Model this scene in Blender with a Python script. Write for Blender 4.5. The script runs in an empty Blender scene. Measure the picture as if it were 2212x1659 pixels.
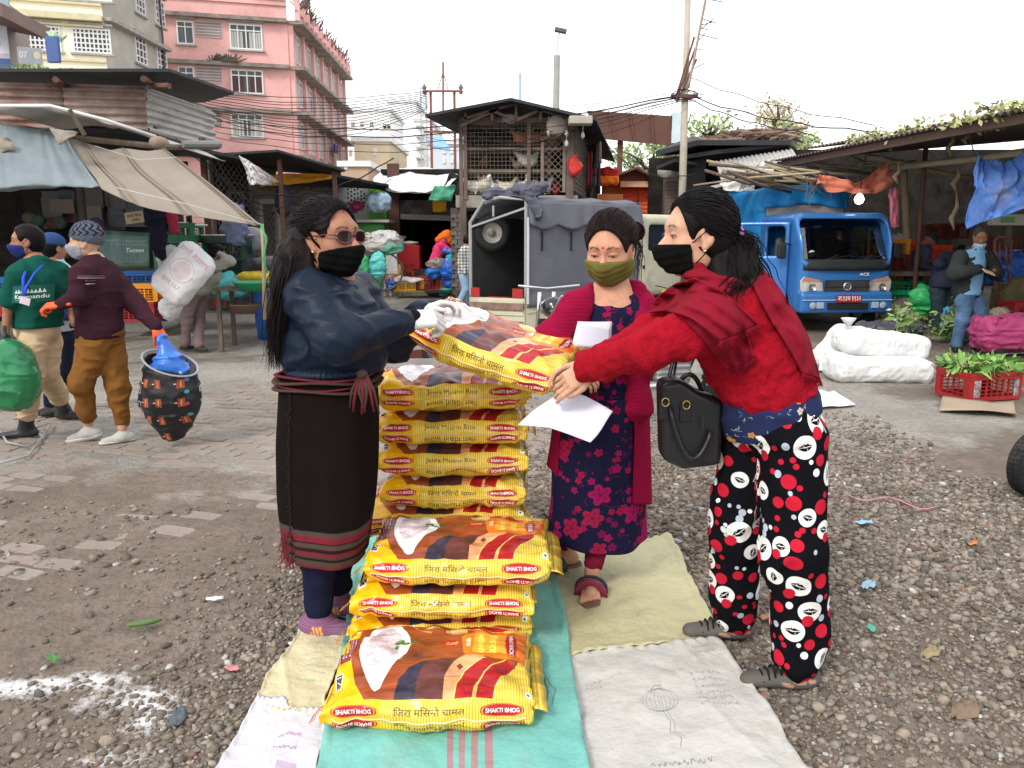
import bpy,math,random
import numpy as np
from mathutils import Vector,Matrix,Euler,noise as mnoise
random.seed(7);np.random.seed(7)
SC=bpy.context.scene;COL=SC.collection
D2R=math.radians
# camera
CAM_H,PITCH,FPX=1.5,D2R(10.57),780.0
cam=bpy.data.cameras.new('camera');co=bpy.data.objects.new('camera',cam);COL.objects.link(co)
co.location=(0,0,CAM_H);co.rotation_euler=(math.pi/2-PITCH,0,0)
cam.sensor_width=36;cam.lens=FPX/1024*36;cam.clip_start=.05;cam.clip_end=600
SC.camera=co
# light
SUN_EL,SUN_AZ=D2R(40),D2R(215)
w=bpy.data.worlds.new('World');SC.world=w;w.use_nodes=True
nt=w.node_tree;bg=nt.nodes['Background']
sky=nt.nodes.new('ShaderNodeTexSky');sky.sky_type='NISHITA';sky.sun_disc=False
sky.sun_elevation=SUN_EL;sky.sun_rotation=SUN_AZ;sky.dust_density=1;sky.air_density=1.0
hs=nt.nodes.new('ShaderNodeHueSaturation');hs.inputs['Saturation'].default_value=.22;hs.inputs['Value'].default_value=1.0
nt.links.new(sky.outputs[0],hs.inputs['Color']);mxs=nt.nodes.new('ShaderNodeMix');mxs.data_type='RGBA';mxs.inputs[0].default_value=.75;mxs.inputs[7].default_value=(8.2,8.3,8.6,1)
nt.links.new(hs.outputs[0],mxs.inputs[6]);nt.links.new(mxs.outputs[2],bg.inputs['Color'])
bg.inputs['Strength'].default_value=.15
sl=bpy.data.lights.new('sun','SUN');so=bpy.data.objects.new('sun',sl);COL.objects.link(so)
sl.energy=1.5;sl.angle=D2R(14);sl.color=(1,.95,.88)
sd=Vector((math.sin(SUN_AZ)*math.cos(SUN_EL),math.cos(SUN_AZ)*math.cos(SUN_EL),math.sin(SUN_EL)))
so.rotation_euler=sd.to_track_quat('Z','Y').to_euler();so.location=sd*30
SC.view_settings.view_transform='Standard';SC.view_settings.look='None'
SC.view_settings.gamma=1;SC.view_settings.exposure=0.55;SC.view_settings.use_curve_mapping=False
try:
 SC.cycles.max_bounces=6;SC.cycles.transparent_max_bounces=8;SC.cycles.use_denoising=True
except Exception:pass
# measuring helpers (plan units: a 2212 x 1659 survey sheet)
SP,CP=math.sin(PITCH),math.cos(PITCH)
def ray(X,Y):
 u=(X-1106)/2.16;v=(Y-829.5)/2.16
 return(u,FPX*CP-v*SP,-FPX*SP-v*CP)
def at(X,Y,d):
 r=ray(X,Y);k=d/r[1]
 return Vector((r[0]*k,d,CAM_H+r[2]*k))
def gd(X,Y,z=0.0):
 r=ray(X,Y);k=(z-CAM_H)/r[2]
 return Vector((r[0]*k,r[1]*k,z))
V=Vector
# objects
OFF={}
def tag(o,label=None,cat=None,group=None,kind=None):
 if label:o['label']=label
 if cat:o['category']=cat
 if group:o['group']=group
 if kind:o['kind']=kind
 return o
def thing(name,label,cat,loc=(0,0,0),rz=0,group=None,world=False,kind=None):
 o=bpy.data.objects.new(name,None);COL.objects.link(o);o.empty_display_size=.1
 o.location=loc;o.rotation_euler=(0,0,rz)
 if world:OFF[o.name]=V(loc)
 return tag(o,label,cat,group,kind)
def link(name,me,mat=None,parent=None):
 o=bpy.data.objects.new(name,me);COL.objects.link(o)
 if mat is not None and len(me.materials)==0:
  for m in(mat if isinstance(mat,(list,tuple))else[mat]):me.materials.append(m)
 if parent is not None:
  o.parent=parent
  if parent.name in OFF:OFF[o.name]=OFF[parent.name]
 return o
def dup(o,loc=None,rz=None,label=None,group=None,scale=None):
 def rec(a,par):
  c=a.copy();COL.objects.link(c);c.parent=par
  for ch in a.children:rec(ch,c)
  return c
 c=rec(o,None)
 if loc is not None:c.location=loc
 if rz is not None:c.rotation_euler=(0,0,rz)
 if scale is not None:c.scale=(scale,)*3
 if label:c['label']=label
 if group:c['group']=group
 return c
def npmesh(name,v,f,uv=None,smooth=1,col=None,mi=None):
 """v (n,3); f list of tuples or (m,k) array; uv per-vertex (n,2); col per-vertex (n,3)"""
 me=bpy.data.meshes.new(name)
 v=np.asarray(v,dtype=np.float32)
 if isinstance(f,np.ndarray)and f.ndim==2:
  k=f.shape[1];m=len(f)
  me.vertices.add(len(v));me.vertices.foreach_set('co',v.ravel())
  me.loops.add(m*k);me.loops.foreach_set('vertex_index',f.astype(np.int32).ravel())
  me.polygons.add(m)
  me.polygons.foreach_set('loop_start',np.arange(0,m*k,k,dtype=np.int32))
  try:me.polygons.foreach_set('loop_total',np.full(m,k,dtype=np.int32))
  except Exception:pass
  me.update(calc_edges=True)
 else:
  me.from_pydata([tuple(map(float,p))for p in v],[],[tuple(map(int,q))for q in f])
  me.update()
 if smooth:me.polygons.foreach_set('use_smooth',np.ones(len(me.polygons),dtype=bool))
 li=None
 if uv is not None:
  li=np.zeros(len(me.loops),dtype=np.int32);me.loops.foreach_get('vertex_index',li)
  ul=me.uv_layers.new(name='UVMap')
  ul.data.foreach_set('uv',np.asarray(uv,dtype=np.float32)[li].ravel())
 if col is not None:
  a=me.color_attributes.new('Col','FLOAT_COLOR','POINT')
  c4=np.ones((len(v),4),dtype=np.float32);c4[:,:3]=col
  a.data.foreach_set('color',c4.ravel())
 if mi is not None:me.polygons.foreach_set('material_index',np.asarray(mi,dtype=np.int32))
 me.validate()
 return me
class MB:
 """collects shapes, builds ONE mesh object"""
 def __init__(s):s.v=[];s.f=[];s.uv=[];s.n=0;s.mi=[]
 def add(s,v,f,uv=None,mi=0):
  v=[tuple(p)for p in v]
  s.v+=v;s.f+=[tuple(i+s.n for i in q)for q in f];s.n+=len(v);s.mi+=[mi]*len(f)
  s.uv+=[tuple(q)for q in uv]if uv is not None else[(p[0],p[2])for p in v]
  return s
 def box(s,c,size,rot=None,mi=0,taper=None):
  hx,hy,hz=size[0]/2,size[1]/2,size[2]/2
  R=rot if isinstance(rot,Matrix)else(Euler(rot).to_matrix()if rot is not None else Matrix.Identity(3))
  vs=[]
  for z in(-1,1):
   for x,y in((-1,-1),(1,-1),(1,1),(-1,1)):
    t=taper if(taper and z>0)else 1
    vs.append(V(c)+R@V((x*hx*t,y*hy*t,z*hz)))
  return s.add(vs,[(3,2,1,0),(4,5,6,7),(0,1,5,4),(1,2,6,5),(2,3,7,6),(3,0,4,7)],mi=mi)
 def beam(s,a,b,wd,ht,mi=0,up=(0,0,1)):
  a,b=V(a),V(b);z=b-a;L=z.length
  if L<1e-6:return s
  z.normalize();u=V(up)
  if abs(z.dot(u))>.98:u=V((0,1,0))
  x=u.cross(z).normalized();y=z.cross(x)
  vs=[p+x*(i*wd/2)+y*(j*ht/2)for p in(a,b)for i,j in((-1,-1),(1,-1),(1,1),(-1,1))]
  return s.add(vs,[(3,2,1,0),(4,5,6,7),(0,1,5,4),(1,2,6,5),(2,3,7,6),(3,0,4,7)],mi=mi)
 def tube(s,pts,r,n=8,cap=True,mi=0,flat=1.0):
  pts=[V(p)for p in pts];m=len(pts)
  rs=r if isinstance(r,(list,tuple))else[r]*m
  t0=(pts[1]-pts[0]).normalized()
  u=V((0,0,1))if abs(t0.z)<.9 else V((0,1,0))
  x=u.cross(t0).normalized();vs=[];uv=[];L=0
  for i,p in enumerate(pts):
   t=(pts[min(i+1,m-1)]-pts[max(i-1,0)])
   if t.length>1e-9:t.normalize()
   x=(x-t*x.dot(t))
   x=x.normalized()if x.length>1e-9 else V((1,0,0))
   y=t.cross(x)
   if i:L+=(p-pts[i-1]).length
   for k in range(n):
    a=2*math.pi*k/n
    vs.append(p+x*math.cos(a)*rs[i]+y*math.sin(a)*rs[i]*flat);uv.append((k/n,L))
  fs=[(i*n+k,i*n+(k+1)%n,(i+1)*n+(k+1)%n,(i+1)*n+k)for i in range(m-1)for k in range(n)]
  if cap:fs+=[tuple(range(n-1,-1,-1)),tuple((m-1)*n+k for k in range(n))]
  return s.add(vs,fs,uv,mi=mi)
 def cyl(s,a,b,r,r2=None,n=16,mi=0):return s.tube([a,b],[r,r if r2 is None else r2],n,mi=mi)
 def grid(s,fn,nu,nv,mi=0,closed=False):
  vs=[];uv=[]
  for j in range(nv+1):
   for i in range(nu if closed else nu+1):
    u,v=i/nu,j/nv;vs.append(fn(u,v));uv.append((u,v))
  W=nu if closed else nu+1
  fs=[(j*W+i,j*W+(i+1)%W,(j+1)*W+(i+1)%W,(j+1)*W+i)for j in range(nv)for i in range(nu)]
  return s.add(vs,fs,uv,mi=mi)
 def lathe(s,prof,c,axis='z',n=24,mi=0,R=None):
  """prof: (r, h) pairs"""
  Rm=R or{'z':Matrix.Identity(3),'y':Euler((-math.pi/2,0,0)).to_matrix(),'x':Euler((0,math.pi/2,0)).to_matrix()}[axis]
  vs=[V(c)+Rm@V((r*math.cos(2*math.pi*k/n),r*math.sin(2*math.pi*k/n),h))for r,h in prof for k in range(n)]
  fs=[(i*n+k,i*n+(k+1)%n,(i+1)*n+(k+1)%n,(i+1)*n+k)for i in range(len(prof)-1)for k in range(n)]
  return s.add(vs,fs,mi=mi)
 def prism(s,poly,O,X,Y,t,mi=0):
  """polygon in plane O + x*X + y*Y, extruded by t along X x Y"""
  O,X,Y=V(O),V(X),V(Y);N=X.cross(Y).normalized();n=len(poly)
  vs=[O+X*p[0]+Y*p[1]for p in poly]+[O+X*p[0]+Y*p[1]+N*t for p in poly]
  fs=[tuple(range(n-1,-1,-1)),tuple(range(n,2*n))]+[(i,(i+1)%n,n+(i+1)%n,n+i)for i in range(n)]
  return s.add(vs,fs,[p for p in poly]*2,mi=mi)
 def build(s,name,mat,parent=None,smooth=False,bevel=0,solid=0,uvmap=True,sub=0):
  v=np.array(s.v,dtype=np.float64).reshape(-1,3)
  if parent is not None and parent.name in OFF:v=v-np.array(OFF[parent.name])
  me=npmesh(name,v,s.f,uv=s.uv if uvmap else None,smooth=smooth,mi=s.mi if any(s.mi)else None)
  o=link(name,me,mat,parent)
  if solid:
   m=o.modifiers.new('solid','SOLIDIFY');m.thickness=solid;m.offset=0
  if bevel:
   m=o.modifiers.new('bevel','BEVEL');m.width=bevel;m.segments=2;m.limit_method='ANGLE';m.angle_limit=D2R(40)
   if smooth is False:
    me.polygons.foreach_set('use_smooth',np.ones(len(me.polygons),dtype=bool))
    m2=o.modifiers.new('wn','WEIGHTED_NORMAL')
  if sub:
   m=o.modifiers.new('sub','SUBSURF');m.levels=sub;m.render_levels=sub
  return o
# value noise in numpy
_rs=np.random.RandomState(3);_T=_rs.rand(32,32,32)
def vnoise(P,sc=1.0,seed=0):
 Q=np.asarray(P,dtype=np.float64)*sc+seed*7.31
 i=np.floor(Q).astype(int);f=Q-i;f=f*f*(3-2*f);i&=31;j=(i+1)&31
 x0,y0,z0=i[...,0],i[...,1],i[...,2];x1,y1,z1=j[...,0],j[...,1],j[...,2]
 fx,fy,fz=f[...,0],f[...,1],f[...,2]
 a=_T[x0,y0,z0]*(1-fx)+_T[x1,y0,z0]*fx;b=_T[x0,y1,z0]*(1-fx)+_T[x1,y1,z0]*fx
 c=_T[x0,y0,z1]*(1-fx)+_T[x1,y0,z1]*fx;d=_T[x0,y1,z1]*(1-fx)+_T[x1,y1,z1]*fx
 return((a*(1-fy)+b*fy)*(1-fz)+(c*(1-fy)+d*fy)*fz)*2-1
def fbm(P,sc=1.0,o=3,seed=0):
 return sum(vnoise(P,sc*2**k,seed+k)*.5**k for k in range(o))
def lerp(a,b,t):return a+(b-a)*t
def nz(x,y=0,z=0,sc=1.0,seed=0):return float(vnoise(np.array([x,y,z]),sc,seed))
# solid modelling: smooth distance fields -> surface nets
class SDF:
 def __init__(s):s.p=[]
 def cap(s,a,b,ra,rb=None,k=.02,sq=None,op=1):
  s.p.append(('c',np.array(a,float),np.array(b,float),ra,ra if rb is None else rb,k,sq,op));return s
 def chain(s,pts,rs,k=.02,sq=None,op=1):
  for i in range(len(pts)-1):s.cap(pts[i],pts[i+1],rs[i],rs[i+1],k,sq,op)
  return s
 def ell(s,c,r,k=.02,R=None,op=1):
  s.p.append(('e',np.array(c,float),np.array(r,float)*np.ones(3),None if R is None else np.array(R),0,k,None,op));return s
 def box(s,c,h,rad=.01,k=.02,R=None,op=1):
  s.p.append(('b',np.array(c,float),np.array(h,float),None if R is None else np.array(R),rad,k,None,op));return s
 def _d(s,q,P):
  t=q[0]
  if t=='c':
   a,b,ra,rb,sq=q[1],q[2],q[3],q[4],q[6]
   if sq is not None:
    ax=np.array(sq[0],float);ax/=np.linalg.norm(ax);f=1/sq[1]-1
    P=P+((P-a)@ax)[:,None]*ax*f;b=b+((b-a)@ax)*ax*f
   ab=b-a;L=ab@ab
   h=np.clip(((P-a)@ab)/max(L,1e-12),0,1)
   d=np.linalg.norm(P-a-h[:,None]*ab,axis=1)-(ra+(rb-ra)*h)
   return d*(min(1,sq[1])if sq is not None else 1)
  if t=='e':
   X=P-q[1]
   if q[3]is not None:X=X@q[3]
   k0=np.linalg.norm(X/q[2],axis=1);k1=np.linalg.norm(X/q[2]**2,axis=1)
   return k0*(k0-1)/np.maximum(k1,1e-9)
  X=P-q[1]
  if q[3]is not None:X=X@q[3]
  e=np.abs(X)-(q[2]-q[4])
  return np.linalg.norm(np.maximum(e,0),axis=1)+np.minimum(e.max(1),0)-q[4]
 def _bb(s,q):
  if q[0]=='c':
   f=max(1,q[6][1])if q[6]is not None else 1
   r=max(q[3],q[4])*f;return np.minimum(q[1],q[2])-r,np.maximum(q[1],q[2])+r
  r=np.linalg.norm(q[2])if q[3]is not None else q[2]
  return q[1]-r,q[1]+r
 def mesh(s,h,disp=None,cut=None):
  """returns verts, quads. disp(P)->added distance; cut: list of (point, normal) keeps side where (p-pt).n<0"""
  lo=np.min([s._bb(q)[0]for q in s.p if q[7]>0],0)-3*h;hi=np.max([s._bb(q)[1]for q in s.p if q[7]>0],0)+3*h
  n=np.ceil((hi-lo)/h).astype(int)+1
  D=np.full(n,.2);ax=[lo[i]+h*np.arange(n[i])for i in range(3)]
  for q in s.p:
   b0,b1=s._bb(q);m=q[5]+3*h
   i0=np.maximum(np.floor((b0-m-lo)/h).astype(int),0);i1=np.minimum(np.ceil((b1+m-lo)/h).astype(int)+1,n)
   if(i1<=i0).any():continue
   sl_=tuple(slice(i0[i],i1[i])for i in range(3))
   G=np.stack(np.meshgrid(*[ax[i][sl_[i]]for i in range(3)],indexing='ij'),-1).reshape(-1,3)
   d=s._d(q,G).reshape(i1-i0);c=D[sl_];k=max(q[5],1e-6)
   if q[7]>0:
    hh=np.maximum(k-np.abs(c-d),0)/k;D[sl_]=np.minimum(c,d)-hh*hh*k*.25
   elif q[7]<0:
    hh=np.maximum(k-np.abs(c+d),0)/k;D[sl_]=np.maximum(c,-d)+hh*hh*k*.25
  if disp is not None or cut:
   near=np.abs(D)<.05 if disp is not None else None
   G=np.stack(np.meshgrid(*ax,indexing='ij'),-1)
   if disp is not None:D[near]+=disp(G[near])
   for pt,nn in(cut or[]):
    nn=np.array(nn,float);nn/=np.linalg.norm(nn)
    D=np.maximum(D,(G-np.array(pt,float))@nn)
  ins=D<0
  c=[ins[i:n[0]-1+i,j:n[1]-1+j,k:n[2]-1+k]for i in(0,1)for j in(0,1)for k in(0,1)]
  cnt=sum(x.astype(np.int8)for x in c);act=(cnt>0)&(cnt<8)
  I=np.argwhere(act);idx=np.full(act.shape,-1,dtype=np.int64);idx[act]=np.arange(len(I))
  pos=np.zeros((len(I),3));num=np.zeros(len(I))
  offs=[(i,j,k)for i in(0,1)for j in(0,1)for k in(0,1)]
  vals=[D[I[:,0]+o[0],I[:,1]+o[1],I[:,2]+o[2]]for o in offs]
  for a in range(8):
   for b in range(a+1,8):
    if sum(abs(offs[a][t]-offs[b][t])for t in range(3))!=1:continue
    va,vb=vals[a],vals[b];m=(va<0)!=(vb<0)
    t=np.where(m,va/np.where(m,va-vb,1),0)
    A=np.array(offs[a],float);B=np.array(offs[b],float)
    pos[m]+=A+t[m,None]*(B-A);num[m]+=1
  pos=(pos/num[:,None]+I)*h+lo
  Q=[]
  for axn in range(3):
   o1,o2=[t for t in range(3)if t!=axn]
   sa=[slice(None)]*3;sb=[slice(None)]*3
   sa[axn]=slice(0,n[axn]-1);sb[axn]=slice(1,n[axn])
   for t in(o1,o2):sa[t]=slice(1,n[t]-1);sb[t]=slice(1,n[t]-1)
   A=ins[tuple(sa)];B=ins[tuple(sb)]
   for flip in(0,1):
    E=np.argwhere(A&~B)if not flip else np.argwhere(~A&B)
    if not len(E):continue
    E=E.copy();E[:,o1]+=1;E[:,o2]+=1
    def g(d1,d2):
     T=E.copy();T[:,o1]-=d1;T[:,o2]-=d2
     return idx[T[:,0],T[:,1],T[:,2]]
    q=np.stack([g(1,1),g(0,1),g(0,0),g(1,0)],1)
    if(flip==1)!=(axn==1):q=q[:,::-1]
    Q.append(q)
  return pos,np.concatenate(Q)
def smooth_mesh(v,q,it=2):
 """light Laplacian smoothing"""
 e=np.concatenate([q[:,[0,1]],q[:,[1,2]],q[:,[2,3]],q[:,[3,0]]])
 for _ in range(it):
  s=np.zeros_like(v);c=np.zeros(len(v))
  for a,b in((0,1),(1,0)):
   for t in range(3):s[:,t]+=np.bincount(e[:,a],v[e[:,b],t],len(v))
   c+=np.bincount(e[:,a],minlength=len(v))
  v=v*.5+s/np.maximum(c,1)[:,None]*.5
 return v
def solid(name,sdf,h,mat,parent=None,disp=None,cut=None,uvf=None,colf=None,it=1,extra=None):
 v,q=sdf.mesh(h,disp,cut)
 if it:v=smooth_mesh(v,q,it)
 if extra is not None:
  for(v2,q2)in extra:q=np.concatenate([q,q2+len(v)]);v=np.concatenate([v,v2])
 uv=uvf(v)if uvf else None;col=colf(v)if colf else None
 if parent is not None and parent.name in OFF:v=v-np.array(OFF[parent.name])
 return link(name,npmesh(name,v,q,uv=uv,col=col),mat,parent)
# painting prints (flat lettering and pattern) into generated pictures
class Canvas:
 def __init__(s,w,h,bgc):s.w,s.h=w,h;s.a=np.ones((h,w,4),dtype=np.float32);s.a[...,:3]=bgc
 def _blend(s,x0,y0,m,c,al=1.0):
  h,w_=m.shape;X0,Y0=max(x0,0),max(y0,0);X1,Y1=min(x0+w_,s.w),min(y0+h,s.h)
  if X1<=X0 or Y1<=Y0:return
  mm=m[Y0-y0:Y1-y0,X0-x0:X1-x0,None]*al
  s.a[Y0:Y1,X0:X1,:3]=s.a[Y0:Y1,X0:X1,:3]*(1-mm)+np.array(c,dtype=np.float32)*mm
 def poly(s,pts,c,al=1.0,holes=None):
  P=np.array(pts,float);x0,y0=np.floor(P.min(0)).astype(int)-1;x1,y1=np.ceil(P.max(0)).astype(int)+2
  x0,y0,x1,y1=max(x0,-2),max(y0,-2),min(x1,s.w+2),min(y1,s.h+2)
  if x1<=x0 or y1<=y0:return s
  acc=0
  for sx,sy in((.25,.25),(.75,.75),(.25,.75),(.75,.25)):
   X,Y=np.meshgrid(np.arange(x0,x1)+sx,np.arange(y0,y1)+sy);m=np.zeros(X.shape,bool)
   for a,b in zip(P,np.roll(P,-1,0)):
    if a[1]==b[1]:continue
    t=(Y-a[1])/(b[1]-a[1]);m^=((a[1]>Y)!=(b[1]>Y))&(X<a[0]+t*(b[0]-a[0]))
   acc=acc+m
  s._blend(x0,y0,acc/4.0,c,al);return s
 def ell(s,cx,cy,rx,ry,c,rot=0,al=1.0,n=32,wob=0):
  t=np.linspace(0,2*math.pi,n,endpoint=False);r=1+wob*np.sin(5*t+cx)
  x=rx*r*np.cos(t);y=ry*r*np.sin(t);cr,sr=math.cos(rot),math.sin(rot)
  return s.poly(np.stack([cx+x*cr-y*sr,cy+x*sr+y*cr],1),c,al)
 def rect(s,x0,y0,x1,y1,c,al=1.0):return s.poly([(x0,y0),(x1,y0),(x1,y1),(x0,y1)],c,al)
 def line(s,pts,wd,c,al=1.0):
  for a,b in zip(pts[:-1],pts[1:]):
   a,b=np.array(a,float),np.array(b,float);d=b-a;L=np.linalg.norm(d)
   if L<1e-6:continue
   n_=np.array([-d[1],d[0]])/L*wd/2;e=d/L*wd*.3
   s.poly([a-n_-e,b-n_+e,b+n_+e,a+n_-e],c,al)
  return s
 def text(s,txt,cx,cy,wd,ht,c,rot=0,bold=0.0,al=1.0,shear=0):
  """text centred on cx,cy stretched to wd x ht"""
  cu=bpy.data.curves.new('t','FONT');cu.body=txt;cu.resolution_u=3;cu.offset=bold;cu.shear=shear
  o=bpy.data.objects.new('t',cu);COL.objects.link(o);bpy.context.view_layer.update()
  dg=bpy.context.evaluated_depsgraph_get();me=o.evaluated_get(dg).to_mesh();me.calc_loop_triangles()
  P=np.array([v.co[:2]for v in me.vertices]);T=[tuple(t.vertices)for t in me.loop_triangles]
  o.evaluated_get(dg).to_mesh_clear();bpy.data.objects.remove(o);bpy.data.curves.remove(cu)
  if not len(P):return s
  mn,mx=P.min(0),P.max(0);P=(P-(mn+mx)/2)/(mx-mn+1e-9)*np.array([wd,ht])
  cr,sr=math.cos(rot),math.sin(rot)
  P=np.stack([cx+P[:,0]*cr-P[:,1]*sr,cy+P[:,0]*sr+P[:,1]*cr],1)
  x0,y0=np.floor(P.min(0)).astype(int)-1;x1,y1=np.ceil(P.max(0)).astype(int)+2
  acc=np.zeros((y1-y0,x1-x0,4),bool);sub=((.25,.25),(.75,.75),(.25,.75),(.75,.25))
  for t in T:
   q=P[list(t)];bx0,by0=np.floor(q.min(0)).astype(int);bx1,by1=np.ceil(q.max(0)).astype(int)+1
   for si,(sx,sy)in enumerate(sub):
    X,Y=np.meshgrid(np.arange(bx0,bx1)+sx,np.arange(by0,by1)+sy)
    def e(a,b):return(b[0]-a[0])*(Y-a[1])-(b[1]-a[1])*(X-a[0])
    e0,e1,e2=e(q[0],q[1]),e(q[1],q[2]),e(q[2],q[0])
    m=((e0>=0)&(e1>=0)&(e2>=0))|((e0<=0)&(e1<=0)&(e2<=0))
    acc[by0-y0:by1-y0,bx0-x0:bx1-x0,si]|=m
  s._blend(x0,y0,acc.mean(2),c,al);return s
 def image(s,name):
  im=bpy.data.images.new(name,s.w,s.h,alpha=False,float_buffer=False)
  a=np.clip(s.a,0,1);a[...,:3]=np.where(a[...,:3]<=.0031308,a[...,:3]*12.92,1.055*a[...,:3]**(1/2.4)-.055)
  im.pixels.foreach_set(np.ascontiguousarray(a).ravel());im.pack();im.update()
  return im
def srgb(r,g,b):
 return tuple((x/255/12.92 if x<=10 else((x/255+.055)/1.055)**2.4)for x in(r,g,b))
# materials
MATS={}
def M(name,col=(.5,.5,.5),rough=.75,var=.12,vs=3.0,bump=.15,bs=40.0,metal=0,coat=0,spec=.25,dirt=0,dcol=(.12,.09,.065),ds=2.0,img=None,imgmap='UV',attr=False,sheen=0,tr=0,emit=None,stretch=None,alpha=1.0,sss=0,bdist=.01,rep='REPEAT',wv=None):
 if name in MATS:return MATS[name]
 m=bpy.data.materials.new(name);m.use_nodes=True;MATS[name]=m
 t=m.node_tree;N=t.nodes;L=t.links;b=N['Principled BSDF']
 tc=N.new('ShaderNodeTexCoord');mp=N.new('ShaderNodeMapping');L.new(tc.outputs['Object'],mp.inputs[0])
 if stretch:mp.inputs['Scale'].default_value=stretch
 if img is not None:
  im=N.new('ShaderNodeTexImage');im.image=img;im.extension=rep;L.new(tc.outputs[imgmap],im.inputs[0]);base=im.outputs[0]
 elif attr:
  at_=N.new('ShaderNodeAttribute');at_.attribute_name='Col';base=at_.outputs['Color']
 else:
  rg=N.new('ShaderNodeRGB');rg.outputs[0].default_value=(*col,1);base=rg.outputs[0]
 n1=N.new('ShaderNodeTexNoise');n1.inputs['Scale'].default_value=vs;n1.inputs['Detail'].default_value=6;n1.inputs['Roughness'].default_value=.65
 L.new(mp.outputs[0],n1.inputs['Vector'])
 if var:
  mr=N.new('ShaderNodeMapRange');mr.inputs[1].default_value=.3;mr.inputs[2].default_value=.7
  mr.inputs[3].default_value=1-var;mr.inputs[4].default_value=1+var;L.new(n1.outputs['Fac'],mr.inputs[0])
  mx=N.new('ShaderNodeMix');mx.data_type='RGBA';mx.blend_type='MULTIPLY';mx.inputs[0].default_value=1
  L.new(base,mx.inputs[6]);L.new(mr.outputs[0],mx.inputs[7]);base=mx.outputs[2]
 if dirt:
  n2=N.new('ShaderNodeTexNoise');n2.inputs['Scale'].default_value=ds;n2.inputs['Detail'].default_value=8;n2.inputs['Roughness'].default_value=.7
  L.new(tc.outputs['Object'],n2.inputs['Vector'])
  cr=N.new('ShaderNodeMapRange');cr.inputs[1].default_value=.62-dirt*.25;cr.inputs[2].default_value=.78-dirt*.1;cr.inputs[4].default_value=min(1,.55+dirt*.4)
  L.new(n2.outputs['Fac'],cr.inputs[0])
  mx=N.new('ShaderNodeMix');mx.data_type='RGBA';L.new(cr.outputs[0],mx.inputs[0]);L.new(base,mx.inputs[6]);mx.inputs[7].default_value=(*dcol,1);base=mx.outputs[2]
 L.new(base,b.inputs['Base Color'])
 b.inputs['Roughness'].default_value=rough;b.inputs['Metallic'].default_value=metal
 b.inputs['Specular IOR Level'].default_value=spec;b.inputs['Coat Weight'].default_value=coat
 if sheen:b.inputs['Sheen Weight'].default_value=sheen
 if tr:b.inputs['Transmission Weight'].default_value=tr
 if sss:b.inputs['Subsurface Weight'].default_value=sss;b.inputs['Subsurface Radius'].default_value=(.012,.005,.003)
 if alpha<1:b.inputs['Alpha'].default_value=alpha
 if emit:b.inputs['Emission Color'].default_value=(*emit[0],1);b.inputs['Emission Strength'].default_value=emit[1]
 if bump:
  n3=N.new('ShaderNodeTexNoise');n3.inputs['Scale'].default_value=bs;n3.inputs['Detail'].default_value=4
  L.new(mp.outputs[0],n3.inputs['Vector']);hsrc=n3.outputs['Fac']
  if wv:
   wt=N.new('ShaderNodeTexWave');wt.bands_direction=wv[0];wt.inputs['Scale'].default_value=wv[1];wt.inputs['Distortion'].default_value=1
   L.new(mp.outputs[0],wt.inputs['Vector']);ad=N.new('ShaderNodeMath');ad.operation='ADD';L.new(hsrc,ad.inputs[0]);L.new(wt.outputs['Fac'],ad.inputs[1]);hsrc=ad.outputs[0]
  bp=N.new('ShaderNodeBump');bp.inputs['Strength'].default_value=bump;bp.inputs['Distance'].default_value=bdist
  L.new(hsrc,bp.inputs['Height']);L.new(bp.outputs[0],b.inputs['Normal'])
 return m
def glassmat(name,tint=(.6,.75,.8),clear=.7,rough=.03):
 if name in MATS:return MATS[name]
 m=bpy.data.materials.new(name);m.use_nodes=True;MATS[name]=m
 N=m.node_tree.nodes;L=m.node_tree.links;N.remove(N['Principled BSDF'])
 tr=N.new('ShaderNodeBsdfTransparent');tr.inputs[0].default_value=(*[x*clear+.0 for x in tint],1)
 gl=N.new('ShaderNodeBsdfGlossy');gl.inputs['Roughness'].default_value=rough
 fr=N.new('ShaderNodeFresnel');fr.inputs[0].default_value=2.3
 mx=N.new('ShaderNodeMixShader');L.new(fr.outputs[0],mx.inputs[0]);L.new(tr.outputs[0],mx.inputs[1]);L.new(gl.outputs[0],mx.inputs[2])
 L.new(mx.outputs[0],N['Material Output'].inputs[0]);return m
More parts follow.
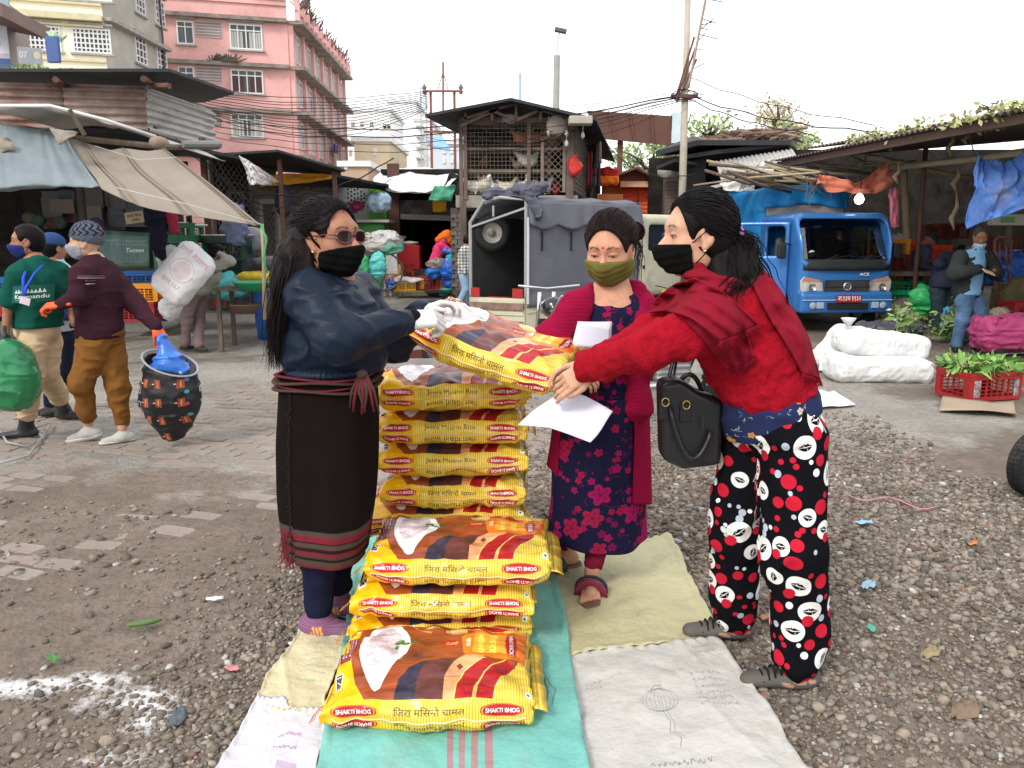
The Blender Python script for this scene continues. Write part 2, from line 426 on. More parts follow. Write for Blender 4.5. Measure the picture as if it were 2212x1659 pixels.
# SETTING: ground, bricks, gravel, mats
def ground_mat():
 m=bpy.data.materials.new('ground');m.use_nodes=True;t=m.node_tree;N=t.nodes;L=t.links;b=N['Principled BSDF']
 tc=N.new('ShaderNodeTexCoord');P=tc.outputs['Object']
 def noise(sc,det=8,ro=.6,off=0):
  mp=N.new('ShaderNodeMapping');mp.inputs[1].default_value=(off,off*2,0);L.new(P,mp.inputs[0])
  n=N.new('ShaderNodeTexNoise');n.inputs['Scale'].default_value=sc;n.inputs['Detail'].default_value=det;n.inputs['Roughness'].default_value=ro
  L.new(mp.outputs[0],n.inputs[0]);return n.outputs['Fac']
 def rng(s,a,b_,c=0,d=1):
  r=N.new('ShaderNodeMapRange');r.inputs[1].default_value=a;r.inputs[2].default_value=b_;r.inputs[3].default_value=c;r.inputs[4].default_value=d
  L.new(s,r.inputs[0]);return r.outputs[0]
 def mth(op,a,b_=0.0):
  r=N.new('ShaderNodeMath');r.operation=op
  for i,x in enumerate((a,b_)):
   if isinstance(x,(int,float)):r.inputs[i].default_value=x
   else:L.new(x,r.inputs[i])
  return r.outputs[0]
 def mix(f,a,b_):
  r=N.new('ShaderNodeMix');r.data_type='RGBA';L.new(f,r.inputs[0])
  for i,x in((6,a),(7,b_)):
   if isinstance(x,tuple):r.inputs[i].default_value=(*x,1)
   else:L.new(x,r.inputs[i])
  return r.outputs[2]
 sx=N.new('ShaderNodeSeparateXYZ');L.new(P,sx.inputs[0]);X,Y=sx.outputs[0],sx.outputs[1]
 dirt=mix(rng(noise(1.3),.35,.65),(.155,.116,.088),(.23,.182,.142))
 dirt=mix(rng(noise(14,6,.7,3),.45,.7),dirt,(.115,.090,.070))
 conc=mix(rng(noise(.9,8,.6,8),.35,.62),(.25,.232,.205),(.35,.325,.285))
 conc=mix(rng(noise(24,5,.7,5),.5,.72),conc,(.15,.13,.108))
 f=mth('ADD',rng(Y,4.2,6.2),mth('MULTIPLY',mth('SUBTRACT',noise(.8,6,.7,11),.5),2.4))
 xr=rng(mth('ADD',X,mth('MULTIPLY',mth('SUBTRACT',noise(.7,6,.7,51),.5),5)),1.6,5.4,0,.62);f=mth('SUBTRACT',f,xr);f=rng(f,.35,.65)
 c=mix(f,dirt,conc)
 red=rng(noise(1.1,5,.6,21),.55,.66,0,.55);c=mix(mth('MULTIPLY',red,rng(Y,3.5,5)),c,(.22,.145,.12))
 wet=rng(noise(.55,7,.7,31),.50,.60);wet=mth('MULTIPLY',wet,rng(Y,4.5,7));
 c=mix(mth('MULTIPLY',wet,.55),c,(.10,.09,.078))
 n5=noise(9,9,.75,41)
 dx=mth('SUBTRACT',X,-1.25);dy=mth('SUBTRACT',Y,2.2)
 def blobf(cx,cy,rx,ry):
  a=mth('DIVIDE',mth('SUBTRACT',X,cx),rx);b2=mth('DIVIDE',mth('SUBTRACT',Y,cy),ry)
  return mth('SUBTRACT',1.0,mth('SQRT',mth('ADD',mth('MULTIPLY',a,a),mth('MULTIPLY',b2,b2))))
 bl=None
 for(px,py,rx,ry)in((40,1480,.3,.12),(110,1468,.2,.06),(200,1470,.26,.1),(290,1500,.22,.09),(340,1555,.2,.12),(300,1520,.3,.1),(260,1640,.16,.09)):
  p=gd(px,py);q=blobf(p.x,p.y,rx,ry);bl=q if bl is None else mth('MAXIMUM',bl,q)
 pw=rng(mth('ADD',mth('MULTIPLY',bl,1.1),mth('MULTIPLY',mth('SUBTRACT',n5,.5),2.6)),.40,1.0,0,.88)
 c=mix(pw,c,(.82,.82,.83))
 L.new(c,b.inputs['Base Color'])
 ro=rng(wet,0,1,.92,.42);L.new(ro,b.inputs['Roughness']);b.inputs['Specular IOR Level'].default_value=.35
 h=mth('ADD',mth('MULTIPLY',noise(55,5,.7,2),.5),mth('MULTIPLY',noise(7,6,.65,6),1.0))
 vo=N.new('ShaderNodeTexVoronoi');vo.inputs['Scale'].default_value=42;L.new(P,vo.inputs[0])
 h=mth('SUBTRACT',h,mth('MULTIPLY',vo.outputs['Distance'],.45))
 bp=N.new('ShaderNodeBump');bp.inputs['Strength'].default_value=.8;bp.inputs['Distance'].default_value=.025;L.new(h,bp.inputs['Height']);L.new(bp.outputs[0],b.inputs['Normal'])
 return m
GM=ground_mat()
def gz(x,y):
 P=np.stack([np.asarray(x,float),np.asarray(y,float),np.zeros_like(np.asarray(x,float))],-1)
 f=np.clip((y-.3)/1.0,0,1)*np.clip((16-y)/4,0,1)
 return(fbm(P,1.3,2,4)*.012+fbm(P,7,2,9)*.0035-.006)*f+.05*np.clip(y-10.5,0,14)
def zg(y):return.05*max(0,min(14,y-10.5))
def build_ground():
 xs=np.concatenate([[-320,-120,-50,-25,-14],np.arange(-8,8.01,.07),[14,25,50,120,320]])
 ys=np.concatenate([[-60,-10,-2],np.arange(.6,9,.06),np.arange(9,18,.25),[20,25,32,45,70,120,250,480]])
 X,Y=np.meshgrid(xs,ys);Z=gz(X,Y);v=np.stack([X,Y,Z],-1).reshape(-1,3)
 nx,ny=len(xs),len(ys);i,j=np.meshgrid(np.arange(nx-1),np.arange(ny-1));a=(j*nx+i).ravel()
 o=link('ground',npmesh('ground',v,np.stack([a,a+1,a+nx+1,a+nx],1)),GM);tag(o,'bare earth and worn hard standing of the market yard',kind='structure');return o
GROUND=build_ground()
def puddle(X,Y,rx,ry,seed,nm):
 c=gd(X,Y);mb=MB();pts=[]
 for k in range(40):
  a=2*math.pi*k/40;r=1+.35*nz(math.cos(a)*1.5,math.sin(a)*1.5,seed)
  pts.append((c.x+rx*r*math.cos(a),c.y+ry*r*math.sin(a)))
 z=float(gz(c.x,c.y))+.009
 mb.prism(pts,(0,0,z-.008),(1,0,0),(0,1,0),.008)
 o=mb.build('puddle',M('muddy_water',(.045,.042,.036),rough=.04,var=.05,bump=.05,bs=6,spec=.6,bdist=.004));return tag(o,nm,kind='structure')
puddle(905,765,.42,.42,1,'shallow muddy puddle behind the stacked rice sacks')
puddle(1760,722,.9,.25,4,'wet patch under the blue truck')
def build_bricks():
 parent=tag(MB().box((0,0,-.05),(.01,.01,.01)).build('brick_paving',GM),kind='structure')
 BM=[M('brick_%d'%i,c,rough=.9,var=.25,vs=14,bump=.5,bs=45,dirt=1.3,dcol=(.22,.18,.145),ds=6)for i,c in enumerate(((.30,.25,.225),(.32,.285,.255),(.27,.24,.21),(.33,.26,.235)))]
 base=[]
 for k in range(8):
  mb=MB();n=12;w_,h_=.112,.053;pts=[]
  for(cx,cy)in((w_,h_),(-w_,h_),(-w_,-h_),(w_,-h_)):
   sx,sy=np.sign(cx),np.sign(cy);r=.012+.012*random.random()
   for a in((0,45,90)if sx*sy>0 else(90,45,0)):
    pts.append((cx-sx*r+sx*r*math.cos(D2R(a))+random.uniform(-.003,.003),cy-sy*r+sy*r*math.sin(D2R(a))+random.uniform(-.003,.003)))
  lo=[(x,y,-.04)for x,y in pts];mi=[(x,y,.0)for x,y in pts];hi=[(x*.93,y*.88,.005+random.uniform(-.0015,.0015))for x,y in pts];n=len(pts)
  mb.add(lo+mi+hi,[(i,(i+1)%n,n+(i+1)%n,n+i)for i in range(n)]+[(n+i,n+(i+1)%n,2*n+(i+1)%n,2*n+i)for i in range(n)]+[tuple(range(2*n,3*n))])
  base.append(mb)
 cand=[]
 th=D2R(-14);ct,st=math.cos(th),math.sin(th)
 for r in range(-60,80):
  for q in range(-40,40):
   a,b=q*.238+(r%2)*.119,r*.122
   x=a*ct-b*st-2.2;y=a*st+b*ct+4.6
   if y<2.6 or y>8.5 or x>.6 or x<-7 or abs(x)>y*.75:continue
   e=fbm(np.array([x,y,0.]),.75,3,5)+.25*fbm(np.array([x,y,0.]),5,2,15)
   edge=(x+.35*(y-5.2))*.9
   if x>-.9-(4.8-y)*.9 and y<4.8:continue
   if random.random()<.18 or e+.3*random.random()>.20-max(0,(y-6)*.06)or(y<3.5 and x>-1.6):continue
   cand.append((y,x,e))
 cand.sort();mesh=[]
 for k,mb in enumerate(base):
  me=npmesh('brick',mb.v,mb.f,smooth=False);me.materials.append(BM[k%4]);mesh.append(me)
 far=MB()
 for i,(y,x,e)in enumerate(cand):
  z=float(gz(x,y))+(.004 if y>5.2 else random.uniform(-.007,.001))-max(0,e)*.02;rz=th+random.gauss(0,.05);k=random.randrange(8)
  if i<300:
   o=link('brick',mesh[k],None,parent);o.location=(x,y,z);o.rotation_euler=(random.gauss(0,.015),random.gauss(0,.015),rz)
  else:
   c,s=math.cos(rz),math.sin(rz);far.add([(x+p[0]*c-p[1]*s,y+p[0]*s+p[1]*c,z+p[2])for p in base[k].v],base[k].f,mi=k%4)
 if far.n:
  o=far.build('far_bricks',BM,parent,uvmap=0);o['kind']='stuff'
build_bricks()
def rocks(n,xy,size,verts_hi,name,label,flat=.6,cols=None):
 import bmesh
 protos=[]
 for k in range(8):
  bm=bmesh.new();bmesh.ops.create_icosphere(bm,subdivisions=1,radius=1)
  P=np.array([v.co[:]for v in bm.verts]);F_=np.array([[v.index for v in f.verts]for f in bm.faces]);bm.free()
  P=P*(1+.42*vnoise(P,1.2,k)[:,None]+.16*vnoise(P,3,k+9)[:,None])
  P=np.sign(P)*np.abs(P)**.88;P*=np.array([1,random.uniform(.6,.9),random.uniform(.45,.7)]);protos.append((P,F_))
 pid=np.random.randint(0,8,n);V_=[];Fa=[];C=[];off=0
 for k in range(8):
  idx=np.where(pid==k)[0]
  if not len(idx):continue
  P,F_=protos[k];m=len(idx);a=np.random.rand(m)*2*np.pi;ca,sa=np.cos(a),np.sin(a)
  tl=np.random.randn(m)*.25
  X=P[None,:,0];Y=P[None,:,1];Z=P[None,:,2]+X*tl[:,None];s=size[idx][:,None]
  x=(X*ca[:,None]-Y*sa[:,None])*s+xy[idx,0][:,None];y=(X*sa[:,None]+Y*ca[:,None])*s+xy[idx,1][:,None]
  z=Z*s+gz(xy[idx,0],xy[idx,1])[:,None]+s*np.random.uniform(.05,.4,m)[:,None]
  V_.append(np.stack([x,y,z],-1).reshape(-1,3));Fa.append((F_[None]+(np.arange(m)*len(P))[:,None,None]+off).reshape(-1,3));off+=m*len(P)
  g=np.random.uniform(.09,.27,m);t=np.random.rand(m)
  c=np.stack([g*(1.04+.12*t),g*(.92+.02*t),g*(.80-.10*t)],1);rd=np.random.rand(m)<.012;c[rd]=[.24,.13,.10];wh=np.random.rand(m)<.02;c[wh]=[.42,.40,.38]
  C.append(np.repeat(c,len(P),0))
 o=link(name,npmesh(name,np.concatenate(V_),np.concatenate(Fa),smooth=False,col=np.concatenate(C)),M('stone',attr=True,rough=.85,var=.3,vs=60,bump=.25,bs=160,bdist=.003))
 return tag(o,label,'gravel',kind='stuff')
def gravel():
 def dens(x,y):
  P=np.stack([x,y,0*x],-1);n=fbm(P,.9,3,2)
  right=np.clip((x+.2)/.6,0,1)*np.clip((7.2-y)/2.5,0,1)
  left=np.clip((2.9-y)/1.2,0,1)*np.clip((x+1.7)/1.1+.2,0.06,1)
  mid=np.exp(-((x+.55)/.45)**2)*np.clip((4.3-y)/1.5,0,1)
  hard=np.clip((y-4.2)/1.4,0,1)*(x<.0)
  d=np.maximum(np.maximum(right*.95,left),mid)+.05
  return np.clip(d*(1+1.1*n)-hard*.5-np.clip((x-2.2)/1.5,0,1)*np.clip((y-3.9)/1,0,1)*.75,0,1)
 def sample(n,y0,y1):
  X=[];Y=[]
  while sum(len(a)for a in X)<n:
   y=np.random.uniform(y0,y1,n*2);x=np.random.uniform(-.72,.72,n*2)*(y+.5);k=np.random.rand(n*2)<dens(x,y)*np.minimum(1,(2.2/y)**.5)*(y+.5)/(y1+.5)
   X.append(x[k]);Y.append(y[k])
  return np.stack([np.concatenate(X)[:n],np.concatenate(Y)[:n]],1)
 a=sample(9500,1.3,3.1);rocks(9500,a,np.random.lognormal(math.log(.0105),.38,9500).clip(.005,.026),True,'gravel','loose grey gravel close by on the earth')
 a=sample(26000,1.3,3.6);rocks(26000,a,np.random.lognormal(math.log(.0062),.4,26000).clip(.003,.014),False,'gravel','fine grey gravel filling between larger stones')
 a=sample(22000,3.1,8.0);rocks(22000,a,np.random.lognormal(math.log(.0115),.4,22000).clip(.006,.028),False,'gravel','grey gravel further back in the yard')
gravel()
def litter():
 items=[('paper_scrap','white crumpled paper scrap on the dirt left of the purple shoes','litter',(465,1300),.035,(.75,.75,.75)),('plastic_scrap','pink plastic scrap lying on the gravel at lower left','litter',(502,1452),.03,(.55,.22,.24)),('leaf','small green leaf on the dirt by the white powder','leaf',(115,1430),.035,(.08,.22,.07)),('plastic_scrap','blue plastic scrap on the brown earth at right','litter',(1865,1135),.05,(.3,.5,.65)),('plastic_scrap','light blue wrapper on the gravel right of the patterned trousers','litter',(1875,1272),.05,(.3,.42,.5)),('plastic_scrap','green plastic scrap on the gravel right of the patterned trousers','litter',(1882,1365),.03,(.1,.45,.3)),('carrot_piece','orange vegetable piece on the brown earth','litter',(2100,1180),.035,(.6,.2,.06)),('leaf','dead brown leaf on the gravel at lower right','leaf',(2085,1545),.07,(.22,.15,.1)),('paper_scrap','white scrap at the left edge of the cream sack','litter',(640,1400),.03,(.7,.7,.72)),('slate_chip','dark blue flake on the gravel at lower left','litter',(385,1560),.05,(.1,.12,.14)),('paper_scrap','white scrap on the bricks near the walkers','litter',(640,830),.09,(.6,.6,.58)),('paper_scrap','grey paper scrap on the far brick paving','litter',(655,935),.07,(.4,.4,.38)),('leaf','yellowed leaf on the gravel under the orange scrap','leaf',(2010,1420),.05,(.3,.24,.12)),('cloth_scrap','red rag scrap flattened on the far yard','litter',(590,705),.16,(.4,.12,.12)),('cloth_scrap','orange scrap on the gravel behind the patterned trousers','litter',(1655,1340),.035,(.5,.25,.15))]
 for i,(nm,lab,cat,(X,Y),s,c)in enumerate(items):
  p=gd(X,Y);mb=MB();a0=random.random()*3
  def fn(u,v,s=s,p=p,i=i,a0=a0):
   x,y=(u-.5)*s*2,(v-.5)*s*1.1*(1-abs(u-.5)*1.2)
   return(p.x+x*math.cos(a0)-y*math.sin(a0),p.y+x*math.sin(a0)+y*math.cos(a0),.014+.3*s*abs(nz(u*2,v*2,i,2)))
  mb.grid(fn,8,8);tag(mb.build(nm,M('litter_%d'%i,c,rough=.6,bump=.1),smooth=1,solid=.0015),lab,cat)
 a,b=gd(272,1362),gd(350,1348);mb=MB();mb.tube([a+(b-a)*t+V((0,.004*math.sin(9*t),.018))for t in np.linspace(0,1,9)],[.003,.009,.011,.010,.011,.010,.011,.008,.003],7)
 tag(mb.build('bean_pod',M('pod',(.09,.17,.05),rough=.6),smooth=1),'long green bean pod lying on the dirt at left','vegetable')
 mb=MB();pts=[gd(1830+22*i,1068+3.2*i+8*math.sin(i*1.1),.02)for i in range(10)];mb.tube(pts,.005,5,flat=.4)
 tag(mb.build('ribbon',M('ribbon',(.62,.22,.3),rough=.5),smooth=1),'pink plastic ribbon trailing over the earth at right','ribbon')
 def cable(pix,r,lab,c,nm='string'):
  mb=MB();mb.tube([gd(x,y,.022+.01*abs(math.sin(i)))for i,(x,y)in enumerate(pix)],r,6);tag(mb.build(nm,M(nm+'_'+lab[:5],c,rough=.6),smooth=1),lab,'string')
 cable([(0,930),(15,955),(60,965),(95,945),(70,925),(110,915),(95,940),(60,985),(0,1000)],.008,'pale grey hose coiled by the black rubber boot',(.35,.34,.32),'hose')
 cable([(1380,1560),(1400,1545),(1420,1560),(1460,1562),(1450,1550)],.0015,'white thread on the dirt beside the white sack mat',(.6,.6,.58),'thread')
 a=gd(2035,850);b=gd(2200,865);mb=MB()
 P0,P1,P2,P3=gd(2028,892),gd(2195,905),gd(2188,876),gd(2035,864)
 def cb(u,v):
  q=(P0*(1-u)+P1*u)*(1-v)+(P3*(1-u)+P2*u)*v;return(q.x,q.y,.02+.018*abs(math.sin(u*3.1+v))+.01*nz(u*3,v*3,0,1)+(.03 if v<.1 else 0)*u)
 mb.grid(cb,14,6);tag(mb.build('cardboard_sheet',M('cardboard',(.36,.28,.2),rough=.85,var=.1),smooth=1,solid=.006),'flat piece of brown cardboard in front of the red crate','cardboard')
 P=[gd(1760,888),gd(1848,880),gd(1800,852),gd(1765,845)];mb=MB()
 mb.grid(lambda u,v:tuple(((P[0]*(1-u)+P[1]*u)*(1-v)+(P[3]*(1-u)+P[2]*u)*v)+V((0,0,.03+.02*nz(u*3,v*3,3,1)))),10,6)
 tag(mb.build('flat_white_sack',M('white_woven',(.72,.72,.7),rough=.6),smooth=1,solid=.006),'empty flat white sack behind the patterned trousers','sack')
litter()
def weave(cv,c2,n,al=.12,seed=1):
 rr=random.Random(seed)
 for _ in range(n):
  x,y=rr.uniform(0,cv.w),rr.uniform(0,cv.h);a=rr.choice((0,1.57))+rr.gauss(0,.5);l=rr.uniform(10,60)
  cv.line([(x,y),(x+l*math.cos(a),y+l*math.sin(a))],rr.uniform(1,3),c2,al)
def scribble(cv,x,y,w_,rows,c,seed,lw=2.5,al=.7,dy=16):
 rr=random.Random(seed)
 for r in range(rows):
  px=x
  while px<x+w_:
   pts=[(px,y-r*dy)]
   for _ in range(5):pts.append((pts[-1][0]+rr.uniform(0,6),y-r*dy+rr.uniform(-5,5)))
   cv.line(pts,lw,c,al);px=pts[-1][0]+rr.uniform(2,9)
def mat_patch(name,label,pix,z,col,seed,paint=None,W=700,H=500,wr=.010,nu=70,nv=60):
 P=[gd(x,y)for x,y in pix]
 cv=Canvas(W,H,col);weave(cv,tuple(c*.7 for c in col),260,.16,seed);weave(cv,tuple(min(1,c*1.15)for c in col),200,.15,seed+1)
 if paint:paint(cv)
 mt=M('mat_'+name+str(seed),img=cv.image('mat_'+str(seed)),rough=.62,var=.12,vs=5,bump=.5,bs=34,bdist=.012,dirt=.35,dcol=(.25,.22,.17),ds=5)
 mb=MB()
 def fn(u,v):
  q=(P[0]*(1-u)+P[1]*u)*(1-v)+(P[3]*(1-u)+P[2]*u)*v
  e=min(u,1-u,v,1-v);q=q+V((nz(u*4,v*4,seed,1.3),nz(u*4,v*4,seed+5,1.3),0))*.02
  zz=z+wr*(fbm(np.array([q.x,q.y*1.2,seed]),4.2,3,seed)+.35)+.7*wr*abs(float(vnoise(np.array([q.x*.6+q.y,q.y*.5-q.x,0.]),9,seed)))+.5*wr*(1-abs(2*float(vnoise(np.array([q.x+q.y*.4,q.y*.3,0.]),6,seed+3))))**4
  if e<.03:zz+=.008*abs(math.sin(u*37+v*29))
  return(q.x,q.y,zz+.015)
 mb.grid(fn,nu,nv);o=mb.build(name,mt,smooth=1,solid=.0035);return tag(o,label,'woven sack')
def p_white(cv):
 k=(.16,.16,.18)
 for i,rx in enumerate((70,56,40,22,6)):
  t=np.linspace(0,2*math.pi,30);cv.line([(330+rx*math.cos(a),330+34*math.sin(a))for a in t],2,k,.6)
 cv.line([(300,362),(320,372),(345,370),(350,362)],2.5,k,.7);cv.line([(330,296),(340,270),(325,250),(345,230),(330,212)],2.5,k,.6)
 cv.line([(345,296),(352,268),(338,248),(355,232)],2.5,k,.6)
 scribble(cv,470,390,120,6,k,3,2,.5,16);scribble(cv,220,180,170,1,k,5,3,.6);scribble(cv,60,400,60,2,k,8,2,.5)
 scribble(cv,180,120,300,1,k,6,4.5,.75);scribble(cv,470,140,110,2,k,16,4,.7,30);scribble(cv,260,85,200,1,k,26,4.5,.7)
 scribble(cv,540,470,90,2,k,9,2,.6)
def p_yel(cv):
 for x,y,r in((190,330,70),(120,260,50)):cv.ell(x,y,r*.7,r,(.22,.28,.24),.4,.35)
 weave(cv,(.12,.16,.15),130,.25,77)
def p_teal(cv):
 for i in range(4):cv.rect(330+i*34,70,348+i*34,170,(.42,.13,.16),.75)
 for i in range(4):cv.rect(315+i*40,15,350+i*40,60,(.42,.13,.16),.55)
 k=(.05,.08,.09);cv.line([(560,170),(585,175),(580,205),(562,195),(590,160),(610,190),(612,165),(600,150)],4,k,.8);cv.line([(600,205),(640,170),(620,150)],3,k,.6)
def p_cream(cv):
 for r in range(9):scribble(cv,290,470-r*38,230,1,(.20,.34,.30),60+r,4,.5)
 for r in range(4):scribble(cv,520,420-r*60,100,1,(.55,.2,.12),80+r,4,.5)
def p_white2(cv):
 k=(.36,.17,.36);cv.poly([(380,300),(560,300),(560,180),(380,180)],k,.45)
 scribble(cv,300,380,200,2,k,90,6,.5,40);cv.line([(250,420),(330,300),(420,220)],5,k,.3)
TEAL=srgb(112,178,168)
mat_patch('cream_sack_mat','cream printed woven sack under the left edge of the pile',[(538,1545),(700,1560),(762,1370),(655,1368)],.004,srgb(206,196,158),11,p_cream,wr=.012,nu=50,nv=50)
mat_patch('white_sack_mat','white woven sack with purple print at lower left',[(360,1900),(690,1900),(700,1548),(556,1520)],.006,srgb(205,203,208),12,p_white2,nu=50,nv=60)
mat_patch('white_sack_mat','white woven sack with pencil drawing of a pumpkin',[(1270,1900),(1905,1900),(1552,1390),(1222,1425)],.005,srgb(190,188,182),14,p_white,wr=.011,nu=80,nv=80)
mat_patch('yellow_sack_mat','pale yellow stained woven sack under the brown sandals',[(1205,1438),(1556,1397),(1456,1168),(1130,1190)],.009,srgb(186,180,142),13,p_yel,wr=.010,nu=70,nv=60)
mat_patch('teal_sack_mat','turquoise woven sack under the pile of rice',[(655,1900),(1312,1900),(1190,1170),(770,1185)],.019,TEAL,15,p_teal,wr=.014,nu=90,nv=100)
# RICE SACKS
YEL,STR,RED,CRM=srgb(238,184,22),srgb(206,168,52),srgb(172,26,34),srgb(236,214,96)
def badge(cv,cx,cy,w_,h_,rot=0,flip=1):
 for sc,c in((1.10,RED),(1.03,srgb(225,170,60)),(.97,RED)):
  pts=[]
  for k in range(48):
   a=2*math.pi*k/48;ca,sa=math.cos(a),math.sin(a)
   x=w_/2*np.sign(ca)*abs(ca)**.75*sc;y=h_/2*np.sign(sa)*abs(sa)**.7*sc*(1+.13*math.cos(a*2-math.pi)*0+.14*abs(math.cos(2.0*a)))
   pts.append((cx+x*math.cos(rot)-y*math.sin(rot),cy+x*math.sin(rot)+y*math.cos(rot)))
  cv.poly(pts,c)
 cv.text('SHAKTI BHOG',cx,cy,w_*.84,h_*.42,(.92,.88,.85),rot,bold=.02)
def bag_art(kind):
 W,H=924,1624;cv=Canvas(W,H,YEL)
 def st(s,t):return(s*W,H*.5+t*H*.38)
 def stripes(poly):
  cv.poly(poly,STR)
  P=np.array(poly);x0,x1,y0,y1=P[:,0].min(),P[:,0].max(),P[:,1].min(),P[:,1].max()
  m=Canvas(W,H,(0,0,0));m.poly(poly,(1,1,1));msk=m.a[...,:1]
  xx=(np.arange(W)%13<7).astype(np.float32)[None,:,None]
  cv.a[...,:3]=cv.a[...,:3]*(1-msk*xx)+np.array(srgb(240,214,88),dtype=np.float32)*msk*xx
 stripes([(W*.27,0),(W,0),(W,H*.5),(W*.27,H*.5)]);stripes([(W*.27,H*.88),(W,H*.88),(W,H),(W*.27,H)])
 t1,t2=('िजरा मिसनो चामल','Jeera Masino Rice')if kind==0 else('Jeera Masino Rice','िजरा मिसनो चामल')
 for v0,tt,rot in((.468,t1,0),(.412,t2,math.pi),(.912,t1,0),(.968,t2,math.pi)):
  badge(cv,W*.15,H*v0,W*.19,H*.032,rot);badge(cv,W*.84,H*v0,W*.19,H*.032,rot)
  cv.text(tt,W*.5,H*v0,W*.33,H*.026,(.06,.05,.02),rot,bold=.0 if 'J' in tt else.006)
 cv.rect(0,H*.0,W,H*.05,YEL)
 def art():
  rr=random.Random(4);wood=srgb(150,72,40)
  cv.poly([st(.19,0),st(.13,.15),st(.08,.4),st(.05,.7),st(.09,.95),st(.12,1.0),st(.97,1.0),st(.97,0)],wood)
  for i in range(90):
   s0=rr.uniform(.1,.75);t0=rr.uniform(.02,.95);l=rr.uniform(.05,.25)
   cv.line([st(s0,t0),st(s0+l,t0+l*.35)],rr.uniform(2,7),srgb(*rr.choice([(120,52,30),(180,98,58),(165,84,50),(98,44,28)])),.4)
  stripes([st(.72,0),st(1.0,0),st(1.0,1),st(.68,1),st(.74,.9),st(.92,.8),st(.95,.45),st(.9,.3),st(.76,.2)])
  cv.poly([st(.36,0),st(.37,.15),st(.41,.28),st(.47,.36),st(.55,.40),st(.70,.42),st(.62,0)],srgb(98,52,48))
  cv.poly([st(.33,0),st(.34,.16),st(.38,.28),st(.44,.35),st(.49,.37),st(.45,.3),st(.43,.18),st(.43,0)],srgb(52,46,62))
  cv.poly([st(.56,0),st(.56,.2),st(.60,.36),st(.66,.46),st(.76,.46),st(.72,.3),st(.66,.15),st(.63,0)],srgb(228,158,110))
  cv.poly([st(.615,.30),st(.632,.34),st(.65,.30),st(.632,.26)],srgb(110,60,50));cv.line([st(.56,.2),st(.66,.21)],4,srgb(120,60,40))
  for s0,s1 in((.61,.70),(.71,.80)):
   q=lambda e,o:[st(s0+e+o*x,y)for x,y in((0,0),(.015,.12),(.05,.24),(.11,.36),(.17,.42))]
   l=[st(s0,0),st(s0+.01,.12),st(s0+.045,.25),st(s0+.10,.35),st(s0+.15,.41)];r=[st(s1,0),st(s1+.01,.11),st(s1+.04,.2),st(s1+.09,.28),st(s1+.12,.32)]
   cv.poly(l+r[::-1],srgb(176,30,36));cv.line(l,7,srgb(240,200,110));cv.line(r,7,srgb(240,200,110))
  for s0,s1 in((.60,.68),(.70,.78)):
   l=[st(s0,1),st(s0+.03,.93),st(s0+.08,.87),st(s0+.14,.84)];r=[st(s1,1),st(s1+.03,.95),st(s1+.07,.92),st(s1+.12,.90)]
   cv.poly(l+r[::-1],srgb(176,30,36));cv.line(l,6,srgb(240,200,110));cv.line(r,6,srgb(240,200,110))
  cv.ell(*st(.47,.93),52,30,srgb(150,104,56));cv.ell(*st(.47,.95),40,14,srgb(220,180,120));cv.line([st(.36,.95),st(.40,.86),st(.46,.84)],12,srgb(190,130,70))
  cv.ell(*st(.60,.83),55,56,srgb(232,180,104));cv.ell(*st(.61,.87),44,28,srgb(246,214,150))
  bowl=[(.121,.436),(.105,.6),(.11,.74),(.14,.88),(.174,.96),(.22,.99),(.27,.985),(.30,.92),(.335,.80),(.36,.68),(.372,.58),(.35,.48),(.30,.317),(.275,.19),(.255,.09),(.235,.065),(.215,.1),(.18,.2),(.147,.317)]
  cv.poly([st(a,b)for a,b in bowl],(.93,.93,.93))
  rp=[(.15,.45),(.135,.6),(.15,.75),(.19,.88),(.25,.9),(.30,.78),(.33,.62),(.30,.45),(.25,.33),(.19,.32)]
  cv.poly([st(a,b)for a,b in rp],srgb(214,196,204))
  RP=np.array(rp);cxy=RP.mean(0)
  for i in range(620):
   a=rr.random()*6.283;r=rr.random()**.5*.95;k=rr.randrange(len(rp));p=cxy+(RP[k]-cxy)*r+np.array([rr.gauss(0,.008),rr.gauss(0,.02)])
   x,y=st(*p);an=rr.random()*3.14;l=rr.uniform(4,9)
   cv.line([(x,y),(x+l*math.cos(an),y+l*math.sin(an))],2.6,rr.choice([(.9,.88,.9),(.8,.76,.8),(.55,.48,.55),(.95,.95,.95),(.45,.4,.42),srgb(190,90,100),srgb(90,130,80)]),.85)
  for(a,b,rx,ry,ro)in((.31,.63,26,17,.6),(.345,.60,22,12,-.2),(.30,.56,16,9,1.4),(.385,.62,17,8,.2)):cv.ell(*st(a,b),rx,ry,srgb(44,120,46),ro);cv.ell(*st(a,b+.01),rx*.5,ry*.3,srgb(96,172,84),ro)
  cv.poly([st(.645,.50),st(.66,.45),st(.97,.40),st(.985,.82),st(.70,.84),st(.66,.78),st(.63,.70)],srgb(232,120,36));cv.poly([st(.69,.50),st(.93,.47),st(.93,.77),st(.70,.79)],srgb(244,164,60))
  cv.text('िजरा',*st(.80,.63),H*.11,46,srgb(255,226,90),-math.pi/2,bold=.03);cv.text('मिसनो',*st(.735,.62),H*.10,34,srgb(255,226,90),-math.pi/2,bold=.02);cv.text('चामल',*st(.665,.64),H*.045,22,(.9,.85,.7),-math.pi/2,bold=.02)
  badge(cv,*st(.895,.62),H*.135,52,-math.pi/2)
  cv.ell(*st(.575,.62),44,38,srgb(180,40,30));scribble(cv,st(.55,.62)[0],st(.55,.64)[1],46,2,(.95,.8,.3),5,4,.9,16)
  cv.poly([st(.012,.40),st(.075,.40),st(.085,.82),st(.02,.82)],srgb(130,28,44))
